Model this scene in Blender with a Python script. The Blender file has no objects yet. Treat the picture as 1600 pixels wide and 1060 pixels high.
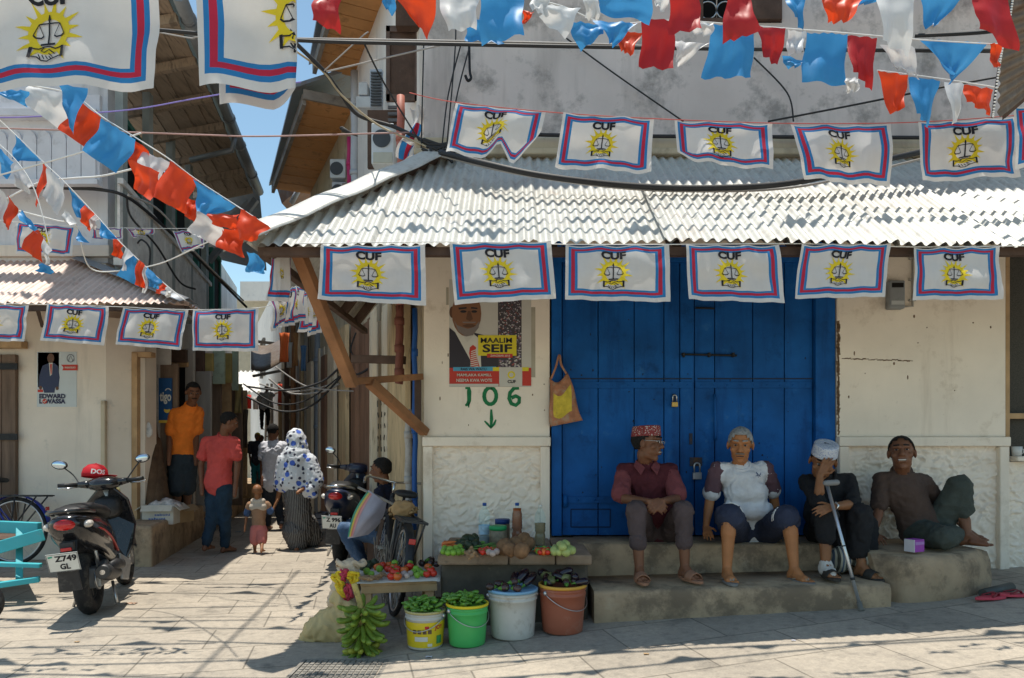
import bpy, bmesh, math, random
import numpy as np
from mathutils import Vector, Matrix, Quaternion, noise
random.seed(7)
S = bpy.context.scene
C = S.collection
V = Vector
R = math.radians
# ---------------------------------------------------------------- camera, sky, sun
HC = 1.28          # camera height
F = 1067.0         # focal length in photo pixels (24 mm)
cam = bpy.data.cameras.new('camera'); co = bpy.data.objects.new('camera', cam); C.objects.link(co)
cam.lens = 24.0; cam.sensor_width = 36; cam.shift_y = (695-530)/1600.0
cam.clip_start = .05; cam.clip_end = 500
co.location = (0, 0, HC); co.rotation_euler = (R(90), 0, 0)
S.camera = co
SUN_DIR = V((-.065, .035, 1)).normalized()       # towards the sun
el = math.asin(SUN_DIR.z); az = math.atan2(SUN_DIR.x, SUN_DIR.y)
W = bpy.data.worlds.new('World'); S.world = W; W.use_nodes = True
wn = W.node_tree.nodes; wl = W.node_tree.links
sky = wn.new('ShaderNodeTexSky'); sky.sky_type = 'NISHITA'; sky.sun_disc = False
sky.sun_elevation = el; sky.sun_rotation = az
sky.air_density = 1.0; sky.dust_density = .4; sky.ozone_density = 1.0
bgn = wn['Background']; bgn.inputs['Strength'].default_value = .15
tint = wn.new('ShaderNodeMix'); tint.data_type = 'RGBA'; tint.blend_type = 'MULTIPLY'; tint.inputs[0].default_value = 1   # the camera's warm white balance
wl.new(sky.outputs[0], tint.inputs[6]); tint.inputs[7].default_value = (.86, .92, .8, 1); wl.new(tint.outputs[2], bgn.inputs['Color'])
sl = bpy.data.lights.new('sun', 'SUN'); so = bpy.data.objects.new('sun', sl); C.objects.link(so)
sl.energy = 3.7; sl.angle = R(.5); sl.color = (1, .95, .85)
so.rotation_euler = SUN_DIR.to_track_quat('Z', 'Y').to_euler(); so.location = (0, 0, 20)
S.view_settings.view_transform = 'Standard'; S.view_settings.look = 'None'
S.view_settings.exposure = .6; S.view_settings.gamma = 1
S.cycles.max_bounces = 8; S.cycles.diffuse_bounces = 5; S.cycles.transparent_max_bounces = 8

def P(px, py, y):
    """point seen at photo pixel (px, py) standing y metres in front of the camera"""
    return V(((px-800)/F*y, y, HC-(py-695)/F*y))
def G(x):
    """height of the street: it climbs gently towards the right"""
    t = max(0.0, x+1.0)
    return .06*t if t > .3 else .06*t*t/.6*1.0 if t < .3 else .06*t
# ---------------------------------------------------------------- materials
def lin(c):
    return tuple(((v/255)/12.92 if v/255 <= .04045 else ((v/255+.055)/1.055)**2.4) for v in c)
MATS = {}
def mat(name, col, rough=.7, metal=0, var=.12, scale=6, bump=0, bscale=None, dirt=None, transl=0, spec=.4, coat=0,
        trans=0, emit=0, stretch=None, world=False, streak=None, sub=0, ior=1.45):
    if name in MATS: return MATS[name]
    m = bpy.data.materials.new(name); m.use_nodes = True; MATS[name] = m
    n = m.node_tree.nodes; l = m.node_tree.links
    b = n['Principled BSDF']; out = n['Material Output']
    b.inputs['Roughness'].default_value = rough; b.inputs['Metallic'].default_value = metal
    b.inputs['Specular IOR Level'].default_value = spec; b.inputs['Coat Weight'].default_value = coat
    b.inputs['Transmission Weight'].default_value = trans; b.inputs['IOR'].default_value = ior
    if sub:
        b.inputs['Subsurface Weight'].default_value = sub; b.inputs['Subsurface Scale'].default_value = .01
    tc = n.new('ShaderNodeTexCoord')
    vec = tc.outputs['Object']
    if world:
        g = n.new('ShaderNodeNewGeometry'); vec = g.outputs['Position']
    if stretch:
        mp = n.new('ShaderNodeMapping'); mp.inputs['Scale'].default_value = stretch
        l.new(vec, mp.inputs[0]); vec = mp.outputs[0]
    def nz(sc, det=4, rg=.6, v=None):
        t = n.new('ShaderNodeTexNoise'); t.inputs['Scale'].default_value = sc; t.inputs['Detail'].default_value = det
        t.inputs['Roughness'].default_value = rg; l.new(v or vec, t.inputs['Vector']); return t.outputs['Fac']
    def ramp(f, a, b_, ca, cb):
        r = n.new('ShaderNodeValToRGB'); l.new(f, r.inputs[0])
        r.color_ramp.elements[0].position = a; r.color_ramp.elements[1].position = b_
        r.color_ramp.elements[0].color = (*ca, 1); r.color_ramp.elements[1].color = (*cb, 1); return r.outputs[0]
    def mix(f, a, c):
        x = n.new('ShaderNodeMix'); x.data_type = 'RGBA'; l.new(f, x.inputs[0]); l.new(a, x.inputs[6])
        if isinstance(c, tuple): x.inputs[7].default_value = (*c, 1)
        else: l.new(c, x.inputs[7])
        return x.outputs[2]
    lo = tuple(c*(1-var) for c in col); hi = tuple(min(1, c*(1+var)) for c in col)
    cc = ramp(nz(scale), .3, .7, lo, hi)
    if dirt:
        items = dirt if isinstance(dirt, list) else [dirt]
        for dc, amt, ds, th in items:
            f = ramp(nz(ds, 7, .7), th, th+.12, (0, 0, 0), (amt, amt, amt))
            cc = mix(f, cc, dc)
    if streak:      # rain streaks that run down a wall
        dc, amt, sx, th = streak
        mp = n.new('ShaderNodeMapping'); mp.inputs['Scale'].default_value = (sx, sx, sx*.12)
        l.new(vec, mp.inputs[0])
        f = ramp(nz(1, 5, .65, mp.outputs[0]), th, th+.2, (0, 0, 0), (amt, amt, amt)); cc = mix(f, cc, dc)
    l.new(cc, b.inputs['Base Color'])
    if emit:
        l.new(cc, b.inputs['Emission Color']); b.inputs['Emission Strength'].default_value = emit
    if bump:
        bp = n.new('ShaderNodeBump'); bp.inputs['Strength'].default_value = min(1, bump); bp.inputs['Distance'].default_value = .01*max(1, bump)
        l.new(nz(bscale or scale*6, 6, .65), bp.inputs['Height']); l.new(bp.outputs[0], b.inputs['Normal'])
    if transl:
        t = n.new('ShaderNodeBsdfTranslucent'); l.new(cc, t.inputs['Color'])
        ms = n.new('ShaderNodeMixShader'); ms.inputs[0].default_value = transl
        l.new(b.outputs[0], ms.inputs[1]); l.new(t.outputs[0], ms.inputs[2]); l.new(ms.outputs[0], out.inputs['Surface'])
    return m
def glass(name, col=(1, 1, 1), rough=.05, a=.35):
    m = bpy.data.materials.new(name); m.use_nodes = True; MATS[name] = m
    n = m.node_tree.nodes; l = m.node_tree.links; b = n['Principled BSDF']
    b.inputs['Base Color'].default_value = (*col, 1); b.inputs['Roughness'].default_value = rough
    t = n.new('ShaderNodeBsdfTransparent'); t.inputs[0].default_value = (*[min(1, c*1.1) for c in col], 1)
    ms = n.new('ShaderNodeMixShader'); ms.inputs[0].default_value = a
    l.new(t.outputs[0], ms.inputs[1]); l.new(b.outputs[0], ms.inputs[2]); l.new(ms.outputs[0], n['Material Output'].inputs['Surface'])
    return m
def checker_cloth(name, c1, c2, scale, kind='voronoi', c3=None):
    """printed cloth: small blobs of c2 (and c3) on c1"""
    m = bpy.data.materials.new(name); m.use_nodes = True; MATS[name] = m
    n = m.node_tree.nodes; l = m.node_tree.links; b = n['Principled BSDF']; b.inputs['Roughness'].default_value = .8
    tc = n.new('ShaderNodeTexCoord')
    def lay(base, col, sc, th, off):
        mp = n.new('ShaderNodeMapping'); mp.inputs['Location'].default_value = (off, off, off); l.new(tc.outputs['Object'], mp.inputs[0])
        if kind == 'wave':
            v = n.new('ShaderNodeTexWave'); v.inputs['Scale'].default_value = sc; v.bands_direction = 'X'; o = v.outputs['Fac']
        else:
            v = n.new('ShaderNodeTexVoronoi'); v.inputs['Scale'].default_value = sc; v.inputs['Randomness'].default_value = .8; o = v.outputs['Distance']
        l.new(mp.outputs[0], v.inputs['Vector'])
        r = n.new('ShaderNodeValToRGB'); r.color_ramp.interpolation = 'LINEAR'
        r.color_ramp.elements[0].position = th; r.color_ramp.elements[0].color = (1, 1, 1, 1)
        r.color_ramp.elements[1].position = th+.05; r.color_ramp.elements[1].color = (0, 0, 0, 1); l.new(o, r.inputs[0])
        x = n.new('ShaderNodeMix'); x.data_type = 'RGBA'; l.new(r.outputs[0], x.inputs[0])
        if isinstance(base, tuple): x.inputs[6].default_value = (*base, 1)
        else: l.new(base, x.inputs[6])
        x.inputs[7].default_value = (*col, 1); return x.outputs[2]
    o = lay(c1, c2, scale, .3, 0)
    if c3: o = lay(o, c3, scale*.5, .26, 3.3)
    l.new(o, b.inputs['Base Color'])
    return m
def corr_metal(name, col, rust, metal=.25, amt=.5, th=.5):
    return mat(name, col, rough=.5, metal=metal, var=.1, scale=3, dirt=[(rust, amt, 5, th), ((.2, .19, .18), .35, 14, .56)], bump=.1, bscale=30, streak=((.28, .25, .22), .55, 15, .52))
# ---------------------------------------------------------------- mesh builder
def frame(d):
    d = d.normalized(); a = V((0, 0, 1)) if abs(d.z) < .95 else V((1, 0, 0))
    x = d.cross(a).normalized(); return x, x.cross(d).normalized()
def eul(rx=0, ry=0, rz=0): return Matrix.Rotation(R(rz), 3, 'Z') @ Matrix.Rotation(R(ry), 3, 'Y') @ Matrix.Rotation(R(rx), 3, 'X')
class MB:
    def __init__(s): s.v = []; s.f = []; s.m = []; s.s = []
    def add(s, vs, fs, mi=0, sm=False):
        o = len(s.v); s.v += [V(p) for p in vs]
        s.f += [tuple(i+o for i in f) for f in fs]; s.m += [mi]*len(fs); s.s += [sm]*len(fs); return s
    def box(s, c, d, rot=None, mi=0, ch=0):
        c = V(c); hx, hy, hz = d[0]/2, d[1]/2, d[2]/2
        vs = [V((x*hx, y*hy, z*hz)) for z in (-1, 1) for y in (-1, 1) for x in (-1, 1)]
        if rot is not None: vs = [rot @ v for v in vs]
        return s.add([v+c for v in vs], [(0, 2, 3, 1), (4, 5, 7, 6), (0, 1, 5, 4), (2, 6, 7, 3), (0, 4, 6, 2), (1, 3, 7, 5)], mi)
    def bar(s, p, q, w, h, mi=0, up=None):
        p, q = V(p), V(q); d = (q-p)
        u = V(up) if up else (V((0, 0, 1)) if abs(d.normalized().z) < .95 else V((0, 1, 0)))
        x = d.cross(u).normalized()*w/2; z = x.cross(d).normalized()*h/2
        vs = [p-x-z, p+x-z, p+x+z, p-x+z, q-x-z, q+x-z, q+x+z, q-x+z]
        return s.add(vs, [(0, 1, 2, 3), (7, 6, 5, 4), (0, 4, 5, 1), (1, 5, 6, 2), (2, 6, 7, 3), (3, 7, 4, 0)], mi)
    def tube(s, pts, r, n=8, mi=0, caps=True, flat=None, up=None):
        pts = [V(p) for p in pts]; k = len(pts)
        rs = list(r) if isinstance(r, (list, tuple)) else [r]*k
        vs = []; prev = None
        for i in range(k):
            d = (pts[min(i+1, k-1)]-pts[max(i-1, 0)])
            if d.length < 1e-9: d = V((0, 0, 1))
            d.normalize()
            if prev is None: x, y = frame(d) if up is None else (d.cross(V(up)).normalized(), None)
            else: x = (prev-d*prev.dot(d)).normalized()
            y = x.cross(d).normalized(); prev = x
            for j in range(n):
                a = 2*math.pi*j/n; fl = flat or 1
                vs.append(pts[i]+x*math.cos(a)*rs[i]+y*math.sin(a)*rs[i]*fl)
        fs = [(i*n+j, i*n+(j+1) % n, (i+1)*n+(j+1) % n, (i+1)*n+j) for i in range(k-1) for j in range(n)]
        s.add(vs, fs, mi, True)
        if caps:
            o = len(s.v)-len(vs); s.f.append(tuple(o+j for j in reversed(range(n)))); s.f.append(tuple(o+(k-1)*n+j for j in range(n)))
            s.m += [mi]*2; s.s += [False]*2
        return s
    def cap(s, p, q, r1, r2=None, n=12, fl=1, side=None, mi=0):
        """tapered capsule, optionally flattened (fl) across the axis 'side x axis'"""
        p, q = V(p), V(q); r2 = r1 if r2 is None else r2; d = q-p
        if d.length < 1e-6: d = V((0, 0, 1e-4))
        d.normalize()
        if side is not None: x = (V(side)-d*V(side).dot(d)).normalized(); y = x.cross(d).normalized()
        else: x, y = frame(d)
        rings = []
        for a in (-80, -50, -20): rings.append((p+d*r1*math.sin(R(a)), r1*math.cos(R(a))))
        for t in (0, .5, 1): rings.append((p.lerp(q, t), r1+(r2-r1)*t))
        for a in (20, 50, 80): rings.append((q+d*r2*math.sin(R(a)), r2*math.cos(R(a))))
        vs = [c+x*math.cos(2*math.pi*j/n)*r+y*math.sin(2*math.pi*j/n)*r*fl for c, r in rings for j in range(n)]
        k = len(rings)
        fs = [(i*n+j, i*n+(j+1) % n, (i+1)*n+(j+1) % n, (i+1)*n+j) for i in range(k-1) for j in range(n)]
        fs += [tuple(reversed(range(n))), tuple((k-1)*n+j for j in range(n))]
        return s.add(vs, fs, mi, True)
    def ell(s, c, r, rot=None, n=14, mi=0):
        c = V(c); r = (r, r, r) if isinstance(r, (int, float)) else r; h = n//2; vs = [V((0, 0, -r[2]))]
        for i in range(1, h):
            a = -math.pi/2+math.pi*i/h
            for j in range(n): b = 2*math.pi*j/n; vs.append(V((r[0]*math.cos(a)*math.cos(b), r[1]*math.cos(a)*math.sin(b), r[2]*math.sin(a))))
        vs.append(V((0, 0, r[2])))
        if rot is not None: vs = [rot @ v for v in vs]
        fs = [(0, 1+(j+1) % n, 1+j) for j in range(n)]
        fs += [(1+(i-1)*n+j, 1+(i-1)*n+(j+1) % n, 1+i*n+(j+1) % n, 1+i*n+j) for i in range(1, h-1) for j in range(n)]
        t = len(vs)-1; b0 = 1+(h-2)*n; fs += [(b0+j, b0+(j+1) % n, t) for j in range(n)]
        return s.add([v+c for v in vs], fs, mi, True)
    def lathe(s, prof, c, n=28, rot=None, mi=0):
        c = V(c); vs = []
        for r, z in prof:
            for j in range(n):
                a = 2*math.pi*j/n; p = V((r*math.cos(a), r*math.sin(a), z)); vs.append((rot @ p if rot is not None else p)+c)
        k = len(prof); fs = [(i*n+j, i*n+(j+1) % n, (i+1)*n+(j+1) % n, (i+1)*n+j) for i in range(k-1) for j in range(n)]
        return s.add(vs, fs, mi, True)
    def quad(s, a, b, c, d, mi=0): return s.add([a, b, c, d], [(0, 1, 2, 3)], mi)
    def prism(s, pts, ext, mi=0):
        """polygon (3-D points) given thickness by the vector ext"""
        pts = [V(p) for p in pts]; e = V(ext); n = len(pts)
        return s.add(pts+[p+e for p in pts], [tuple(reversed(range(n))), tuple(range(n, 2*n))]+[(i, (i+1) % n, (i+1) % n+n, i+n) for i in range(n)], mi)
    def loft(s, rings, n=16, mi=0, sm=True):
        """rings: (centre, half width along y, half height along z, exponent) -> closed skin; axis roughly +x"""
        vs = []
        for c, a, b, e in rings:
            c = V(c)
            for j in range(n):
                t = 2*math.pi*j/n; ct, st = math.cos(t), math.sin(t)
                vs.append(c+V((0, a*math.copysign(abs(ct)**(2/e), ct), b*math.copysign(abs(st)**(2/e), st))))
        k = len(rings); fs = [(i*n+j, i*n+(j+1) % n, (i+1)*n+(j+1) % n, (i+1)*n+j) for i in range(k-1) for j in range(n)]
        fs += [tuple(reversed(range(n))), tuple((k-1)*n+j for j in range(n))]
        return s.add(vs, fs, mi, sm)
    def grid(s, fn, nu, nv, mi=0, sm=True):
        vs = [fn(i/nu, j/nv) for j in range(nv+1) for i in range(nu+1)]
        fs = [(j*(nu+1)+i, j*(nu+1)+i+1, (j+1)*(nu+1)+i+1, (j+1)*(nu+1)+i) for j in range(nv) for i in range(nu)]
        return s.add(vs, fs, mi, sm)
    def build(s, name, mats, parent=None, local=False, origin=None, bevel=0, solid=0, fix=True, offs=None):
        """link everything gathered so far as ONE mesh object"""
        mats = mats if isinstance(mats, (list, tuple)) else [mats]
        if parent is not None: o0 = V((0, 0, 0)) if local else wloc(parent)
        elif origin is not None: o0 = V(origin)
        else:
            xs = [p.x for p in s.v]; ys = [p.y for p in s.v]; o0 = V(((min(xs)+max(xs))/2, (min(ys)+max(ys))/2, min(p.z for p in s.v)))
        me = bpy.data.meshes.new(name); me.from_pydata([tuple(p-o0) for p in s.v], [], s.f)
        for m in mats: me.materials.append(m)
        me.polygons.foreach_set('material_index', s.m); me.polygons.foreach_set('use_smooth', s.s)
        if fix:
            bm = bmesh.new(); bm.from_mesh(me); bmesh.ops.recalc_face_normals(bm, faces=bm.faces); bm.to_mesh(me); bm.free()
        me.update()
        ob = bpy.data.objects.new(name, me); C.objects.link(ob)
        if parent is not None: ob.parent = parent
        else: ob.location = o0
        if bevel:
            b = ob.modifiers.new('bevel', 'BEVEL'); b.width = bevel; b.segments = 2; b.limit_method = 'ANGLE'
        if solid:
            b = ob.modifiers.new('solid', 'SOLIDIFY'); b.thickness = solid; b.offset = 0
        return ob
def wloc(o):
    p = V(o.location)
    while o.parent: o = o.parent; p = p+V(o.location)
    return p
def tag(o, label=None, cat=None, group=None, kind=None):
    if label: o['label'] = label
    if cat: o['category'] = cat
    if group: o['group'] = group
    if kind: o['kind'] = kind
    return o
def struct(o, label=None, cat=None): return tag(o, label, cat, None, 'structure')
def thing(name, loc, label, cat, group=None, rz=0):
    o = bpy.data.objects.new(name, None); C.objects.link(o); o.location = loc; o.rotation_euler = (0, 0, rz); o.empty_display_size = .1
    return tag(o, label, cat, group)
def copy_tree(o, parent=None):
    c = o.copy(); C.objects.link(c)
    if parent is not None: c.parent = parent
    for ch in list(o.children): copy_tree(ch, c)
    return c
ORD = ['first', 'second', 'third', 'fourth', 'fifth', 'sixth', 'seventh', 'eighth', 'ninth', 'tenth', 'eleventh', 'twelfth', 'thirteenth',
       'fourteenth', 'fifteenth', 'sixteenth', 'seventeenth', 'eighteenth', 'nineteenth', 'twentieth']
_tx = {}
def text2d(txt, bold=0, shear=0):
    """letters as flat polygons: (points, faces) with cap height about 0.7, starting at x = 0"""
    k = (txt, bold, shear)
    if k not in _tx:
        cu = bpy.data.curves.new('t', 'FONT'); cu.body = txt; cu.size = 1; cu.offset = bold; cu.shear = shear; cu.resolution_u = 3
        ob = bpy.data.objects.new('t', cu); C.objects.link(ob)
        bpy.context.view_layer.update()
        me = bpy.data.meshes.new_from_object(ob.evaluated_get(bpy.context.evaluated_depsgraph_get()))
        vs = [(v.co.x, v.co.y) for v in me.vertices]; fs = [tuple(p.vertices) for p in me.polygons]
        x0 = min(p[0] for p in vs); w = max(p[0] for p in vs)-x0; y0 = min(p[1] for p in vs); h = max(p[1] for p in vs)-y0
        _tx[k] = ([((x-x0)/w, (y-y0)/h) for x, y in vs], fs)
        bpy.data.objects.remove(ob); bpy.data.curves.remove(cu); bpy.data.meshes.remove(me)
    return _tx[k]
def put_text(mb, txt, fn, x0, y0, w, h, mi, bold=.02, shear=0):
    """write txt into the rectangle x0..x0+w, y0..y0+h of a surface fn(x, y)"""
    vs, fs = text2d(txt, bold, shear); mb.add([fn(x0+x*w, y0+y*h) for x, y in vs], fs, mi)
def sag(p, q, s, n=14):
    p, q = V(p), V(q); return [p.lerp(q, i/n)-V((0, 0, s*4*(i/n)*(1-i/n))) for i in range(n+1)]
def smooth_path(pts, k=6):
    """Catmull-Rom through the points"""
    pts = [V(p) for p in pts]; out = []
    for i in range(len(pts)-1):
        a, b, c, d = pts[max(i-1, 0)], pts[i], pts[i+1], pts[min(i+2, len(pts)-1)]
        for j in range(k):
            t = j/k; out.append(.5*((2*b)+(c-a)*t+(2*a-5*b+4*c-d)*t*t+(3*b-a-3*c+d)*t**3))
    return out+[pts[-1]]
# palette
white_plaster = mat('white plaster', (.83, .73, .61), .9, var=.06, scale=2, bump=.45, bscale=14, dirt=[((.5, .4, .29), .6, 2.2, .55), ((.16, .11, .07), .8, 9, .665), ((.3, .24, .17), .55, 26, .66)], streak=((.4, .31, .22), .35, 5, .56), world=True)
stained_plaster = mat('stained plaster', (.58, .52, .49), .9, var=.12, scale=1.2, bump=.3, bscale=12, dirt=[((.2, .19, .18), .75, 2.2, .52), ((.42, .33, .22), .5, 1.3, .6), ((.05, .05, .05), .6, 12, .66)], streak=((.25, .22, .2), .55, 3, .5), world=True)
left_plaster = mat('pale plaster', (.7, .62, .52), .9, var=.07, scale=2, bump=.3, bscale=10, dirt=[((.3, .3, .28), .5, 3, .6), ((.12, .1, .09), .6, 10, .68)], streak=((.25, .24, .22), .4, 4, .55), world=True)
beige_plaster = mat('beige plaster', (.5, .42, .3), .9, var=.12, scale=2, bump=.35, bscale=12, dirt=[((.2, .15, .1), .7, 3, .55), ((.08, .06, .05), .6, 9, .64)], streak=((.2, .16, .12), .5, 4, .5), world=True)
gouged = mat('gouged plaster', (.84, .74, .63), .9, var=.06, scale=5, bump=.2, bscale=40, dirt=[((.1, .08, .07), .75, 16, .67)], world=True)
old_stone = mat('old concrete', (.38, .275, .175), .9, var=.25, scale=4, bump=.6, bscale=22, dirt=[((.15, .11, .075), .8, 3, .48), ((.46, .37, .26), .6, 5, .58), ((.4, .33, .24), .5, 18, .68)], world=True)
tread_stone = mat('worn step', (.23, .21, .18), .85, var=.15, scale=3, bump=.3, bscale=25, dirt=[((.13, .12, .11), .6, 4, .5)], world=True)
wood_orange = mat('orange timber', (.27, .125, .055), .7, var=.3, scale=4, bump=.3, bscale=30, stretch=(1, 1, 1), dirt=[((.1, .06, .04), .6, 7, .6)])
wood_dark = mat('dark timber', (.09, .055, .04), .8, var=.3, scale=5, bump=.4, bscale=25, dirt=[((.2, .15, .11), .4, 7, .6)])
wood_grey = mat('grey timber', (.24, .21, .18), .85, var=.25, scale=5, bump=.4, bscale=25, dirt=[((.08, .07, .06), .6, 6, .58)])
wood_tan = mat('tan timber', (.42, .27, .14), .75, var=.25, scale=5, bump=.3, bscale=25, dirt=[((.16, .1, .06), .6, 7, .6)])
blue_paint = mat('blue door paint', (.007, .09, .31), .6, var=.3, scale=2.5, bump=.3, bscale=20, spec=.18, dirt=[((.002, .035, .13), .6, 4, .55), ((.05, .17, .33), .5, 5, .6), ((.12, .2, .3), .7, 30, .7), ((.04, .03, .025), .8, 14, .75)], world=True, streak=((.003, .04, .16), .6, 9, .5))
white_roof = corr_metal('white painted sheet', (.54, .53, .49), (.42, .3, .24), .12, .4, .56)
pink_roof = corr_metal('faded pink sheet', (.6, .46, .4), (.4, .22, .16), .1, .5, .55)
grey_roof = corr_metal('grey roofing sheet', (.2, .22, .25), (.2, .1, .06), .3, .6, .55)
brown_roof = corr_metal('brown roofing sheet', (.16, .12, .09), (.1, .05, .03), .1, .6, .5)
iron = mat('dark iron', (.03, .03, .032), .55, .6, var=.3, scale=12)
black_rubber = mat('black rubber', (.016, .016, .017), .75, var=.3, scale=20, bump=.2, dirt=[((.1, .09, .075), .6, 9, .52)])
black_cable = mat('black cable', (.02, .02, .022), .6, spec=.5)
grey_cable = mat('grey cable', (.35, .33, .31), .6)
white_line = mat('white string', (.75, .73, .7), .8)
steel = mat('steel', (.5, .5, .5), .35, .9, dirt=[((.2, .13, .08), .6, 12, .62)])
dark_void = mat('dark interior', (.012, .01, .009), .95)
# ================================================================ SETTING
def wall_panel(name, pts, m, thick=(0, .2, 0), label=None, cat='wall'):
    mb = MB(); mb.prism(pts, thick); return mb.build(name, m)
def mat_ground():
    m = bpy.data.materials.new('street paving'); m.use_nodes = True; n = m.node_tree.nodes; l = m.node_tree.links; b = n['Principled BSDF']
    g = n.new('ShaderNodeNewGeometry'); mp = n.new('ShaderNodeMapping'); mp.inputs['Rotation'].default_value = (0, 0, R(-13)); l.new(g.outputs['Position'], mp.inputs[0])
    br = n.new('ShaderNodeTexBrick'); br.inputs['Scale'].default_value = 1; br.inputs['Brick Width'].default_value = .62; br.inputs['Row Height'].default_value = .46
    br.inputs['Mortar Size'].default_value = .008; br.inputs['Mortar Smooth'].default_value = .7; br.inputs['Bias'].default_value = 0
    br.inputs['Color1'].default_value = (.35, .315, .275, 1); br.inputs['Color2'].default_value = (.42, .375, .325, 1); br.inputs['Mortar'].default_value = (.2, .18, .155, 1)
    l.new(mp.outputs[0], br.inputs['Vector'])
    def nz(s, d=6):
        t = n.new('ShaderNodeTexNoise'); t.inputs['Scale'].default_value = s; t.inputs['Detail'].default_value = d; t.inputs['Roughness'].default_value = .68; l.new(g.outputs['Position'], t.inputs['Vector']); return t.outputs['Fac']
    def mul(a, f, lo, hi, p0=.3, p1=.7):
        r = n.new('ShaderNodeValToRGB'); l.new(f, r.inputs[0]); r.color_ramp.elements[0].position = p0; r.color_ramp.elements[1].position = p1
        r.color_ramp.elements[0].color = (lo, lo, lo, 1); r.color_ramp.elements[1].color = (hi, hi*.99, hi*.97, 1)
        x = n.new('ShaderNodeMix'); x.data_type = 'RGBA'; x.blend_type = 'MULTIPLY'; x.inputs[0].default_value = 1; l.new(a, x.inputs[6]); l.new(r.outputs[0], x.inputs[7]); return x.outputs[2]
    c = mul(br.outputs['Color'], nz(1.3), .78, 1.12); c = mul(c, nz(24, 3), .86, 1.1); c = mul(c, nz(90, 2), .9, 1.08); c = mul(c, nz(3.3), .66, 1.0, .3, .44); c = mul(c, nz(9, 8), .8, 1.03, .36, .46)
    l.new(c, b.inputs['Base Color']); b.inputs['Roughness'].default_value = .85; b.inputs['Specular IOR Level'].default_value = .25
    bp = n.new('ShaderNodeBump'); bp.inputs['Strength'].default_value = .35; bp.inputs['Distance'].default_value = .01; l.new(nz(40), bp.inputs['Height']); l.new(bp.outputs[0], b.inputs['Normal'])
    return m
def ground():
    xs = [-60, -20, -10, -5, -2, -1.3]+[-1+.1*i for i in range(12)]+[.5, 1, 2, 3, 5, 8, 60]; ys = [-40, -5, 0, 2]+[3+.5*i for i in range(20)]+[15, 20, 30, 90]
    mb = MB(); vs = [V((x, y, G(min(x, 8)))) for y in ys for x in xs]; nx = len(xs)
    mb.add(vs, [(j*nx+i, j*nx+i+1, (j+1)*nx+i+1, (j+1)*nx+i) for j in range(len(ys)-1) for i in range(nx-1)], 0, True)
    struct(mb.build('street', mat_ground(), origin=(0, 0, 0)))
ground()
DW = 5.45                                     # the shop front's wall plane
def X(px, y=DW): return (px-800)/F*y
def Z(py, y=DW): return HC-(py-695)/F*y
SEAT = .54
# ---- main corner building
bld = thing('corner_shop_building', (1.8, DW, 0), 'white plastered corner building with wide blue double door and stained upper storey', 'building')
XL, XP, XD, XR = X(662), X(859), X(1308), X(1572)
LED = Z(683)
mb = MB()       # left pillar, above the ledge
mb.box(((XL+XP)/2, DW+.15, (LED+3.37)/2), (XP-XL, .3, 3.37-LED))
mb.box(((XD+XR)/2, DW+.15, (LED+3.37)/2), (XR-XD, .3, 3.37-LED))
mb.box(((XP+XD)/2, DW+.16, (Z(380)+3.37)/2), (XD-XP-.004, .28, 3.37-Z(380)))
# lower plaster with raised frame
for a, b in ((XL, XP), (XD, XR)):
    mb.box(((a+b)/2, DW+.14, (LED+.05)/2), (b-a, .22, LED-.05-.01))
    w = .075
    mb.box(((a+b)/2, DW-.018, LED-w/2), (b-a+.01, .07, w))
    mb.box((a+w/2+.001, DW-.014, (LED-w+.05)/2), (w, .06, LED-w-.05-.003)); mb.box((b-w/2-.001, DW-.014, (LED-w+.05)/2), (w, .06, LED-w-.05-.003))
# side wall in the alley and right return above the side window
mb.box((XL-.0+.11, DW+.3+.5, 1.7), (.22, 1.0, 3.4))
mb.build('lower_wall', white_plaster, bld, bevel=.008)
def gouges(a, b, z0, z1, n, seed):
    """plaster combed with short strokes, as real relief"""
    rnd = np.random.RandomState(seed); st = .0085; nu = int((b-a)/st); nv = int((z1-z0)/st)
    gx, gz = np.meshgrid(np.linspace(a, b, nu+1), np.linspace(z0, z1, nv+1)); h = np.zeros_like(gx)
    for _ in range(n):
        cx, cz = rnd.uniform(a, b), rnd.uniform(z0, z1); t = rnd.uniform(-1.2, 1.2)+ (math.pi if rnd.rand() < .5 else 0); L = rnd.uniform(.03, .075); w = rnd.uniform(.006, .011)
        dx, dz = math.cos(t), math.sin(t); u = (gx-cx)*dx+(gz-cz)*dz; v = -(gx-cx)*dz+(gz-cz)*dx+ .25*u*u/L
        k = np.exp(-(v/w)**2)*np.clip(1-(u/L)**4, 0, 1); h += rnd.uniform(-.016, .015)*k - .008*np.exp(-((v-w*1.6)/w)**2)*np.clip(1-(u/L)**4, 0, 1)
    m = MB(); ys = DW+.001-np.clip(h, -.02, .028)
    vs = [V((gx[j, i], ys[j, i], gz[j, i])) for j in range(nv+1) for i in range(nu+1)]
    m.add(vs, [(j*(nu+1)+i, j*(nu+1)+i+1, (j+1)*(nu+1)+i+1, (j+1)*(nu+1)+i) for j in range(nv) for i in range(nu)], 0, True); return m
gouges(XL+.074, XP-.074, .35, LED-.074, 620, 3).build('textured_panel', gouged, bld, fix=False)
gouges(XD+.074, XR-.074, .2, LED-.074, 1000, 5).build('textured_panel', gouged, bld, fix=False)
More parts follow.
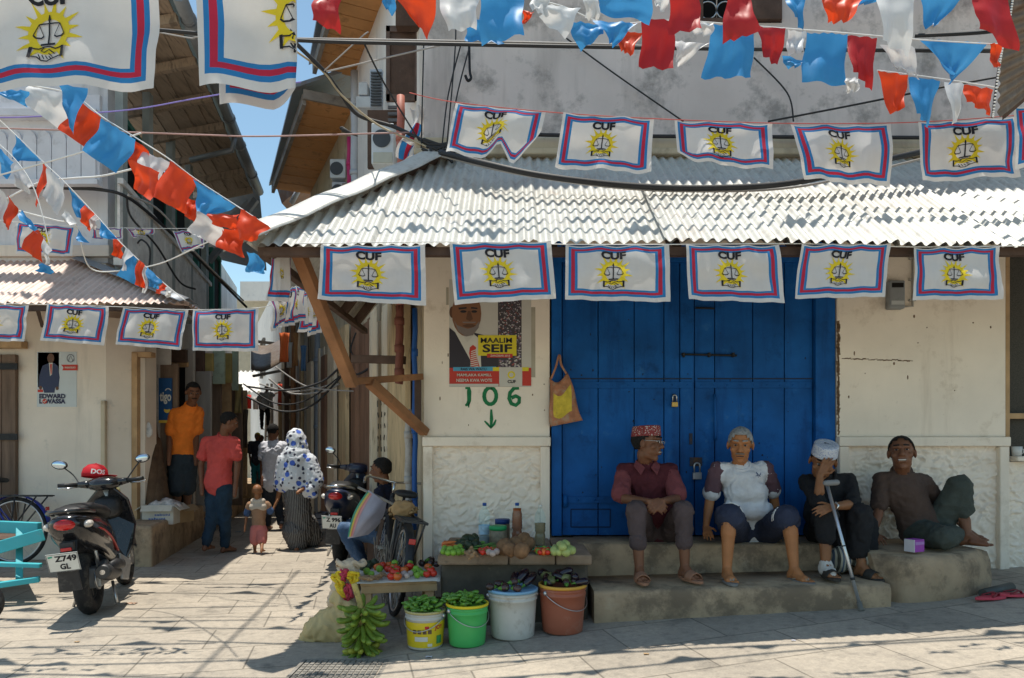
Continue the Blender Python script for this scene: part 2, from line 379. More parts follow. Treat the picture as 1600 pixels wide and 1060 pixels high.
# wall piece right of the second pillar, under the side window
gouges(XR+.0, X(1700), .1, Z(722), 480, 9).build('textured_panel', gouged, bld, fix=False)
mb = MB(); mb.box(((XR+X(1700))/2, DW+.14, (Z(722)+.1)/2), (X(1700)-XR, .26, Z(722)-.1)); mb.box(((XR+X(1700))/2+.02, DW-.01, Z(717)), (X(1700)-XR-.03, .14, .04))
mb.build('window_ledge', white_plaster, bld, bevel=.01)
wf = MB(); wf.box((XR+.03, DW+.06, (Z(722)+Z(390))/2+.02), (.035, .08, Z(390)-Z(722)-.05)); wf.box(((XR+X(1700))/2, DW+.05, Z(650)), (X(1700)-XR-.1, .04, .045))
wo = wf.build('window', wood_tan, bld, bevel=.004)
mesh_m = mat('insect mesh', (.06, .055, .045), .8, var=.4, scale=120)
MB().box(((XR+X(1700))/2+.05, DW+.12, (Z(722)+Z(385))/2), (X(1700)-XR-.1, .02, Z(385)-Z(722)-.04)).build('mesh_screen', mesh_m, wo)
# upper storey
UW = DW+.0
wx0, wx1, wz = X(1090), X(1222), Z(36)
mb = MB()
mb.box(((XL+wx0)/2, UW+.2, 5.29), (wx0-XL, .4, 3.82)); mb.box(((wx1+8)/2, UW+.2, 5.29), (8-wx1, .4, 3.82)); mb.box(((wx0+wx1)/2, UW+.2, (3.38+wz)/2), (wx1-wx0, .4, wz-3.38))
mb.box(((wx0+wx1)/2, UW+.2, 6.85), (wx1-wx0, .4, .7))
mb.box(((8+XR)/2, UW+.21, (Z(385)+3.37)/2), (8-XR, .38, 3.37-Z(385)))
mb.build('upper_wall', stained_plaster, bld)
mb = MB()
for z, o, h in ((Z(228), .05, .1), (Z(243), .09, .05)): mb.box(((XL+8)/2-.04, UW-o/2, z), (8-XL+.06, o, h))
mb.build('string_course', beige_plaster, bld, bevel=.012)
w = MB(); w.box(((wx0+wx1)/2, UW+.25, (wz+6.4)/2), (wx1-wx0, .04, 6.4-wz)); w = w.build('window', dark_void, bld)
mb = MB(); mb.box(((wx1-.16), UW-.01, (wz+6.4)/2), (.3, .05, 6.4-wz-.02)); mb.box((wx0+.02, UW+.02, (wz+6.4)/2), (.05, .06, 6.4-wz)); mb.box(((wx0+wx1)/2-.1, UW+.03, wz+.02), (wx1-wx0-.25, .06, .05)); mb.build('shutter', wood_dark, w, bevel=.006)
mb = MB()
for i in range(3):
    x = wx0+.1+i*.14
    mb.tube([(x+.07*math.cos(a/8*math.pi), UW+.06, wz+.14+.07*math.sin(a/8*math.pi)) for a in range(17)], .006, 5); mb.tube([(x-.07, UW+.06, wz+.03), (x-.07, UW+.06, 6.3)], .006, 5); mb.tube([(x+.07*math.cos(a/8*math.pi), UW+.06, wz+.32+.07*math.sin(a/8*math.pi)) for a in range(17)], .006, 5)
mb.build('grille', steel, w)
mb = MB(); mb.box(((XL+8)/2-.2, DW+.0-.02, 7.3), (8-XL+.6, .9, .06), eul(8)); mb.build('roof_eave', grey_roof, bld)
mb = MB(); mb.box((3.7, 8.6, 3.6), (8.6, 5.6, 7.0)); mb.build('building_body', beige_plaster, bld)
mb = MB(); hk = smooth_path([P(733, 68, UW-.06), P(734, 110, UW-.06), P(736, 122, UW-.07), P(731, 126, UW-.08), P(727, 118, UW-.08)]); mb.tube(hk, .011, 6); mb.build('iron_hook', iron, bld)
# crack and chips in the right wall
mb = MB()
for i in range(24):
    x = X(1318+i*4.6); mb.box((x, DW-.0005, Z(561+i*.12+random.uniform(-1, 1))), (.026, .004, random.uniform(.004, .012)), eul(0, random.uniform(-12, 12)))
for _ in range(26):
    a, b, z0, z1 = random.choice(((XD, XR, Z(660), Z(470)), (XL, XP, Z(670), Z(480)))); mb.ell((random.uniform(a, b), DW, random.uniform(z0, z1)), (random.uniform(.003, .009), .002, random.uniform(.003, .02)), n=6)

for i in range(34):
    z = Z(505+i*5.2); mb.box((XD+.006+random.uniform(0, .008), DW-.0008, z), (random.uniform(.008, .026), .004, .034), eul(0, random.uniform(-20, 20)))
mb.build('chipped_plaster', mat('exposed render', (.16, .1, .06), .95, var=.4, scale=30), bld)
# ---- blue double door
door = thing('blue_double_door', ((XP+XD)/2, DW+.05, SEAT), 'wide weathered blue plank double door behind the seated men', 'door')
zt = 2.92; zb = SEAT+.01
seams = [862, 879, 936, 993, 1040, 1065, 1088, 1120, 1180, 1230, 1275, 1306]
for k, (i0, i1) in enumerate(((1, 6), (6, 10))):
    lf = MB()
    for i in range(i0, i1):
        a, b = X(seams[i])+.0035, X(seams[i+1])-.0035; lf.box(((a+b)/2, DW+.08+random.uniform(-.002, .002), (zt+zb)/2), (b-a, .05, zt-zb))
    leaf = lf.build('door_leaf', blue_paint, door, bevel=.003)
    st = MB(); a, b = X(seams[i0]), X(seams[i1])-.01
    for z, h in ((Z(601), .05), ):
        st.box(((a+b)/2, DW+.05, z), (b-a-.01, .012, h))
        for i in range(9): st.ell((a+.05+i*(b-a-.1)/8, DW+.045, z), (.008, .006, .008), n=8)
    st.build('strap', blue_paint, leaf, bevel=.003)
mb = MB(); mb.box((X(870), DW+.06, (zt+zb)/2), (X(878)-X(862), .1, zt-zb)); mb.box((X(1291), DW+.06, (zt+zb)/2), (X(1307)-X(1276), .1, zt-zb)); mb.box(((XP+XD)/2, DW+.065, Z(402)), (XD-XP, .1, .06))
mb.build('door_frame', blue_paint, door, bevel=.005)
mb = MB(); mb.box((X(935), DW+.045, Z(782)), (X(988)-X(885), .014, .05))
for i in range(3): mb.ell((X(903+i*28), DW+.037, Z(782)), (.011, .008, .011), n=8)
mb.tube([(X(884), DW+.03, Z(774)), (X(884), DW+.03, Z(793))], .02, 10); mb.build('hinge', blue_paint, door)
mb = MB(); q = [(893, 797), (955, 797), (955, 825), (893, 825)]
for i in range(4):
    a, b = q[i], q[(i+1) % 4]; mb.bar((X(a[0]), DW+.052, Z(a[1])), (X(b[0]), DW+.052, Z(b[1])), .008, .008)
mb.build('panel_moulding', mat('door groove', (.002, .02, .07), .8), door)
mb = MB(); mb.tube([(X(1066), DW+.03, Z(553)), (X(1153), DW+.03, Z(555))], .0085, 8); mb.tube([(X(1088), DW+.03, Z(480)), (X(1118), DW+.03, Z(481))], .0085, 8)
for x in (1070, 1110, 1148): mb.box((X(x), DW+.036, Z(554)), (.016, .03, .035))
mb.build('bolt', iron, door)
mb = MB(); mb.tube([(X(1119), DW+.04, Z(616)), (X(1119), DW+.03, Z(622)), (X(1120), DW+.03, Z(680)), (X(1120), DW+.04, Z(688))], .011, 8); mb.build('pull_handle', blue_paint, door)
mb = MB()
for a, b in ((885, 1084), (1093, 1286)): mb.box(((X(a)+X(b))/2, DW+.053, Z(591)), (X(b)-X(a), .008, .009))  # dark strips painted as the shaded groove above the strap; knot holes follow
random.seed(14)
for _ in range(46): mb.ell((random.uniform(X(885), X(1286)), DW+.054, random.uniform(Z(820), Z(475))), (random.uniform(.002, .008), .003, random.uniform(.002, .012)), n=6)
mb.build('groove_and_knot_holes', mat('dark groove and knot holes', (.015, .025, .05), .8), door)
mb = MB(); mb.box((X(1090), DW+.047, Z(722)), (.1, .008, .07)); mb.box((X(1082), DW+.047, Z(686)), (.025, .012, .09)); mb.box((X(1055), DW+.04, Z(621)), (.02, .02, .06)); mb.build('hasp', mat('rusty hasp', (.035, .04, .06), .7, .3, dirt=[((.12, .06, .03), .8, 14, .5)]), door, bevel=.002)
def padlock(px, py, s, m, lab):
    t = thing('padlock', (X(px), DW+.02, Z(py)), lab, 'padlock')
    MB().box((X(px), DW+.015, Z(py)-.0), (.055*s, .024*s, .045*s)).build('lock_body', m, t, bevel=.004)
    pts = [(X(px)-.018*s, DW+.015, Z(py)+.02*s)]+[(X(px)-.018*s*math.cos(a*math.pi/8), DW+.015, Z(py)+.065*s+.018*s*math.sin(a*math.pi/8)) for a in range(9)]+[(X(px)+.018*s, DW+.015, Z(py)+.02*s)]
    MB().tube(pts, .0055*s, 6).build('shackle', steel, t)
padlock(1055, 632, .9, mat('brass', (.45, .28, .08), .4, .8), 'small brass padlock hanging high on the blue door')
padlock(1090, 744, 1.25, mat('scratched steel', (.42, .42, .44), .45, .7), 'large silver padlock hanging between the two seated men on the blue door')
# ---- steps and platforms in front
def gstep(pts_front, y1, z0f, z1f, name, m, n=40, r=.02, wob=.006, seed=1):
    """stone step: front edge follows pts_front (x, y), back edge at y1"""
    mb = MB(); xs = [pts_front[0][0]+(pts_front[-1][0]-pts_front[0][0])*i/n for i in range(n+1)]
    def fy(x):
        for (a, b), (c, d) in zip(pts_front, pts_front[1:]):
            if a <= x <= c+1e-6: return b+(d-b)*(x-a)/(c-a)
        return pts_front[-1][1]
    prof = []
    for i, x in enumerate(xs):
        y = fy(x); zb_, zt_ = z0f(x), z1f(x); w = [noise.noise(V((x*5, k*3.1, seed)))*wob*2 for k in range(6)]
        h = zt_-zb_
        prof.append([V((x, y+.01+w[0], zb_)), V((x, y+w[1], zb_+h*.35)), V((x, y+w[2]*1.5, zb_+h*.7)), V((x, y+r*.3+w[3], zt_-r)), V((x, y+r+w[3], zt_+w[4]*.4)), V((x, y+(y1-y)*.5, zt_+w[5]*.3)), V((x, y1, zt_)), V((x, y1, zb_))])
    k = 8; vs = [p for r_ in prof for p in r_]
    mb.add(vs, [(i*k+j, (i+1)*k+j, (i+1)*k+j+1, i*k+j+1) for i in range(n) for j in range(k-1)], 0, True)
    mb.add(prof[0], [tuple(range(k))]); mb.add(prof[-1], [tuple(reversed(range(k)))])
    return mb.build(name, m)
x0 = X(928, 4.55)
gz = lambda x: G(x)-.05
tag(gstep([(x0, 4.53), (2.5, 4.5)], 5.08, gz, lambda x: .305+.025*(x-x0), 'stone_step', old_stone, seed=2), 'low worn concrete step under the seated men\'s feet', 'step')
tag(gstep([(x0-.05, 5.06), (2.75, 5.06)], DW+.2, gz, lambda x: SEAT, 'seat_ledge', old_stone, seed=4), 'raised concrete ledge along the blue door the men sit on', 'ledge')
tag(gstep([(2.5, 4.72), (2.6, 4.58), (2.9, 4.56), (3.2, 4.68), (3.45, 4.9), (3.6, 5.2), (3.64, 5.44)], DW+.02, gz, lambda x: SEAT-.01-max(0, x-3.35)*.35, 'stone_platform', old_stone, n=50, r=.05, wob=.02, seed=8), 'rounded rough stone platform under the reclining man', 'platform')
lb_ = thing('produce_ledge', (0, 4.9, G(0)), 'dark stone base with pale slab top carrying the vegetable plates', 'ledge')
m_ = MB(); m_.box(((X(683, 4.7)+x0)/2, 5.05, .24), (x0-X(683, 4.7)-.06, .82, .5)); m_.build('base', mat('dark base stone', (.1, .085, .065), .9, var=.3, scale=4, bump=.6, bscale=20, dirt=[((.22, .17, .12), .7, 5, .56)], world=True), lb_, bevel=.02)  # dark stone throughout, with random paler patches
m_ = MB(); sl_ = [X(683, 4.6), X(795, 4.6), X(868, 4.6), x0-.005]
for a, b in zip(sl_, sl_[1:]): m_.box(((a+b)/2, 5.02, .505), (b-a-.006, .88, .07))
m_.build('slab', mat('slab stone', (.27, .19, .13), .85, var=.25, scale=6, bump=.5, bscale=25, dirt=[((.1, .075, .05), .7, 7, .55)], world=True), lb_, bevel=.014)
# ---- corrugated roofs
def corrugated(fn, length, span, n_w, amp, name, m, parent, nv=10, seams=None, jag=0):
    """fn(u in 0..length, t 0..1) -> (point, normal); waves run across u"""
    mb = MB(); per = 8; nu = n_w*per; sd = random.random()*50
    def pt(i, j):
        u = length*i/nu; t = j/nv; p, nn = fn(u, t); k = i/per
        a = amp*math.cos(2*math.pi*k)
        if seams:
            for s_ in seams:
                if s_ < k < s_+1.3: a += .012
        e = 0
        if j == 0 and jag: e = jag*noise.noise(V((int(k/8)*3.3+sd, 0, 0)))
        p2, _ = fn(u, t+e) if e else (p, nn)
        return p2+nn*(a+.006*noise.noise(V((k*.13, t*3, sd))))
    vs = [pt(i, j) for j in range(nv+1) for i in range(nu+1)]
    mb.add(vs, [(j*(nu+1)+i, j*(nu+1)+i+1, (j+1)*(nu+1)+i+1, (j+1)*(nu+1)+i) for j in range(nv) for i in range(nu)], 0, True)
    return mb.build(name, m, parent, fix=False)
EX, EY, EZ = -1.575, 4.05, 2.475             # the eave corner
HX, HZ = X(693), Z(246)
roof = thing('awning_roof', (1, 4.7, 2.4), 'white painted corrugated metal roof over the blue door with a hipped left corner', 'roof')
nrm = V((0, -(HZ-EZ), (DW-EY))).normalized()
def fr(u, t, y_off=0):
    x = EX+.02+u; tm = 1 if x > HX else (x-EX)/(HX-EX); t = t*tm
    return V((x, EY+(DW-EY)*t, EZ+(HZ-EZ)*t+ .012*math.sin(x*1.7))), nrm
corrugated(fr, 6.9, 0, 98, .0105, 'front_sheet', white_roof, roof, nv=14, seams=[9, 23, 37, 50, 62, 75, 88], jag=.045)
def fr2(u, t):       # a patched second layer near the right end of the eave
    p, n_ = fr(u+2.45, t*.62-.018); return p+n_*.022, n_
corrugated(fr2, 2.0, 0, 28, .0125, 'patch_sheet', white_roof, roof, nv=8, seams=[9, 18], jag=.02)
nr2 = V((-(HZ-EZ), 0, (XL-EX))).normalized()
def fs_(u, t):
    y = EY+.02+u; tm = 1 if y > DW else (y-EY)/(DW-EY); t = t*tm
    return V((EX+(XL+.02-EX)*t, y, EZ+(HZ-EZ)*t)), nr2
corrugated(fs_, 2.9, 0, 42, .0125, 'side_sheet', white_roof, roof, nv=10)
a, b = V((EX-.05, EY-.06, EZ+.0)), V((HX-.02, DW-.03, HZ+.03)); d = (b-a).normalized(); mb = MB()
up = V((-.35, -.35, 1)).normalized(); side = d.cross(up).normalized()
def cap_(u, v):
    p = a.lerp(b, u); s = (v-.5)*2; return p+side*s*.15+up*(.05-.085*abs(s)**1.4)+V((0, 0, .006*math.sin(u*23)))
mb.grid(cap_, 18, 10); mb.build('ridge_cap', white_roof, roof, solid=.003)
mb = MB(); mb.bar((EX+.05, EY+.07, EZ-.035), (5.2, EY+.07, EZ-.03), .05, .05); mb.bar((EX+.07, EY+.06, EZ-.035), (EX+.07, 7, EZ-.035), .05, .05); mb.bar((EX+.1, EY+.1, EZ-.03), (HX-.05, DW-.05, HZ-.07), .05, .08)
for x in np.arange(-.5, 5, .75): mb.bar((x, EY+.1, EZ-.02), (x, DW, HZ-.06), .05, .07)
for y in np.arange(5.5, 7, .5): mb.bar((EX+.1, y, EZ-.02), (XL, y, HZ-.08), .05, .07)
mb.bar((-1.2, 4.45, 2.72), (-1.2, 7, 2.72), .04, .05); mb.bar((-1.15, 4.5, 2.74), (5, 4.5, 2.74), .04, .05)
mb.build('rafters', wood_dark, roof)
# diagonal timber bracket at the corner
br = thing('roof_bracket', (-1.0, 4.9, 1.4), 'orange timber bracket propping up the roof corner by the poster wall', 'bracket')
mb = MB(); mb.bar(P(467, 397, 4.3), P(551, 603, 4.8), .085, .06); mb.build('brace', wood_orange, br, bevel=.004)
mb = MB(); mb.bar(P(543, 597, 4.83), P(657, 589, 5.4), .07, .05); mb.build('arm', wood_orange, br, bevel=.004)
mb = MB(); mb.bar(P(578, 598, 4.96), P(664, 676, 5.42), .08, .06); mb.build('strut', wood_orange, br, bevel=.004)
mb = MB(); mb.bar(P(653, 585, 5.41), P(653, 660, 5.41), .05, .04); mb.bar(P(552, 561, 6.2), P(632, 563, 6.0), .06, .07); mb.build('bracket_timber', wood_dark, br, bevel=.004)
# rusty side slats below the alley side of the roof
# ---- electricity meter, conduit
mt = thing('electricity_meter', (X(1395), DW-.05, Z(470)), 'small grey electricity meter box on the wall right of the door', 'meter')
mb = MB(); mb.box((X(1395), DW-.035, Z(463)), (.125, .07, .225)); mb.build('meter_case', mat('meter grey', (.25, .26, .26), .5, dirt=[((.1, .1, .1), .5, 9, .55)]), mt, bevel=.012)
mb = MB(); mb.box((X(1395), DW-.073, Z(449)), (.09, .006, .035)); mb.build('display', dark_void, mt)
mb = MB(); mb.box((X(1395), DW-.073, Z(476)), (.1, .006, .03)); mb.build('rating_plate', mat('pale label', (.45, .46, .45), .5), mt)
mb = MB(); mb.tube([(X(1424), DW-.02, Z(385)), (X(1424), DW-.02, Z(480)), (X(1408), DW-.02, Z(480))], .009, 8)
for y in (405, 438, 470): mb.box((X(1424), DW-.012, Z(y)), (.05, .02, .014))
tag(mb.build('conduit_pipe', mat('grey pvc', (.4, .38, .34), .6)), 'thin grey conduit running up from the electricity meter', 'pipe')
# ---- manhole grate
mb = MB(); ax, ay = X(552, 3.86), 3.84; w_, d_ = .62, .34
for i in range(19):
    for j in range(8): mb.box((ax-w_/2+.02+i*w_/19, ay-d_/2+.02+j*d_/8, .012), (.022, .03, .008))
mb.box((ax, ay, .006), (w_, d_, .008)); mb.box((ax, ay+d_/2+.012, .008), (w_+.05, .02, .014)); mb.box((ax-w_/2-.014, ay, .008), (.02, d_, .014)); mb.box((ax+w_/2+.014, ay, .008), (.02, d_, .014))
tag(mb.build('manhole_cover', mat('worn cast iron', (.25, .23, .2), .65, .3, var=.3, scale=30)), 'square patterned iron manhole cover in the paving', 'manhole cover')
# ================================================================ LEFT BUILDING
LW = 7.6
lw0, lw1 = -14.0, -4.5
def side(y):       # left side of the alley
    pts = [(7.6, -4.45), (12, -5.5), (17.5, -6.9), (24, -9.6)]
    for (a, b), (c, d) in zip(pts, pts[1:]):
        if y <= c: return b+(d-b)*(y-a)/(c-a)
    return pts[-1][1]
def rside(y):
    pts = [(5.45, XL), (6.3, -.85), (7.64, -1.49), (9, -2.08), (12.1, -3.57), (16, -5.4), (22, -8.2), (27, -10.5)]
    for (a, b), (c, d) in zip(pts, pts[1:]):
        if y <= c: return b+(d-b)*(y-a)/(c-a)
    return pts[-1][1]
lbd = thing('corner_house', (-6, LW, 0), 'two storey white building with pink roof and shops on the left of the alley', 'building')
mb = MB(); mb.box(((lw0-4.52)/2, LW+.15, 1.6), (-4.52-lw0, .3, 3.4)); mb.box(((lw0-4.5)/2, LW-.02, 3.42), (-4.5-lw0+.1, .1, .12))
mb.prism([(-4.52, LW+.3, 0), (-4.52, LW, 0), (-4.22, LW+.25, 0), (-4.22, LW+.5, 0)], (0, 0, 2.7)); mb.build('front_wall', left_plaster, lbd)
mb = MB(); mb.box(((lw0-4.5)/2, LW+.15, 4.9), (-4.5-lw0, .3, 3.19)); mb.build('upper_front_wall', mat('sky tinted plaster', (.68, .68, .71), .9, var=.08, scale=2, bump=.3, bscale=10, dirt=[((.3, .3, .31), .6, 2, .58), ((.1, .1, .1), .6, 9, .66)], streak=((.25, .25, .26), .5, 4, .52), world=True), lbd)  # cool tone put into the colour for blue skylight on the upper wall
mb = MB(); zz = 3.2
for y in (7.75, 12, 17.5): pass
ys = [7.7, 12, 17.5]
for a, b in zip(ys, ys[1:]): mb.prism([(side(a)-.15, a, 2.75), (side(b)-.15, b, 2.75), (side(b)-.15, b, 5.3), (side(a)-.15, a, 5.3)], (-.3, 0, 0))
mb.build('side_upper_wall', mat('pale alley plaster', (.8, .76, .7), .9, var=.1, scale=2, dirt=[((.35, .3, .25), .6, 2, .58), ((.12, .1, .08), .6, 8, .64)], streak=((.3, .27, .22), .5, 4, .52), world=True), lbd)  # paler than the front plaster, standing in for light bounced up the alley
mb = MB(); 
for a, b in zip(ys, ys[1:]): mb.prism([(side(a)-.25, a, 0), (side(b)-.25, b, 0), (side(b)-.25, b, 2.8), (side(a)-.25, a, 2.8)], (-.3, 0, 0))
mb.build('side_lower_wall', mat('dark brown boards', (.12, .085, .055), .85, var=.35, scale=3, bump=.3, stretch=(1, 6, .5)), lbd)  # plain dark brown boards, tone varies at random
# scalloped valance and balcony screen
mb = MB(); n_s = 13; sx0, sx1 = -8.5, -4.42; wdt = (sx1-sx0)/n_s
for i in range(n_s*2):
    x = sx0+(i+.5)*wdt/2; w2 = wdt/2*.94
    z0_, z1_ = Z(283, 7.25), Z(203, 7.25)
    mb.prism([(x-w2/2, 7.25, z0_), (x+w2/2, 7.25, z0_), (x+w2/2, 7.25, z1_-.1), (x+w2*.36, 7.25, z1_-.04), (x, 7.25, z1_), (x-w2*.36, 7.25, z1_-.04), (x-w2/2, 7.25, z1_-.1)], (0, .03, 0))
mb.box(((sx0+sx1)/2, 7.3, (Z(150, 7.3)+Z(290, 7.3))/2), (sx1-sx0+.05, .05, Z(150, 7.3)-Z(290, 7.3))); mb.box(((sx0+sx1)/2, 7.24, Z(287, 7.25)), (sx1-sx0+.1, .1, .05)); mb.box(((sx0+sx1)/2, 7.22, Z(182, 7.25)), (sx1-sx0+.12, .14, .07))
mb.build('pointed_board_screen', mat('white painted board', (.62, .63, .67), .75, var=.08, scale=4, dirt=[((.35, .35, .36), .6, 5, .58)]), lbd)
# balustrade of slats on the alley side, posts, windows, eave
def sp(y, off, z): return V((side(y)+off, y, z))
mb = MB(); y = 7.5
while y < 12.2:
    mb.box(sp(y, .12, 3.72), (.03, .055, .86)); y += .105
mb.bar(sp(7.45, .14, 4.16), sp(12.3, .14, 4.16), .06, .06); mb.bar(sp(7.45, .12, 3.28), sp(12.3, .12, 3.28), .1, .08); mb.build('slatted_balustrade', mat('silvery slats', (.66, .64, .61), .85, var=.2, scale=5, dirt=[((.15, .14, .13), .5, 6, .56)]), lbd)  # slats lightened to stand in for light bounced into the alley
mb = MB()
for y in (7.6, 8.6, 9.7, 10.8, 12): mb.bar(sp(y, .1, 3.2), sp(y, .1, 5.7), .09, .09)
mb.build('balcony_post', mat('grey green paint', (.3, .33, .32), .7), lbd)
teal = mat('teal frame paint', (.03, .16, .13), .6)
for y in (8.3, 9.6, 10.9, 12.5, 14):
    w = MB(); w.box(sp(y+.1, -.13, 4.4), (.06, .85, 1.5), eul(rz=13)); w = w.build('window', dark_void, lbd)
    f = MB(); f.box(sp(y-.3, -.09, 4.4), (.08, .06, 1.6)); f.box(sp(y+.5, -.09, 4.4), (.08, .06, 1.6)); f.box(sp(y+.1, -.09, 5.2), (.08, .9, .07), eul(rz=13)); f.build('frame', teal, w)
EY0, EY1 = 6.85, 12.2
def ev(y): return -3.45-.218*(y-7.0)
mb = MB(); mb.prism([(ev(EY0), EY0, 5.82), (ev(EY1), EY1, 5.82), (ev(EY1)-1.5, EY1, 6.75), (ev(EY0)-1.5, EY0, 6.75)], (0, 0, .05)); mb.build('upper_roof', grey_roof, lbd)
mb = MB()
for i in range(6):
    a0, a1 = i/6, (i+.99)/6
    mb.prism([(ev(EY0)-.05-1.3*a0, EY0, 5.78+.0*a0), (ev(EY1)-.05-1.3*a0, EY1, 5.78), (ev(EY1)-.05-1.3*a1, EY1, 5.79), (ev(EY0)-.05-1.3*a1, EY0, 5.79)], (0, 0, .02))
for y in np.arange(EY0+.3, EY1, .8): mb.bar((ev(y)-.02, y, 5.74), (ev(y)-1.2, y, 5.5), .06, .1)
mb.build('eave_boards', mat('brown soffit boards', (.34, .255, .18), .8, var=.4, scale=3, dirt=[((.05, .04, .03), .7, 3, .5)], stretch=(4, .6, 1)), lbd)
mb = MB()
def gut(y, z=5.8): return V((ev(y)+.07, y, z))
for a, b in ((EY0, 9.9), (9.9, EY1)):
    mb.tube([gut(a), gut(b)], .075, 10)
    for y in np.arange(a+.4, b, 1.1): mb.tube([gut(y)-V((0, .02, 0)), gut(y)+V((0, .02, 0))], .085, 10)
mb.tube([gut(9.9), gut(9.9)+V((-.05, 0, -.25)), gut(9.9)+V((-.7, .1, -.35))], .04, 8); mb.build('gutter', mat('grey gutter', (.2, .21, .22), .5, .4), lbd)
# gable end of the eave block, lower second eave beyond
mb = MB(); mb.prism([(ev(12.2)+.05, 12.25, 5.8), (ev(15)-.2, 15, 5.1), (ev(15)-1.9, 15, 5.5), (ev(12.2)-1.6, 12.25, 6.6)], (0, 0, .06)); mb.bar((ev(12.3), 12.3, 5.7), (ev(12.3)-.9, 12.4, 4.6), .08, .1); mb.build('lower_roof', grey_roof, lbd)
# pink corrugated ground floor roof of the left building
lex, ley, lez = X(293, 6.65), 6.65, Z(474, 6.65); lhx, lhz = X(128, LW), Z(408, LW)
nl = V((0, -(lhz-lez), LW-ley)).normalized()
def fl_(u, t):
    x = lex-.02-u; tm = 1 if x < lhx else (lex-x)/(lex-lhx); t = t*tm; return V((x, ley+(LW-ley)*t, lez+(lhz-lez)*t)), nl
pr = corrugated(fl_, 6.0, 0, 80, .011, 'pink_roof', pink_roof, lbd, nv=8, seams=[10, 22, 33], jag=.03)
nl2 = V((1, 0, 1)).normalized()
def fl3(u, t):
    y = ley+.02+u; tm = 1 if y > LW else (y-ley)/(LW-ley); t = t*tm; return V((lex-.1*(y-ley)+(lhx-lex)*t, y, lez+(lhz-lez)*t)), nl2
corrugated(fl3, 1.8, 0, 24, .014, 'pink_roof_side', pink_roof, lbd, nv=6)
a, b = V((lex+.03, ley-.03, lez+.01)), V((lhx, LW-.02, lhz+.02)); dd = (b-a).normalized(); sd = dd.cross(V((0, 0, 1))).normalized()
MB().grid(lambda u, v: a.lerp(b, u)+sd*(v-.5)*.2+V((0, 0, .035-.05*abs(v-.5)*2)), 8, 8).build('hip_cap', grey_roof, lbd, solid=.003)
mb = MB(); mb.bar((lex-.05, ley+.05, lez-.04), (-12, ley+.05, lez-.04), .05, .05); mb.bar(P(58, 482, 6.8), P(66, 510, 7.55), .03, .03); mb.bar((lex-.05, ley+.05, lez-.04), (lex-.3, 8.4, lez-.04), .05, .05); mb.build('eave_beam', wood_dark, lbd)
# left door with straps
dl = thing('left_plank_door', (-5.9, LW, .3), 'brown plank door with iron straps at the left edge', 'door')
mb = MB(); x1 = X(30, LW)
for i in range(6): mb.box((x1-.08-i*.155, LW-.03, Z(690, LW)), (.148, .05, Z(555, LW)-Z(825, LW)))
mb.build('door_planks', mat('brown door', (.15, .1, .07), .8, var=.3, scale=3, stretch=(5, 5, .6), bump=.3), dl, bevel=.004)
mb = MB(); mb.box((x1-.4, LW-.07, Z(574, LW)), (.86, .014, .07)); mb.box((x1-.4, LW-.07, Z(683, LW)), (.86, .014, .07)); mb.build('strap', iron, dl)
mb = MB(); mb.box((x1-.45, LW-.06, Z(540, LW)), (1.1, .1, .08)); mb.build('lintel', wood_tan, dl)
# corner post strip on left wall
mb = MB(); mb.box((X(163, LW-.02), LW-.03, Z(700, LW)), (.05, .05, 1.05)); mb.build('corner_strip', beige_plaster, lbd, bevel=.01)
# shop step along the alley
mb = MB(); sz = .43
mb.prism([(-4.08, 7.17, -.03), (-3.76, 7.13, -.03), (-4.95, 12.2, -.03), (-6.2, 17.4, -.03), (-7.1, 17.4, -.03), (-5.7, 12.1, -.03), (-4.7, 7.95, -.03), (-4.4, 7.63, -.03)], (0, 0, sz+.03))
tag(mb.build('shop_step', old_stone, bevel=.03), 'raised concrete walkway step along the shops on the left', 'step')
# ================================================================ RIGHT SIDE OF THE ALLEY
def slab(mb, px0, py0, px1, py1, y, th=.05, mi=0, rz=0):
    a, b = P(px0, py0, y), P(px1, py1, y); c = (a+b)/2; c.y += th/2
    mb.box(c, (abs(b.x-a.x), th, abs(a.z-b.z)), eul(rz=rz) if rz else None, mi)
alb = thing('alley_house', (-1.5, 7.6, 0), 'white plastered house with dark shutter and air conditioners behind the awning roof', 'building')
def seg(mb, ya, yb, z0, z1, th=.3, fn=rside, off=0):
    a, b = (fn(ya)+off, ya), (fn(yb)+off, yb); mb.prism([(a[0], a[1], z0), (b[0], b[1], z0), (b[0], b[1], z1), (a[0], a[1], z1)], (th, 0, 0))
blue_white = mat('cool white plaster', (.72, .68, .64), .9, var=.06, scale=2, dirt=[((.35, .36, .38), .5, 3, .58)], streak=((.3, .3, .32), .5, 5, .55), world=True)
mb = MB(); seg(mb, 6.3, 7.64, 2.9, 7.6); seg(mb, 7.64, 9, 2.9, 7.6); mb.prism([(rside(6.3), 6.28, 2.9), (1, 6.28, 2.9), (1, 6.28, 7.6), (rside(6.3), 6.28, 7.6)], (0, .1, 0)); mb.build('upper_wall', blue_white, alb)
mb = MB(); seg(mb, 5.76, 6.3, 0, 2.9, .2); seg(mb, 6.3, 7.64, 0, 2.9); seg(mb, 7.64, 9.0, 0, 2.9); mb.build('lower_wall', beige_plaster, alb)
mb = MB(); slab(mb, 603, 40, 654, 157, 6.4, .045); sh = mb.build('shutter', wood_dark, alb, bevel=.006)
mb = MB()
for a in ((603, 40, 609, 157), (648, 40, 654, 157), (603, 40, 654, 49), (603, 147, 654, 157)): slab(mb, *a, 6.385, .012)
mb.build('shutter_rim', mat('shutter rim', (.12, .08, .065), .75, var=.3), sh)
mb = MB(); slab(mb, 618, 0, 655, 40, 6.27, .1); w_ = mb.build('window', wood_dark, alb)
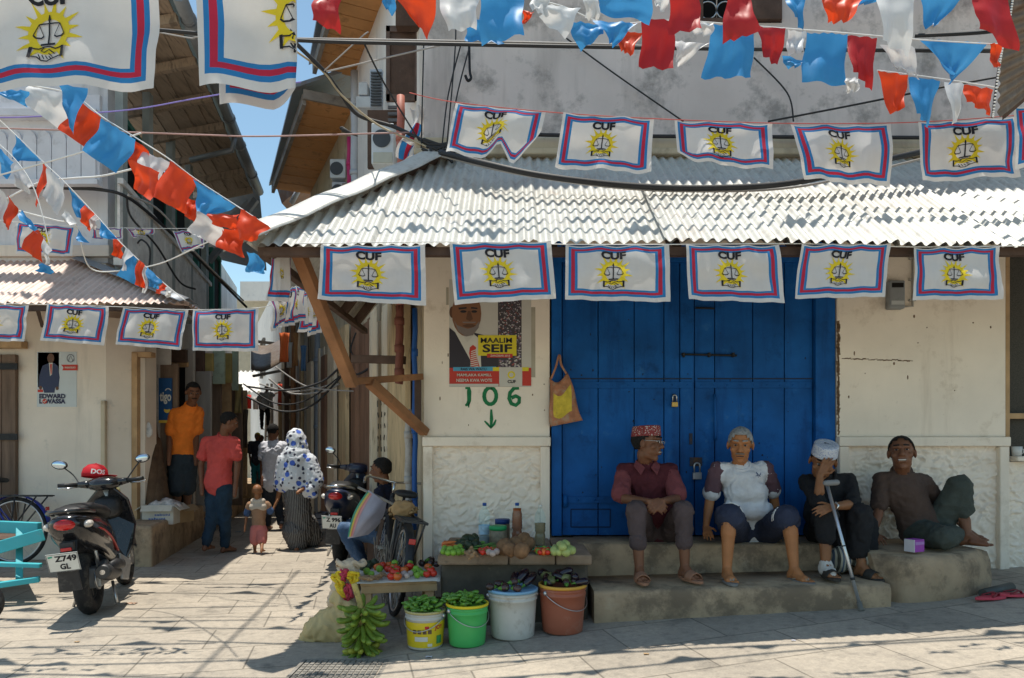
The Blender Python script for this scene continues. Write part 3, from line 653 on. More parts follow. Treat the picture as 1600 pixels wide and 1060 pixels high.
mb = MB(); slab(mb, 578, 108, 597, 168, 7.2, .06); w2_ = mb.build('window', mat('pale blue louvre', (.4, .45, .52), .6), alb)
mb = MB()
for i in range(12): slab(mb, 579, 112+i*4.6, 596, 114+i*4.6, 7.17, .02)
mb.build('louvre', mat('dark louvre gap', (.08, .09, .1), .7), w2_)
mb = MB(); slab(mb, 574, 172, 622, 262, 6.9, .05); w3_ = mb.build('window', wood_dark, alb)
mb = MB()
for i in range(9): slab(mb, 606, 165+i*10, 622, 169+i*10, 6.86, .03, rz=0)
mb.build('slat', mat('slat grey', (.12, .12, .13), .7), w3_)
mb = MB(); slab(mb, 580, 192, 615, 256, 6.55, .3); ac = mb.build('air_conditioner', mat('ac casing', (.55, .6, .63), .5, dirt=[((.3, .3, .28), .4, 6, .58)]), alb, bevel=.01)
mb = MB(); c_ = P(596, 216, 6.54); mb.tube([c_, c_+V((0, .02, 0))], .085, 24); mb.build('fan_grille', mat('ac fan', (.06, .07, .08), .6), ac)
mb = MB(); slab(mb, 583, 238, 613, 254, 6.54, .02); mb.build('service_panel', mat('ac panel', (.42, .44, .38), .6), ac)
mb = MB(); slab(mb, 556, 150, 580, 168, 7.9, .25); slab(mb, 560, 128, 574, 148, 7.9, .25); mb.build('wall_box', mat('wall box', (.5, .53, .56), .6), alb, bevel=.01)
def vpipe(px, py0, py1, y, r, m, lab):
    a, b = P(px, py0, y), P(px, py1, y); n_ = 10
    mb = MB(); mb.tube([a.lerp(b, i/n_)+V((.006*math.sin(i*2.3), 0, 0)) for i in range(n_+1)], r, 10)
    for t in (.2, .55, .85): c = a.lerp(b, t); mb.tube([c-V((0, 0, .03)), c+V((0, 0, .03))], r*1.25, 10)
    return tag(mb.build('drain_pipe', m), lab, 'pipe')
grey_pipe = mat('pale grey pipe', (.45, .48, .53), .5, dirt=[((.2, .2, .2), .4, 6, .55)])
vpipe(626, 150, 480, 6.1, .035, mat('terracotta pipe', (.42, .14, .1), .6, dirt=[((.2, .1, .08), .5, 6, .5)]), 'terracotta red drain pipe below the dark shutter')
vpipe(554, 112, 400, 8.8, .05, grey_pipe, 'pale grey drain pipe down the white house in the alley')
vpipe(546, 215, 420, 9.0, .035, mat('magenta pipe', (.5, .03, .14), .5), 'magenta drain pipe beside the pale grey one in the alley')
vpipe(648, 482, 828, 5.75, .022, mat('blue pipe', (.01, .08, .3), .5), 'thin blue pipe beside the poster wall corner')
vpipe(624, 478, 600, 5.9, .035, mat('rust pipe', (.2, .07, .05), .7), 'short rusty red pipe under the awning roof')
vpipe(497, 505, 800, 11.3, .06, mat('slate pipe', (.2, .23, .27), .6), 'slate grey drain pipe beside the peeling alley wall')
vpipe(638, 640, 840, 5.85, .03, mat('pale pipe', (.42, .4, .38), .7, dirt=[((.2, .17, .14), .6, 6, .5)]), 'stained pale pipe left of the thin blue pipe')
# boarded fronts of the alley's right side (vertical boards, some painted)
bfr = thing('shuttered_shop', (-1.6, 8.2, 0), 'closed shop front of tan and grey vertical boards behind the parked motorbike', 'shop front')
board_m = [mat('board tan', (.52, .39, .23), .8, var=.25, scale=3, stretch=(3, 3, .5), dirt=[((.1, .08, .06), .6, 5, .55)]), mat('board grey', (.42, .4, .38), .8, var=.25, scale=3, stretch=(3, 3, .5), dirt=[((.12, .1, .09), .6, 5, .55)]), mat('board brown', (.2, .11, .07), .8, var=.3, scale=3, stretch=(3, 3, .5)), mat('board cream', (.64, .54, .4), .8, var=.15, scale=3, stretch=(3, 3, .5), dirt=[((.16, .12, .08), .7, 5, .56)])]
random.seed(11)
mbs = [MB() for _ in range(4)]; y = 6.35
while y < 15.8:
    w = random.choice((.09, .2, .32, .42)); k = random.choice((0, 1, 2, 3, 3)) if y > 6.8 else 0; x = rside(y+w/2)
    d = (rside(y+w)-rside(y))/w; h = 2.75+random.uniform(-.1, .15); o = random.choice((.02, .04, .07, .12))
    mbs[k].prism([(rside(y)-o, y, 0), (rside(y+w-.012)-o, y+w-.012, 0), (rside(y+w-.012)-o, y+w-.012, h), (rside(y)-o, y, h)], (.05, 0, 0)); y += w
for k, n_ in enumerate(('tan_board', 'grey_board', 'brown_board', 'cream_board')): mbs[k].build(n_, board_m[k], bfr)
mb = MB()       # carved marks on two of the boards
for (px0, px1, yy) in ((524, 545, 9.3), (578, 598, 7.3)):
    for r_ in range(9):
        for c_ in range(3):
            y_ = yy+(c_-1)*.12+random.uniform(-.02, .02); z = HC-(612+r_*18-695)/F*yy
            mb.box((rside(y_)-.072, y_, z), (.006, .022, random.uniform(.03, .07)), eul(random.uniform(-40, 40), 0, 24))
mb.build('carved_marks', mat('carving dark', (.05, .045, .035), .9), bfr)
# further houses
def house(name, ya, yb, z1, m, label, z0=2.8):
    t = thing(name, (rside((ya+yb)/2), (ya+yb)/2, 0), label, 'building'); mb = MB()
    n_ = 3
    for i in range(n_): a = ya+(yb-ya)*i/n_; b = ya+(yb-ya)*(i+1)/n_; seg(mb, a, b, z0, z1)
    mb.prism([(rside(ya), ya, z0), (rside(ya)+2, ya, z0), (rside(ya)+2, ya, z1), (rside(ya), ya, z1)], (0, .1, 0))
    mb.build('wall', m, t); return t
h2 = house('alley_house', 9.02, 12.1, 5.9, beige_plaster, 'beige house with plank soffit eave further down the right of the alley')
h3 = house('alley_house', 12.15, 16, 5.0, mat('ochre plaster', (.45, .36, .24), .9, dirt=[((.1, .08, .06), .7, 2, .5)], world=True), 'narrow ochre house with peeling wall near the bend of the alley')
h4 = house('alley_house', 16.05, 27, 5.2, blue_white, 'far pale house where the alley bends left', z0=0)
mb = MB(); seg(mb, 9.0, 12.1, 0, 2.8); mb.build('lower_wall', beige_plaster, h2)
mb = MB(); seg(mb, 12.1, 16, 0, 2.8); mb.build('lower_wall', mat('brown lower wall', (.2, .13, .09), .9, var=.4, scale=2, dirt=[((.4, .35, .27), .7, 2.5, .55)], world=True), h3)
for hh, wins in ((h2, ((9.6, 4.4, .5, .8), (10.8, 4.3, .5, .9))), (h3, ((13, 3.9, .5, .8), (14.6, 3.9, .5, .8))), (h4, ((18, 1.6, .7, 1.4), (20, 3.8, .8, 1), (23, 3.8, .8, 1)))):
    for y, z, w, h in wins:
        mb = MB(); mb.box((rside(y), y, z), (.08, w, h), eul(rz=24)); ww = mb.build('window', dark_void, hh)
        mb = MB()
        for s_ in (-1, 1): mb.box((rside(y+s_*w/2)-.04, y+s_*w/2, z), (.06, .06, h+.1))
        mb.box((rside(y)-.05, y, z+h/2), (.06, w, .06), eul(rz=24)); mb.box((rside(y)-.05, y, z), (.03, w, .03), eul(rz=24)); mb.build('window_frame', wood_grey, ww)
# eaves with orange plank soffits, at P() depths worked out along the alley
soffit = mat('orange soffit planks', (.55, .27, .1), .65, var=.2, scale=2, bump=.2, dirt=[((.14, .07, .03), .6, 4, .55)])
def eave(t, ya, yb, over, z, rise, nb):
    """plank soffit running along the wall with a sheet roof on top"""
    d = V((rside(yb)-rside(ya), yb-ya, 0)); out = V((-1, -.45, 0)).normalized()
    A, B = V((rside(ya), ya, z)), V((rside(yb), yb, z)); mb = MB()
    for i in range(nb):
        t0, t1 = i/nb, (i+.93)/nb
        mb.prism([A+d*t0, A+d*t1, A+d*t1+out*over, A+d*t0+out*over], (0, 0, .03))
    mb.build('soffit', soffit, t)
    mb = MB(); mb.bar(A+out*over, B+out*over, .05, .14); mb.bar(A+V((0, -.04, .05)), A+out*over+V((0, -.04, .05)), .04, .12); mb.build('fascia', wood_grey, t)
    up = V((1, .4, 0)).normalized()
    mb = MB(); q0 = A+out*(over+.1)+V((0, -.1, .08)); q1 = B+out*(over+.1)+V((0, .1, .08)); mb.prism([q0, q1, q1+up*(over+.9)+V((0, 0, rise)), q0+up*(over+.9)+V((0, 0, rise))], (0, 0, .05))
    mb.build('roof_sheet', grey_roof, t)
eave(alb, 7.3, 9.05, .5, 6.15, .9, 9)
eave(h2, 9.1, 12.2, .62, 5.75, .8, 9)
mb = MB(); p0, p1 = P(436, 300, 12.6), P(505, 250, 12.6); mb.prism([P(432, 292, 12.4), P(505, 252, 12.4), P(508, 262, 12.4), P(440, 318, 12.4)], (0, 2.2, 0)); mb.build('rusty_roof', corr_metal('rusty sheet', (.2, .12, .08), (.3, .12, .05), .1, .7, .45), h3)
mb = MB(); mb.tube([P(490, 252, 12.3), P(462, 305, 12.3), P(455, 318, 12.3)], .05, 8); mb.tube([P(475, 252, 12.2), P(512, 251, 12.2)], .06, 8); mb.build('gutter', grey_pipe, h3)
# small things clinging to the walls between px 455-545
for i, (a, m, nm, lab) in enumerate((((515, 248, 540, 278, 9.4), 'ac casing', 'air_conditioner', 'boxy white air conditioner above the magenta pipe'), ((518, 284, 541, 312, 9.4), 'wall box', 'air_conditioner', 'lower grey air conditioner under the boxy white one'))):
    t = thing(nm, P((a[0]+a[2])/2, a[3], a[4]), lab, 'air conditioner'); mb = MB(); slab(mb, *a, .3); mb.build('casing', MATS[m], t, bevel=.015)
    mb = MB(); c_ = P((a[0]+a[2])/2-2, (a[1]+a[3])/2, a[4]-.01); mb.tube([c_, c_+V((0, .02, 0))], .09, 20); mb.build('fan_grille', MATS['ac fan'], t)
# far end of the alley
feb = thing('far_building', (-9.5, 26, 0), 'cream building closing the far end of the alley', 'building')
mb = MB(); slab(mb, 330, 468, 455, 760, 25, .3); mb.build('wall', mat('cream far wall', (.52, .45, .33), .9, var=.1, dirt=[((.3, .25, .18), .5, .8, .55)], world=True), feb)
mb = MB(); slab(mb, 392, 655, 397, 725, 24.9, .05); mb.build('door', wood_dark, feb); mb = MB(); slab(mb, 402, 655, 406, 725, 24.9, .05); mb.build('door', wood_dark, feb)
mb = MB(); slab(mb, 375, 440, 440, 470, 24.5, .1); mb.build('parapet', blue_white, feb)
fw = thing('corrugated_awning', (-9, 22, 3), 'pale corrugated awning across the far end of the alley', 'awning')
def aw(u, t): return V((-8.95+u, 21+1.2*t, Z(612, 21)+.75*t)), V((0, -.5, 1)).normalized()
corrugated(aw, 1.3, 0, 9, .03, 'sheet', blue_white, fw, nv=3)
aw2 = thing('dark_awning', P(425, 560, 15), 'sagging brown sheet awning over the middle of the alley', 'awning')
mb = MB(); mb.grid(lambda u, v: P(392+u*62, 535+v*42-u*v*10+6*math.sin(u*5), 15.5-v*1.6), 8, 5); mb.build('sheet', brown_roof, aw2, solid=.02)
mb = MB(); mb.bar(P(385, 532, 15.6), P(455, 540, 15.6), .06, .06); mb.bar(P(395, 588, 14), P(452, 577, 14), .05, .05); mb.build('pole', wood_grey, aw2)
mb = MB(); slab(mb, 455, 592, 475, 594, 13, .8); mb.prism([P(440, 610, 12.8), P(474, 593, 12.8), P(476, 602, 12.8), P(445, 622, 12.8)], (0, .6, 0)); tag(mb.build('small_canopy', wood_dark), 'small dark wooden canopy on the peeling alley wall', 'canopy')
# tiny shop goods deep in the alley
for i, (px, py, w, h, c, lab) in enumerate(((388, 628, 8, 22, (.7, .05, .03), 'red and white cloth flags hung deep in the alley, left end'), (399, 630, 8, 20, (.65, .62, .6), 'white cloth flag between red ones deep in the alley'), (408, 628, 8, 20, (.7, .05, .03), 'red cloth flag right of the white one deep in the alley'), (432, 622, 8, 16, (.72, .06, .03), 'red cloth flag behind the wires deep in the alley'), (444, 624, 6, 16, (.7, .05, .03), 'small red cloth flag nearest the brown doors in the alley'), (441, 680, 4, 30, (.05, .2, .35), 'blue cloth strip hung by the far shop'))):
    mb = MB(); mb.grid(lambda u, v: P(px+(u-.5)*w, py+(v-.5)*h, 17.5)+V((0, .05*math.sin(u*9), 0)), 6, 3); tag(mb.build('cloth_flag', mat('far cloth %d' % (i % 2 if c[1] > .5 else 7), c, .7, transl=.3) if False else mat('far cloth '+'%.2f' % c[1], c, .7, transl=.3), solid=.004), lab, 'flag', 'far alley flags')
# green bough-like door frames right in the alley: poles
for i, (px, y0_, y1_, y, m, lab) in enumerate(((457, 500, 700, 12.6, wood_orange, 'orange door post beside the peeling alley wall'), (447, 540, 720, 13.5, wood_dark, 'dark brown door post deep in the alley'), (478, 520, 830, 11.9, wood_grey, 'grey weathered post left of the slate pipe'))):
    mb = MB(); slab(mb, px-3, y0_, px+3, y1_, y, .08); tag(mb.build('door_post', m, bevel=.005), lab, 'post')
# ================================================================ SHOP FRONTS, LEFT SIDE OF THE ALLEY
shp = thing('open_shop', (-4.6, 8.3, .43), 'open shop with wooden posts and hanging goods at the left corner', 'shop')
def box_part(name, m, rects, parent=shp, bevel=.004):
    mb = MB()
    for r_ in rects: slab(mb, *r_)
    return mb.build(name, m, parent, bevel=bevel)
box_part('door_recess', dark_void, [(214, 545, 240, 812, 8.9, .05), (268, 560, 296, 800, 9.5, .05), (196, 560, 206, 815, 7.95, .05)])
box_part('door_post', wood_tan, [(205, 552, 214, 818, 7.75, .12)]); box_part('door_post', mat('pale post', (.42, .4, .38), .8, dirt=[((.15, .13, .12), .6, 5, .5)]), [(236, 545, 247, 800, 8.35, .12)])
box_part('lintel', wood_tan, [(205, 550, 236, 558, 7.76, .1), (266, 565, 292, 573, 8.9, .1)])
box_part('door_leaf', mat('weathered brown leaf', (.2, .14, .1), .85, var=.3, scale=3, stretch=(3, 3, .5), dirt=[((.07, .05, .04), .6, 5, .55)]), [(244, 568, 277, 806, 8.4, .05)]); box_part('cloth_drape', mat('pale cloth', (.5, .48, .45), .9), [(232, 545, 266, 570, 8.3, .03)])
box_part('door_leaf', mat('grey leaf', (.4, .38, .35), .8, var=.2, scale=2, stretch=(3, 3, .5)), [(289, 545, 302, 800, 8.95, .06), (306, 580, 329, 800, 9.6, .05)])
box_part('door_leaf', MATS['weathered brown leaf'], [(329, 590, 345, 790, 10.3, .05), (361, 605, 378, 790, 11.6, .05)]); box_part('door_leaf', wood_tan, [(345, 598, 360, 780, 10.9, .05), (378, 610, 385, 775, 12.2, .05)])
box_part('painted_panel', mat('pale green paint', (.4, .48, .36), .7, var=.1, dirt=[((.2, .2, .15), .5, 4, .55)]), [(332, 548, 350, 600, 10.2, .05), (362, 548, 371, 610, 11.2, .05)])
box_part('painted_panel', mat('mustard paint', (.4, .3, .1), .7, var=.2), [(316, 552, 332, 580, 9.7, .05), (350, 552, 361, 598, 10.8, .05)])
box_part('signboard', wood_dark, [(266, 546, 290, 566, 8.8, .06), (300, 545, 318, 580, 9.3, .05)])
# telecom sign
tg = thing('shop_sign', P(258, 661, 8.35), 'tall blue sign with white lettering and a smiling mark behind the orange shirt', 'sign')
sa, sb = P(247, 591, 8.34), P(268, 661, 8.34); sw_, sh_ = sb.x-sa.x, sa.z-sb.z
mb = MB(); slab(mb, 247, 591, 268, 661, 8.36, .02); mb.build('sign_board', mat('sign blue', (.02, .09, .25), .5), tg)
fnS = lambda x, y: V((sa.x+x, 8.352, sb.z+y))
mb = MB(); put_text(mb, 'tigo', fnS, sw_*.07, sh_*.42, sw_*.86, sh_*.27, 0, .03)
def arc(mb, fn, cx, cy, r, a0, a1, w, n=10, mi=0, asp=1):
    pts = [(cx+r*math.cos(R(a0+(a1-a0)*i/n)), cy+r*asp*math.sin(R(a0+(a1-a0)*i/n))) for i in range(n+1)]
    stroke(mb, fn, pts, w, mi)
def stroke(mb, fn, pts, w, mi=0):
    n = len(pts)
    L = []
    for i in range(n):
        a, b = pts[max(i-1, 0)], pts[min(i+1, n-1)]; dx, dy = b[0]-a[0], b[1]-a[1]; k = math.hypot(dx, dy) or 1
        ww = w[i] if isinstance(w, (list, tuple)) else w
        L.append((pts[i][0]-dy/k*ww/2, pts[i][1]+dx/k*ww/2, pts[i][0]+dy/k*ww/2, pts[i][1]-dx/k*ww/2))
    mb.add([fn(p[0], p[1]) for p in L]+[fn(p[2], p[3]) for p in L], [(i, i+1, n+i+1, n+i) for i in range(n-1)], mi)
arc(mb, fnS, sw_*.7, sh_*.7, sw_*.22, 20, 160, .012); mb.build('lettering', mat('sign white', (.7, .7, .65), .6), tg)
mb = MB(); arc(mb, fnS, sw_*.62, sh_*.32, sw_*.2, 190, 350, [.006, .02, .03, .035, .04, .045, .04, .035, .03, .02, .006]); mb.quad(fnS(0, .0), fnS(sw_, 0), fnS(sw_, sh_*.06), fnS(0, sh_*.06)); mb.build('smile_mark', mat('sign yellow', (.75, .5, .08), .6), tg)
# hanging shop goods
random.seed(5)
goods = [(218, 590, 7, 14, (.7, .15, .08)), (217, 612, 5, 9, (.3, .35, .1)), (214, 630, 8, 16, (.6, .1, .12)), (222, 650, 9, 24, (.5, .45, .42)), (216, 662, 8, 22, (.55, .1, .1)), (232, 672, 14, 24, (.5, .48, .46)), (213, 690, 12, 30, (.42, .28, .2)), (222, 712, 12, 34, (.4, .37, .33)), (212, 740, 10, 30, (.3, .15, .1))]
for i, (px, py, w, h, c) in enumerate(goods):
    mb = MB(); y = 7.9; a = P(px, py+h/2, y); ww = w/F*y/2; hh = h/F*y
    mb.loft([(V((0, 0, 0)), ww*.3, .01, 2.5), (V((0, 0, 0)), ww*.3, .01, 2.5)]) if False else mb.lathe([(.003, hh), (ww*.4, hh*.9), (ww*.85, hh*.6), (ww, hh*.25), (ww*.8, .02), (.01, 0)], a, 9, Matrix.Diagonal((1, .5, 1)))
    tag(mb.build('plastic_packet', mat('packet '+'%.2f%.2f' % (c[0], c[1]), c, .35, var=.4, scale=14)), 'crinkled plastic packet hanging, %s from the top in the shop doorway' % ORD[i], 'packet', 'packets hanging in the shop doorway')
mb = MB(); mb.cap(P(237, 640, 8.2), P(243, 800, 8.0), .05, .19, fl=.6); mb.cap(P(246, 690, 8.2), P(252, 800, 8.0), .06, .16, fl=.6); mb.cap(P(228, 730, 8.2), P(228, 800, 8.0), .05, .14, fl=.6)
tag(mb.build('brown_drape', mat('brown drape', (.1, .06, .035), .95, var=.4, scale=8)), 'dark brown cloth drape gathered in the shop doorway', 'drape')
# cardboard boxes on the walkway
def carton(px0, px1, pytop, pybot, y, dep, lab, rz, m, txt=None):
    a, b = P(px0, pybot, y), P(px1, pytop, y); w, h = b.x-a.x, b.z-a.z; t = thing('cardboard_box', V(((a.x+b.x)/2, y+dep/2, a.z)), lab, 'box', rz=R(rz)); mb = MB(); th = .006
    mb.box((0, -dep/2, h/2), (w, th, h)); mb.box((0, dep/2, h/2), (w, th, h)); mb.box((-w/2, 0, h/2), (th, dep-.01, h)); mb.box((w/2, 0, h/2), (th, dep-.01, h)); mb.box((0, 0, .01), (w-.01, dep-.01, th)); mb.build('carton', m, t, local=True)
    mb = MB(); mb.box((-w/2-.04, 0, h-.005), (.1, dep, th), eul(0, -35)); mb.box((w/2+.04, 0, h-.005), (.1, dep, th), eul(0, 40)); mb.box((0, -dep/2-.035, h-.01), (w, .08, th), eul(55)); mb.build('flap', m, t, local=True)
    if txt:
        mb = MB(); fn = lambda x, y_: V((x, -dep/2-.005, y_))
        put_text(mb, txt, fn, -w*.1, h*.5, w*.5, h*.14, 0, .02); put_text(mb, txt, fn, -w*.3, h*.25, w*.55, h*.16, 0, .03); mb.build('print', mat('carton ink', (.04, .1, .35), .7), t, local=True)
carton(221, 267, 793, 820, 7.75, .3, 'white printed cardboard box at the edge of the shop step', 6, mat('white carton', (.55, .5, .42), .85, var=.1, dirt=[((.3, .22, .12), .5, 6, .6)]), 'sabuni')
carton(268, 282, 795, 818, 7.95, .3, 'plain brown cardboard box behind the white printed one', -8, mat('brown carton', (.38, .25, .13), .85, var=.1))
carton(206, 219, 800, 818, 7.9, .25, 'small brown cardboard box by the shop door post', 0, MATS['brown carton'])
mb = MB(); p = P(250, 795, 7.8); mb.ell(p+V((0, .1, .03)), (.2, .12, .07)); ob = mb.build('plastic_bag', mat('clear plastic', (.5, .46, .44), .2, var=.4, scale=20)); tag(ob, 'crumpled plastic bag in the white printed cardboard box', 'bag')
def jitter(ob, a, sc):
    for v in ob.data.vertices:
        n_ = noise.noise_vector((v.co+V((3, 1, 2)))*sc); v.co += n_*a
jitter(ob, .06, 18)

# clothes, nets and small goods hung along the alley
random.seed(31)
hung = [(444, 520, 9.9, 16, 46, (.55, .12, .03), 'orange cloth strip'), (452, 535, 11.5, 9, 40, (.5, .48, .46), 'white cloth strip'), (462, 520, 11.2, 8, 52, (.4, .2, .08), 'rust brown cloth strip'), (474, 540, 10.6, 9, 40, (.1, .2, .35), 'slate blue cloth strip'), (437, 600, 13, 7, 34, (.6, .08, .04), 'narrow red cloth strip'), (424, 615, 15.6, 6, 22, (.6, .57, .55), 'small white cloth strip'), (372, 600, 11.4, 12, 46, (.45, .36, .16), 'mustard cloth strip'), (383, 640, 12, 9, 60, (.14, .1, .07), 'dark brown cloth strip')]
for i, (px, py, y, w, h, c, nm_) in enumerate(hung):
    mb = MB(); mb.grid(lambda u, v: P(px+(u-.5)*w*(1-.15*v), py+v*h, y)+V((0, .03*math.sin(u*9+v*4), 0)), 7, 7)
    tag(mb.build('hung_cloth', mat('hung '+nm_, c, .85, transl=.25), solid=.004), '%s hanging in the alley' % nm_, 'cloth', 'cloths hung along the alley')
for i, (px, py, w, h, y, c, lab) in enumerate(((384, 768, 16, 22, 12.4, (.3, .2, .1), 'brown crate on the far end of the shop walkway'), (352, 772, 15, 18, 10.9, (.35, .33, .3), 'grey crate behind the red shirted man'), (500, 815, 14, 26, 9.6, (.12, .14, .18), 'dark blue crate against the boarded alley wall'), (448, 760, 12, 20, 12.5, (.4, .3, .18), 'tan crate by the peeling alley wall'))):
    t = thing('crate', P(px, py+h/2, y), lab, 'crate'); m_ = mat('crate %d' % i, c, .8, var=.2); a, b = P(px-w/2, py-h/2, y), P(px+w/2, py+h/2, y); W_, H_ = b.x-a.x, a.z-b.z; cx_, cz_ = (a.x+b.x)/2, (a.z+b.z)/2
    mb = MB()
    for k in range(3): mb.box((cx_, y, b.z+H_*(k+.5)/3), (W_, .02, H_*.27)); mb.box((cx_, y+.3, b.z+H_*(k+.5)/3), (W_, .02, H_*.27))
    mb.build('crate_slat', m_, t)
    mb = MB()
    for s_ in (-1, 1): mb.box((cx_+s_*W_/2, y+.15, cz_), (.02, .32, H_))
    mb.build('side_board', m_, t)
# ================================================================ PARTY FLAGS
cloth_w = mat('flag cotton', (.72, .69, .66), .85, var=.05, scale=8, transl=.3, bump=.12, bscale=160)
cloth_b = mat('flag blue print', (.03, .2, .47), .85, var=.08, scale=8, transl=.22)
cloth_r = mat('flag red print', (.5, .025, .06), .85, var=.08, scale=8, transl=.22)
ink_y = mat('flag yellow print', (.78, .6, .03), .85, transl=.2)
ink_k = mat('flag black print', (.015, .014, .018), .85)
FM = [cloth_w, cloth_b, cloth_r, ink_y, ink_k]
US = [0, .03, .055, .09, .115]; UE = [.865, .892, .928, .955, 1]
def linsp(a, b, n): return [a+(b-a)*i/n for i in range(n+1)]
def cuf(corners, y, amp, label, group, seed=1, bottom=None, ys=None, text=True, kwave=2.2, vtop=.0, thick=0, fold=None):
    """flag with printed border, word, sun, scales and handshake; corners TL TR BR BL in photo pixels at depth y (or 3-D points)"""
    yy = ys or [y]*4
    c = [q if isinstance(q, Vector) else P(q[0], q[1], yy[i]) for i, q in enumerate(corners)]
    w = ((c[1]-c[0]).length+(c[2]-c[3]).length)/2; h = ((c[3]-c[0]).length+(c[2]-c[1]).length)/2
    n = (c[1]-c[0]).cross(c[3]-c[0]).normalized()
    if n.y > 0: n = -n
    ph = seed*1.7; lt = (c[1]-c[0])
    def base(u, v):
        if bottom: v = v*np.interp(u, [b[0] for b in bottom], [b[1] for b in bottom])
        bk_ = V((0, 0, 0))
        if fold and u > fold: bk_ = n*(.012+.1*min(1, (u-fold)*4)); u = fold-(u-fold)*.75
        p = c[0].lerp(c[1], u).lerp(c[3].lerp(c[2], u), v)-bk_
        p = p-V((0, 0, 1))*(.012*math.sin(math.pi*((u*3) % 1))*(1-v))
        a = amp*(.25+.75*v)*math.sin(2*math.pi*kwave*u+ph+v*1.2)+amp*.6*math.sin(2*math.pi*kwave*2.3*u+ph*2.1-v*2)*v+amp*.5*math.sin(6*v+ph)
        a += .012*noise.noise(V((u*5, v*4, seed*3.1)))
        return p+n*a
    def fn(u, v, off=0):
        p = base(u, v)
        if off:
            du = base(u+.01, v)-p; dv = base(u, v+.01)-p; nn = du.cross(dv).normalized()
            if nn.dot(n) < 0: nn = -nn
            p = p+nn*off
        return p
    mb = MB()
    uu = US[:-1]+linsp(.115, .865, 16)+UE[1:]
    vv = [0, vtop+.02, vtop+.055, vtop+.09, vtop+.125]+linsp(vtop+.125, .8, 8)[1:]+[.835, .88, .925, 1]
    def band(t, edges, lo):   # stripe index along one axis
        pass
    nu, nv = len(uu)-1, len(vv)-1
    vs = [fn(u, v) for v in vv for u in uu]
    def idx(i, j):
        a = i if i < 4 else (3-(i-(nu-4)) if i >= nu-4 else 9)
        b = j if j < 4 else (3-(j-(nv-4)) if j >= nv-4 else 9)
        k = min(a, b); return {0: 0, 1: 1, 2: 2, 3: 1}.get(k, 0)
    o = 0
    for j in range(nv):
        for i in range(nu):
            mb.f.append((j*(nu+1)+i, j*(nu+1)+i+1, (j+1)*(nu+1)+i+1, (j+1)*(nu+1)+i)); mb.m.append(idx(i, j)); mb.s.append(True)
    mb.v += vs
    asp = w/h      # emblem is drawn in units of the flag's width
    def f2(off): return lambda a, b: fn(a, b*asp, off)
    cx, cy = .46, .5/asp
    fy, fk = f2(.0025), f2(.005)
    for k in range(3):
        r0, r1 = .078+.013*k, .078+.013*(k+1); m_ = 28
        mb.add([fy(cx+r*math.cos(2*math.pi*i/m_), cy+r*math.sin(2*math.pi*i/m_)) for r in (r0, r1) for i in range(m_)], [(i, (i+1) % m_, m_+(i+1) % m_, m_+i) for i in range(m_)], 3)
    for i in range(16):
        a = 2*math.pi*(i+.5)/16; r = .165 if i % 2 else .19
        if abs(math.sin(a)-1) < .12: continue
        mb.add([fy(cx+.112*math.cos(a-.13), cy+.112*math.sin(a-.13)), fy(cx+.112*math.cos(a+.13), cy+.112*math.sin(a+.13)), fy(cx+(r+.112)/2*math.cos(a+.05), cy+(r+.112)/2*math.sin(a+.05)), fy(cx+r*math.cos(a), cy+r*math.sin(a)), fy(cx+(r+.112)/2*math.cos(a-.05), cy+(r+.112)/2*math.sin(a-.05))], [(0, 1, 2, 3, 4)], 3)
    S_ = lambda pts, w_: stroke(mb, fk, [(cx+p[0], cy+p[1]) for p in pts], w_, 4)
    S_([(0, -.085), (0, .0), (0, .058)], .011); S_([(0, -.1), (0, -.07)], [.004, .02])
    S_([(-.062, -.05), (-.03, -.055), (0, -.055), (.03, -.055), (.062, -.05)], .007); S_([(-.045, .062), (0, .058), (.045, .062)], .012)
    for s_ in (-1, 1):
        px_ = s_*.062; S_([(px_, -.05), (px_-.028, .008)], .0045); S_([(px_, -.05), (px_+.028, .008)], .0045); S_([(px_-.03, .01), (px_-.015, .022), (px_+.015, .022), (px_+.03, .01)], .009)
    hy = .108
    for s_ in (-1, 1):
        mb.add([fk(cx+s_*.1, cy+hy-.028), fk(cx+s_*.083, cy+hy-.03), fk(cx+s_*.083, cy+hy+.034), fk(cx+s_*.1, cy+hy+.032)], [(0, 1, 2, 3)], 4)
    S_([(-.083, hy-.022), (-.05, hy-.02), (-.02, hy-.035), (.01, hy-.036), (.05, hy-.018), (.083, hy-.022)], .007)
    S_([(-.083, hy+.026), (-.05, hy+.028), (-.025, hy+.046), (.005, hy+.05), (.04, hy+.034), (.083, hy+.026)], .007)
    S_([(-.02, hy-.034), (-.035, hy-.008), (-.015, hy-.002), (.01, hy-.018), (.05, hy+.012)], .006)
    for i in range(4): S_([(-.045+i*.02, hy+.012+i*.003), (-.03+i*.02, hy+.038)], .0055)
    S_([(.01, hy+.004), (.038, hy+.028)], .005)
    if text: put_text(mb, 'CUF', lambda x, y_: fk(x, y_), cx-.12, .25/asp, .24, -.14/asp, 4, .05)
    ob = mb.build('party_flag', FM, fix=False, solid=thick)
    return tag(ob, label, 'flag', group)
POS_L = ['leftmost', 'second from left', 'third from left', 'fourth from left', 'fifth from left', 'sixth from left']
low = [((502, 383), (664, 382), (666, 478), (497, 468)), ((702, 378), (861, 376), (869, 466), (710, 476)), ((884, 382), (1046, 381), (1047, 472), (883, 468)), ((1071, 382), (1217, 382), (1226, 474), (1076, 468)), ((1252, 382), (1392, 380), (1384, 464), (1242, 467)), ((1430, 386), (1562, 384), (1566, 468), (1428, 469))]
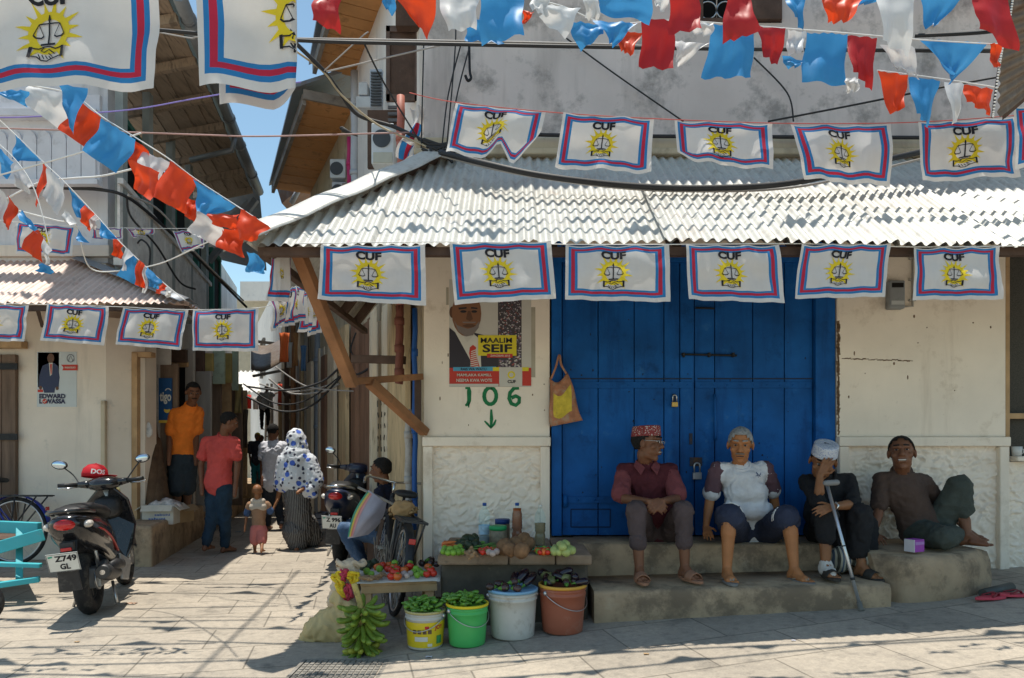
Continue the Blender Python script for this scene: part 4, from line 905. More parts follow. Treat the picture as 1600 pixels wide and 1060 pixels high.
for i, q in enumerate(low):
    cuf(q, 4.02, .012, 'white flag with sun and scales hanging under the white metal eave, '+POS_L[i], 'flags along the white eave', seed=i+1, vtop=.0)
upr = [((712, 160), (853, 174), (803, 250), (697, 236)), ((880, 177), (1022, 186), (1016, 271), (867, 263)), ((1054, 187), (1207, 192), (1207, 266), (1060, 252)), ((1237, 193), (1394, 192), (1392, 291), (1260, 281)), ((1433, 192), (1590, 181), (1600, 274), (1437, 285))]
bt = [[(0, 1), (.42, .98), (.56, .62), (.72, .98), (.78, .98), (1, .35)], [(0, 1), (1, 1)], [(0, .78), (.2, .98), (1, 1)], [(0, .97), (1, 1)], [(0, 1), (1, 1)]]
upq = list(upr); upq[0] = ((712, 160), (853, 174), (833, 262), (697, 238))
for i, q in enumerate(upq):
    cuf(q, 4.35, .022, 'white flag with sun and scales on the string above the white roof, '+POS_L[i], 'flags strung above the white roof', seed=i+11, bottom=bt[i], kwave=1.6)
cuf(((1587, 165), (1720, 150), (1725, 250), (1592, 262)), 4.0, .02, 'white flag cut off by the right edge, above the white roof', 'flags strung above the white roof', seed=21)
# big near flags
cuf(((-64, -44), (246, -34), (241, 139), (-66, 140)), 2.2, .02, 'big near white flag with blue and red border filling the top left corner', 'big near flags', seed=31, kwave=1.3)
cuf(((304, -90), (660, -100), (640, 122), (318, 142)), 2.0, .025, 'big near white flag seen half folded beside the patch of sky', 'big near flags', seed=34, kwave=1.1, fold=.44)
# left row under the pink eave
lq = [((-62, 473), (46, 477), (38, 534), (-66, 532)), ((74, 474), (170, 479), (161, 540), (62, 532)), ((191, 480), (293, 484), (283, 547), (179, 538)), ((301, 484), (404, 481), (403, 549), (300, 548))]
for i, q in enumerate(lq):
    cuf(q, 6.45 if i < 3 else 6.2, .018, 'white flag with sun and scales below the pink roof, '+POS_L[i], 'flags below the pink roof', seed=i+41)
# row on the balcony of the left building
lq = [((25, 346), (118, 354), (112, 400), (22, 396)), ((146, 356), (194, 356), (192, 374), (144, 374)), ((198, 357), (242, 357), (238, 366), (208, 372)), ((268, 360), (318, 358), (320, 386), (284, 396))]
nm = ['half hidden white flag against the pale wall left of the pink roof peak', 'small folded white flag directly right of the pink roof peak', 'small crumpled white flag in front of the slatted balustrade', 'twisted white flag hanging under the slatted balustrade']
for i, q in enumerate(lq): cuf(q, 7.1, .02, nm[i], 'flags on the far left string', seed=i+51)
# flags along the alley side of the white roof
nm = ['narrow edge-on white flag at the corner of the white roof', 'edge-on white flag behind the orange brace, nearest', 'edge-on white flag behind the orange brace, second', 'edge-on white flag behind the orange brace, third', 'edge-on white flag behind the orange brace, fourth', 'edge-on white flag behind the orange brace, farthest']
side_q = [((430, 384), (462, 380), (452, 472), (418, 470), 4.15, 4.35), ((424, 462), (452, 455), (450, 500), (428, 518), 5.0, 5.3), ((440, 450), (462, 446), (456, 508), (436, 512), 5.4, 5.7), ((455, 448), (478, 445), (474, 500), (452, 506), 5.8, 6.1), ((474, 455), (492, 452), (488, 515), (470, 520), 6.2, 6.5), ((482, 456), (498, 452), (500, 520), (480, 526), 6.6, 6.9)]
for i, (a, b, c_, d, y0_, y1_) in enumerate(side_q):
    cuf((a, b, c_, d), y0_, .02, nm[i], 'flags along the alley side of the roof', seed=61+i, ys=[y0_, y1_, y1_, y0_], text=(i > 0))
mb = MB(); mb.grid(lambda u, v: P(640+22*u+8*math.sin(v*5)-v*14*(1-u), 168+v*78, 5.9)+V((0, .05*math.sin(u*7+v*6), 0)), 10, 14)
for k, f in enumerate(mb.f):
    c_ = (k//10)/14; mb.m[k] = 0 if (c_ < .35 or .62 < c_ < .7) else (1 if (k % 10) in (1, 2, 5, 8) else (2 if (k % 10) in (3, 4) else 0))
tag(mb.build('party_flag', FM, fix=False), 'white flag tangled in the cables at the building corner', 'flag')
# ================================================================ PENNANTS
sat = {'r': mat('red satin', (.82, .07, .012), .42, var=.06, transl=.38, spec=.5), 'b': mat('blue satin', (.05, .3, .64), .45, var=.06, transl=.35, spec=.5), 'w': mat('white satin', (.74, .73, .72), .45, var=.04, transl=.38, spec=.5), 'R': mat('crimson satin', (.5, .02, .02), .42, var=.06, transl=.35, spec=.5)}
cn = {'r': 'red', 'b': 'blue', 'w': 'white', 'R': 'crimson'}
def pennant(col, q, y, label, group, seed, amp=.013):
    c = [P(p[0], p[1], y) for p in q]; n = (c[1]-c[0]).cross(c[3]-c[0]); n = n.normalized() if n.length > 1e-9 else V((0, -1, 0))
    sz = (c[1]-c[0]).length; nx = max(6, int(sz/.02)); rnd = random.Random(seed); ph = rnd.uniform(0, 6); k = rnd.uniform(1.2, 2.6); tw = rnd.uniform(-.05, .05)
    def fn(u, v):
        p = c[0].lerp(c[1], u).lerp(c[3].lerp(c[2], u), v)
        g = abs(math.sin(u*math.pi*5+ph))*.008*(1-v)
        p = p-V((0, 0, g))+V((.006*math.sin(v*7+ph), 0, 0))*(1 if 0 < u < 1 else 1)
        e = .0055*noise.noise(V((u*4, v*4, seed)))
        return p+n*(amp*(.3+.9*v)*math.sin(2*math.pi*k*u+ph+v*1.5)+tw*(u-.5)*v*2+amp*.8*math.sin(v*5+ph)+e*1.5)+(V((0, 0, 1))*e*.8 if v > .99 or u in (0, 1) else V((0, 0, 0)))
    mb = MB(); mb.grid(fn, nx, 12); return tag(mb.build('pennant', sat[col], fix=False), label, 'pennant', group)
def line_thing(pts, r, m, label, cat='string', name='string', k=6, smooth=True):
    mb = MB(); mb.tube(smooth_path(pts, k) if smooth else pts, r, 6); return tag(mb.build(name, m), label, cat)
def run(lst, y, where, group, seed):
    cnt = {}
    for i, (c_, *q) in enumerate(lst):
        cnt[c_] = cnt.get(c_, 0)+1
        shp_ = 'pointed' if abs(q[2][0]-q[3][0]) < .4*abs(q[1][0]-q[0][0]) else 'broad'
        yy = y+(.05 if i % 2 else -.03)
        pennant(c_, q, yy, '%s %s pennant, %s %s from left, %s' % (shp_, cn[c_], ORD[cnt[c_]-1], cn[c_], where), group, seed+i)
A_ = [('b', (-12, 134), (42, 140), (32, 162), (-12, 146)), ('w', (48, 134), (112, 146), (93, 202), (47, 166)), ('b', (88, 130), (133, 134), (119, 216), (100, 178)), ('r', (127, 157), (160, 184), (135, 232), (93, 204)), ('b', (160, 184), (213, 217), (180, 270), (132, 238)),
      ('r', (205, 212), (236, 236), (216, 256), (199, 247)), ('r', (204, 248), (252, 268), (243, 318), (203, 290)), ('w', (215, 232), (262, 250), (240, 288), (226, 280)), ('r', (262, 248), (304, 279), (286, 333), (243, 312)), ('r', (290, 306), (313, 318), (302, 346), (287, 338)), ('b', (304, 279), (371, 322), (324, 336), (312, 333)),
      ('w', (312, 324), (352, 356), (337, 384), (300, 365)), ('r', (324, 332), (374, 334), (370, 358), (334, 352)), ('r', (346, 357), (376, 356), (381, 403), (338, 388)), ('r', (372, 322), (420, 353), (398, 376), (373, 376)), ('b', (388, 392), (406, 398), (421, 432), (379, 422))]
run(A_, 3.2, 'long diagonal string', 'pennants on the long diagonal string', 100)
B_ = [('b', (22, 209), (63, 250), (26, 252), (22, 251)), ('r', (64, 250), (78, 268), (66, 330), (50, 298)), ('w', (76, 262), (104, 288), (92, 338), (66, 305)), ('b', (104, 290), (133, 320), (134, 340), (120, 342)), ('r', (130, 318), (146, 334), (138, 361), (126, 346)), ('w', (146, 333), (154, 341), (149, 359), (139, 356)), ('b', (153, 340), (183, 372), (176, 374), (160, 374)),
      ('r', (181, 369), (193, 384), (187, 403), (180, 401)), ('w', (192, 383), (206, 396), (196, 426), (190, 419)), ('b', (203, 394), (216, 404), (210, 445), (190, 433)), ('r', (215, 403), (224, 413), (223, 450), (213, 446)), ('w', (223, 412), (236, 426), (232, 460), (217, 455)), ('b', (228, 415), (253, 440), (241, 450), (235, 448)), ('r', (251, 439), (263, 448), (256, 463), (236, 456)), ('w', (262, 447), (273, 457), (262, 466), (256, 461))]
run(B_, 4.3, 'string above pink roof', 'pennants above the pink roof', 200)
C_ = [('b', (-8, 222), (22, 253), (18, 284), (-6, 266)), ('w', (24, 250), (52, 288), (46, 304), (22, 290)), ('w', (-8, 285), (10, 303), (4, 346), (-8, 338)), ('r', (11, 304), (28, 325), (20, 364), (0, 344)), ('b', (29, 324), (55, 355), (50, 362), (34, 345)), ('r', (51, 352), (67, 371), (61, 409), (33, 388)), ('w', (66, 370), (79, 390), (80, 413), (65, 411)), ('b', (66, 411), (81, 415), (76, 427), (60, 425)), ('w', (97, 324), (118, 346), (113, 359), (96, 343)), ('b', (117, 354), (138, 378), (123, 379), (118, 373))]
run(C_, 4.0, 'string at left edge', 'pennants at the left edge', 300)
D_ = [('R', (490, -12), (533, -12), (527, 45), (490, 38)), ('b', (590, -12), (622, -12), (612, 16), (600, 11)), ('r', (610, -12), (684, -12), (668, 58), (652, 38)), ('w', (683, -12), (749, -12), (742, 38), (700, 54)), ('b', (749, -12), (817, -12), (817, 66), (750, 61)), ('w', (828, -12), (859, -12), (856, 25), (830, 21)), ('w', (912, -12), (936, -12), (936, 29), (914, 26)), ('b', (931, -12), (1020, -12), (1020, 29), (935, 26)), ('w', (1020, -12), (1046, -12), (1042, 13), (1022, 15)), ('R', (1046, -12), (1090, -12), (1094, 53), (1048, 48)), ('R', (1137, -12), (1171, -12), (1178, 61), (1133, 58)),
      ('b', (1225, -12), (1259, -12), (1254, 52), (1240, 28)), ('r', (1285, -12), (1353, -12), (1320, 41), (1300, 26)), ('b', (1308, -12), (1396, -12), (1352, 8), (1315, 14)), ('w', (1370, -12), (1431, -12), (1433, 76), (1371, 72)), ('b', (1434, -12), (1508, -12), (1462, 43), (1452, 40)), ('R', (1520, -12), (1576, -12), (1590, 81), (1528, 46))]
run(D_, 3.05, 'along the top edge', 'pennants along the top edge', 400)
E_ = [('b', (728, 34), (760, 30), (790, 68), (728, 66)), ('r', (817, 16), (836, 19), (822, 38), (817, 31)), ('w', (862, 6), (908, 12), (884, 60), (843, 24)), ('b', (886, 30), (946, 36), (940, 58), (907, 75)), ('b', (925, 30), (997, 34), (962, 68), (950, 66)), ('r', (966, 46), (1003, 48), (985, 92), (970, 76)), ('R', (1003, 29), (1053, 32), (1052, 111), (1000, 103)), ('w', (1052, 62), (1109, 66), (1066, 97), (1054, 96)), ('w', (1085, 30), (1116, 36), (1112, 55), (1083, 50)), ('b', (1113, 38), (1179, 41), (1173, 124), (1099, 118)),
      ('R', (1181, 42), (1228, 44), (1219, 98), (1190, 88)), ('b', (1222, 84), (1256, 92), (1244, 109), (1234, 103)), ('w', (1231, 45), (1259, 48), (1252, 86), (1234, 84)), ('b', (1261, 50), (1325, 52), (1320, 134), (1251, 130)), ('w', (1322, 118), (1342, 120), (1335, 147), (1325, 139)), ('R', (1324, 52), (1370, 56), (1366, 137), (1326, 119)), ('w', (1374, 70), (1430, 74), (1440, 124), (1402, 106)), ('b', (1435, 62), (1543, 68), (1494, 125), (1485, 124)), ('r', (1545, 66), (1567, 69), (1562, 105), (1553, 106))]
run(E_, 3.4, 'second string, upper right', 'pennants on the second string', 500)
F_ = [('r', (1371, 110), (1419, 117), (1409, 172), (1392, 178)), ('b', (1420, 117), (1470, 123), (1453, 196), (1428, 180)), ('w', (1476, 125), (1507, 129), (1502, 186), (1484, 196)), ('r', (1506, 129), (1553, 137), (1545, 181), (1511, 158))]
run(F_, 3.7, 'short string at far right', 'pennants on the short string', 600)
line_thing([P(*p, 3.2) for p in ((-20, 128), (48, 134), (113, 148), (160, 183), (213, 216), (262, 247), (304, 279), (370, 322), (420, 354))], .003, white_line, 'white string carrying the long diagonal row of pennants')
line_thing([P(*p, 4.3) for p in ((-20, 170), (22, 209), (64, 250), (104, 288), (153, 340), (192, 383), (253, 440), (290, 470))], .003, white_line, 'white string carrying pennants down to the pink roof')
line_thing([P(*p, 4.0) for p in ((-20, 210), (24, 250), (55, 300), (79, 390))], .003, white_line, 'white string of the pennants at the left edge')
line_thing([P(*p, 3.4) for p in ((700, -20), (862, 5), (946, 36), (1053, 32), (1181, 41), (1325, 52), (1435, 62), (1570, 70))], .003, white_line, 'white string of the second pennant row at upper right')
line_thing([P(*p, 3.7) for p in ((1371, 110), (1470, 123), (1560, 137))], .003, white_line, 'short white string by the far right roof')
line_thing([P(640, 145, 4.6)]+[P(*p, 4.34) for p in ((712, 160), (880, 177), (1054, 187), (1237, 193), (1433, 191), (1620, 178))], .003, mat('red string', (.5, .1, .08), .8), 'thin red string of the flags above the white roof')
line_thing([P(*p, 4.03) for p in ((460, 381), (700, 378), (884, 382), (1071, 382), (1252, 381), (1430, 386), (1620, 384))], .003, white_line, 'string holding the flags under the white eave')
line_thing([P(-80, 472, 6.46), P(170, 479, 6.46), P(293, 484, 6.44), P(404, 481, 6.2), P(430, 470, 5.4)], .003, white_line, 'string holding the flags below the pink roof')
line_thing([P(0, 345, 7.1), P(120, 354, 7.1), P(242, 357, 7.1), P(330, 357, 7.1)], .003, white_line, 'faint string across the slatted balustrade')
# dotted rope
rp = smooth_path([P(1584, -15, 3.5), P(1577, 30, 3.5), P(1566, 75, 3.5), P(1558, 125, 3.5), P(1551, 184, 3.5)], 12); mb = MB(); mb.tube(rp, .0055, 6)
for a, b in zip(rp, rp[1:]): mb.ell(a.lerp(b, .5)-V((0, .004, 0)), (.007, .006, .006), n=6, mi=1)
tag(mb.build('dotted_rope', [black_cable, white_line]), 'black and white twisted rope at the edge of the far right roof', 'rope')
# overhead lines of bunting out of the frame: their shadows lie across the street
random.seed(21)
rows = [(y_, 1.28+.68*y_+.3) for y_ in (3.72, 3.93, 4.2, 4.5, 4.95, 5.2, 5.55, 6.05, 6.55, 7.0)]
for k, (y, z) in enumerate(rows):
    t = thing('bunting_line', (0, y, z), 'line of small pennants strung high over the street, %s from the camera' % ORD[k], 'bunting', 'bunting lines over the street')
    pth = [V((-7+i*.8, y+.06*math.sin(i*1.3+k*2.1)+(i-6)*.012*(1 if k % 2 else 2), z-.12*math.sin(i*.9+k))) for i in range(16 if y < 4.3 or 4.9 < y < 5 else 7)]
    mb = MB(); mb.tube(smooth_path(pth, 4), .013, 5); mb.build('string', white_line, t)
    sp_ = smooth_path(pth, 4); i = 2
    while i < len(sp_)-3:
        a, b = sp_[i], sp_[i+1]; col = random.choice('rbw'); mb = MB(); dn = V((random.uniform(-.03, .03), random.uniform(-.1, .1), -.22))
        mb.grid(lambda u, v: a.lerp(b, .5)+(b-a)*(u-.5)*1.6*(1-v*.6)+dn*v+V((0, .03*math.sin(u*5)*v, 0)), 4, 4); mb.build('pennant', sat[col], t, fix=False); i += random.choice((2, 3, 3, 4, 5))
line_thing([V((-1.9, 1.5, 5.2)), V((-2.15, 4, 5.9)), V((-2.6, 7.2, 6.6))], .012, black_cable, 'thick overhead cable running along the street above the bunting', 'cable', 'cable')
# ================================================================ ROOF CORNER AT UPPER RIGHT, CABLES
rr = thing('side_roof', P(1590, 150, 3.75), 'brown corrugated roof edge hanging into the upper right corner', 'roof')
ra, rb, rc, rd = P(1560, 184, 3.85), P(1640, 120, 3.85), P(1760, -160, 3.3), P(1568, -160, 3.3)
rn = (rb-ra).cross(rd-ra).normalized()
def rf_(u, t):
    return ra.lerp(rd, u/1.2).lerp(rb.lerp(rc, u/1.2), t), rn
corrugated(rf_, 1.2, 0, 17, .009, 'roof_sheet', brown_roof, rr, nv=4)
mb = MB(); mb.prism([P(1572, 184, 3.95), P(1680, 90, 3.95), P(1800, -220, 3.5), P(1576, -220, 3.5)], (0, .03, 0)); mb.build('backing', wood_dark, rr)
def cable(pts, r, m, lab, k=8): return line_thing(pts, r, m, lab, 'cable', 'cable', k)
cable([P(235, 46, 4.6), P(462, 63, 4.5), P(700, 69, 4.5), P(1100, 76, 4.5), P(1560, 80, 4.5)], .012, black_cable, 'thick black cable crossing the whole street high up')
cable([P(462, 60, 4.52), P(900, 68, 4.5), P(1180, 78, 4.5), P(1620, 76, 4.5)], .006, grey_cable, 'thinner grey cable just above the thick black one')
cable([P(688, 238, 5.1), P(760, 256, 4.75), P(850, 275, 4.6), P(980, 290, 4.6), P(1110, 294, 4.6), P(1250, 284, 4.6), P(1400, 246, 4.7), P(1620, 200, 5.1)], .022, black_cable, 'thickest black cable sagging along the top of the white roof')
cable([P(690, 244, 5.1), P(800, 270, 4.75), P(960, 293, 4.66), P(1110, 299, 4.66), P(1260, 290, 4.66), P(1450, 246, 4.8)], .009, grey_cable, 'grey cable twisted with the thickest black one')
cable([P(452, 58, 5.0), P(505, 110, 5.2), P(530, 143, 5.4), P(560, 180, 5.5), P(620, 200, 5.5), P(690, 236, 5.3)], .016, black_cable, 'black cable bundle dropping to the building corner')
cable([P(455, 75, 5.1), P(505, 112, 5.2), P(535, 150, 5.4), P(590, 195, 5.5), P(650, 222, 5.4), P(690, 240, 5.3)], .008, mat('tan cable', (.4, .33, .22), .6), 'tan cable running beside the black bundle')
cable([P(505, 112, 5.2), P(560, 62, 5.0), P(575, 50, 4.6)], .005, grey_cable, 'short grey wire rising from the cable knot')
cable([P(510, 112, 5.2), P(640, 82, 5.0), P(700, 68, 4.6)], .006, grey_cable, 'grey wire rising right from the cable knot')
cable([P(566, 62, 4.6), P(600, 130, 5.1), P(655, 220, 5.3)], .007, black_cable, 'thin black wire crossing the white house diagonally')
cable([P(-20, 200, 5.4), P(150, 205, 5.2), P(320, 211, 5.2), P(420, 213, 5.2), P(640, 207, 5.4)], .006, mat('pink cable', (.4, .24, .22), .6), 'pinkish cable crossing the sky level with the left eave')
cable([P(-10, 184, 4.2), P(60, 182, 4.2), P(200, 172, 4.2), P(300, 155, 4.2), P(400, 138, 4.2), P(470, 128, 4.2)], .004, mat('violet string', (.25, .2, .55), .7), 'violet string crossing behind the big near flags')
cable([P(245, 50, 6), P(300, 60, 5.9), P(315, 58, 5.8), P(470, 62, 5.5)], .006, grey_cable, 'pale twin wire between the big near flags')
cable([P(-20, 279, 3.9), P(120, 240, 3.9), P(220, 208, 3.9)], .0045, white_line, 'cream cord rising behind the left edge pennants')
cable([P(-10, 322, 4.4), P(60, 286, 4.4), P(110, 279, 4.4), P(160, 275, 4.4), P(215, 262, 4.4)], .006, white_line, 'cream cord over the small pennants on the left')
cable([P(0, 322, 5), P(90, 345, 5), P(118, 352, 5), P(140, 418, 5.4), P(190, 423, 5.4), P(250, 412, 5.2), P(310, 385, 4.6), P(338, 372, 4.2)], .005, white_line, 'cream cord sagging in front of the pink roof')
cable([P(-30, 292, 7.3), P(100, 294, 7.3), P(160, 297, 7.3), P(198, 308, 7.4), P(240, 340, 7.8), P(300, 395, 8.6), P(345, 440, 9.6), P(385, 480, 11)], .018, black_cable, 'thick black cable bundle clipped along the left building')
cable([P(198, 310, 7.4), P(205, 340, 7.5), P(245, 385, 7.8), P(280, 440, 8.3), P(305, 452, 8.6)], .012, black_cable, 'loose black cable loop under the left balustrade')
cable([P(215, 380, 7.6), P(222, 375, 7.5), P(234, 390, 7.5), P(232, 425, 7.5)], .01, black_cable, 'small black cable loop on the left building')
cable([P(200, 305, 7.3), P(250, 330, 7.8), P(310, 400, 8.6), P(380, 470, 10.8)], .012, grey_cable, 'grey cable beside the thick left bundle')
for i, q in enumerate((((405, 600), (450, 612), (500, 606), (540, 590)), ((420, 592), (455, 615), (505, 612), (530, 600)), ((380, 600), (430, 630), (480, 625), (535, 585)), ((385, 620), (440, 643), (490, 632), (540, 580)), ((430, 573), (470, 600), (500, 608), (560, 612)), ((385, 604), (445, 610), (500, 598), (530, 575)), ((540, 575), (552, 560), (548, 545), (556, 520)), ((530, 590), (548, 575), (560, 585), (600, 560)))):
    cable([P(*p, 9.5-.2*i) for p in q], .014 if i % 2 else .01, grey_cable if i in (0, 1, 4) else black_cable, 'low %s cable sagging across the alley, %s of the tangle' % ('grey' if i in (0, 1, 4) else 'black', ORD[i]))
for i, (a, b, c_, y) in enumerate((((705, 0), (712, 60), (697, 240), 5.3), ((720, 70), (700, 150), (690, 235), 5.3), ((733, 75), (712, 160), (705, 238), 5.3), ((662, 70), (660, 150), (658, 240), 5.38), ((885, 60), (960, 115), (1068, 190), 5.4), ((1178, 90), (1230, 145), (1240, 190), 5.4))):
    cable([P(*a, y), P(*b, y), P(*c_, y)], .006, black_cable, 'thin black wire on the stained upper wall, %s from the left' % ORD[[2, 0, 1, 3, 4, 5].index(i)] if False else 'thin black wire on the stained upper wall, %s from the left' % ORD[(2, 1, 3, 0, 4, 5)[i]])
cable([P(700, 232, 5.3), P(725, 212, 5.3), P(760, 208, 5.3), P(900, 212, 5.32), P(1200, 214, 5.32), P(1620, 216, 5.3)], .014, black_cable, 'black cable clipped along the string course')
cable([P(1200, 190, 5.2), P(1330, 165, 5.0), P(1480, 135, 4.8), P(1620, 110, 4.6)], .007, black_cable, 'thin black cable rising to the far right roof')
cable([P(1430, 56, 4.4), P(1540, 50, 4.2), P(1620, 36, 4.1)], .012, black_cable, 'short black cable behind the blue pennants at upper right')
# clutter of joints where the cables meet
mb = MB(); random.seed(3)
for i in range(16):
    p = P(random.uniform(655, 705), random.uniform(225, 245), 5.25); mb.cap(p, p+V((random.uniform(-.12, .12), 0, random.uniform(-.06, .06))), .012)
tag(mb.build('cable_knot', black_cable), 'knot of black cable joints at the corner above the white roof', 'cable')
mb = MB(); p = P(537, 203, 5.6); mb.cap(p, p+V((.06, 0, -.03)), .02, .012); mb.cap(p+V((-.02, 0, .012)), p+V((-.01, 0, .015)), .014); mb.cap(p+V((.06, 0, -.03)), p+V((.11, 0, -.05)), .01, .006)
tag(mb.build('small_bird', mat('dark feathers', (.03, .03, .03), .7)), 'small dark bird perched on the pinkish cable', 'bird')
# ================================================================ POSTERS, GRAFFITI, HANGING BAG
def on_wall(y, k=0): return lambda px, py: P(px, py, y-.002*k)
def wpoly(mb, y, pts, k=1, mi=0): mb.add([P(px, py, y-.0025*k) for px, py in pts], [tuple(range(len(pts)))], mi)
def wtext(mb, y, txt, x0, y0, x1, y1, k=3, mi=0, bold=.02, shear=0):
    """letters between photo pixels (x0,y0) top-left and (x1,y1) bottom-right on the wall at depth y"""
    vs, fs = text2d(txt, bold, shear); mb.add([P(x0+(x1-x0)*a, y1+(y0-y1)*b, y-.0025*k) for a, b in vs], fs, mi)
def circ(cx, cy, rx, ry, n=20, a0=0, a1=360): return [(cx+rx*math.cos(R(a0+(a1-a0)*i/n)), cy+ry*math.sin(R(a0+(a1-a0)*i/n))) for i in range(n+(0 if a1-a0 == 360 else 1))]
pr_ = lambda n_, c, **k: mat('print '+n_, c, .55, var=.04, **k)
pw, pred, pblue, pyel, pblk = pr_('white', (.55, .52, .46)), pr_('red', (.5, .04, .025)), pr_('sky', (.08, .33, .5)), pr_('yellow', (.68, .56, .03)), pr_('black', (.02, .02, .025))
pskin, pskin2, psuit, pshirt, pgrey = pr_('skin', (.22, .1, .05)), pr_('skin dark', (.12, .055, .03)), pr_('suit', (.035, .03, .04)), pr_('shirt', (.6, .57, .5)), pr_('beard', (.2, .165, .15))
WY = DW-.0
ps = thing('campaign_poster', P(765, 604, WY), 'large election poster of a bearded man in suit and red tie beside the door', 'poster')
mb = MB(); mb.box(P(766, 521, WY)-V((0, .002, 0)), (128/F*DW, .004, 168/F*DW)); mb.build('paper', pw, ps)
mb = MB()      # portrait, every layer in its own colour
for pts, k, mi in (([(702, 512), (712, 520), (735, 560), (741, 576), (702, 576)], 1.4, 0), ([(741, 520), (756, 524), (778, 540), (778, 576), (741, 576)], 1.4, 0), ([(706, 510), (712, 502), (730, 535), (741, 523), (750, 530), (752, 576), (742, 576)], 1.6, 1),
    ([(734, 543), (739, 539), (744, 543), (743, 550), (750, 576), (737, 576), (733, 552)], 1.9, 2), (circ(729, 490, 23, 36), 2.0, 3), (circ(706.5, 488, 4.5, 9), 1.8, 4),
    ([(709, 500), (714, 508), (721, 511), (731, 514), (741, 511), (749, 502), (748, 512), (739, 524), (728, 526), (716, 518)], 2.2, 5), ([(722, 509), (730, 506.5), (738, 506.5), (744, 509), (738, 512), (728, 512)], 2.4, 4),
    (circ(724, 487, 5, 2), 2.4, 6), (circ(741, 487, 4.5, 2), 2.4, 6), ([(716, 481), (729, 480), (729, 482.5), (717, 484)], 2.4, 6), ([(736, 480), (746, 481), (746, 483), (736, 482.5)], 2.4, 6), ([(731, 486), (735, 486), (739, 499), (734, 502), (728, 499)], 2.3, 4), ([(722, 503), (744, 503), (742, 505), (724, 505)], 2.5, 5)):
    wpoly(mb, WY, pts, k+1, mi)
mb.build('portrait', [psuit, pshirt, pred, pskin, pskin2, pgrey, pblk], ps, fix=False)
mb = MB()
for i in range(9): wpoly(mb, WY, [(736-.2*i, 549+i*3.2), (744+.4*i, 546+i*3.2), (744.5+.4*i, 547.5+i*3.2), (736-.2*i, 550.5+i*3.2)], 3.3, 0)
mb.build('tie_stripes', pshirt, ps, fix=False)
mb = MB(); random.seed(2)
wpoly(mb, WY, [(774, 440), (820, 440), (820, 604), (774, 604)], 1.3, 1); wpoly(mb, WY, [(778, 440), (815, 440), (815, 604), (778, 604)], 1.8, 0)
mb.build('side_band', [pr_('crowd dark', (.06, .05, .055)), pblue], ps, fix=False)
crowd = [pr_('crowd %d' % i, c) for i, c in enumerate(((.2, .17, .2), (.4, .36, .38), (.3, .08, .07), (.12, .1, .16), (.5, .47, .44)))]
mb = MB()
for _ in range(420):
    x, z = random.uniform(779, 814), random.uniform(468, 574); r_ = .7+(z-440)/130
    wpoly(mb, WY, circ(x, z, r_, r_*.8, 6), 2.3+random.random()*.6, random.randrange(5))
mb.build('crowd_picture', crowd, ps, fix=False)
mb = MB(); wpoly(mb, WY, [(702, 575), (830, 575), (830, 603), (702, 603)], 3.2, 0); wpoly(mb, WY, [(708, 574), (775, 573), (775, 580), (708, 580)], 3.6, 1); wpoly(mb, WY, [(747, 524), (807, 524), (807, 556), (747, 556)], 3.9, 2); wpoly(mb, WY, [(761, 553), (801, 553), (801, 559), (761, 559)], 4.3, 0)
wpoly(mb, WY, [(770, 574), (826, 574), (826, 580), (770, 580)], 3.7, 2); wpoly(mb, WY, [(780, 574), (816, 574), (816, 604), (780, 604)], 4, 3); wpoly(mb, WY, [(702, 600), (779, 600), (779, 604), (702, 604)], 4, 3); wpoly(mb, WY, circ(799, 586, 6, 6), 4.3, 2); wpoly(mb, WY, circ(799, 586, 3.4, 3.4), 4.6, 3)
mb.build('colour_blocks', [pred, pblue, pyel, pw], ps, fix=False)
mb = MB(); wtext(mb, WY, 'MAALIM', 751, 528, 800, 536, 5); wtext(mb, WY, 'SEIF', 754, 538, 800, 551, 5, bold=.03); wtext(mb, WY, 'RAIS WA WATU', 720, 575, 760, 579, 5); wtext(mb, WY, 'CUF', 793, 594, 806, 599, 5.2, bold=.04); mb.build('black_lettering', pblk, ps, fix=False)
mb = MB(); wtext(mb, WY, 'MAMLAKA KAMILI,', 714, 584, 768, 589, 5); wtext(mb, WY, 'NEEMA KWA WOTE', 713, 592, 769, 597, 5); wtext(mb, WY, 'ZANZIBAR 2015', 766, 554.5, 797, 557.5, 5); mb.build('white_lettering', pshirt, ps, fix=False)
mb = MB(); mb.box(P(833, 535, WY)-V((0, .001, 0)), (.035, .002, .56)); mb.box(P(699, 463, WY)-V((0, .001, 0)), (.02, .002, .14)); tag(mb.build('torn_tape', mat('old tape', (.4, .36, .28), .6)), 'strips of old torn tape beside the large election poster', 'tape')
# spray-painted number and arrow
green = mat('green spray paint', (.01, .17, .06), .7, var=.25, scale=30)
mb = MB(); f_ = lambda px, py: P(px, py, WY-.0035)
for pts, w_ in (([(727, 607), (732, 606), (733, 612), (733, 626), (731, 632), (727, 634)], [3, 6, 7, 6, 6, 3]), (circ(766, 619, 9.5, 13, 16, -80, 290), 6), ([(811, 606), (803, 607), (797, 614), (795.5, 623), (799, 631), (806, 633.5), (811, 629), (811.5, 622), (806, 619), (799, 622)], 6), ([(767.5, 640), (768, 655), (767, 668)], [3, 5.5, 3]), ([(757, 658), (762, 663), (767, 669), (772, 663), (775, 656)], [2, 3.5, 3, 4, 2])):
    stroke(mb, f_, pts, w_)
stroke(mb, f_, [(733, 629), (732, 637)], 2); tag(mb.build('sprayed_number', green, fix=False), 'green spray painted number 106 with a down arrow under the poster', 'graffiti')
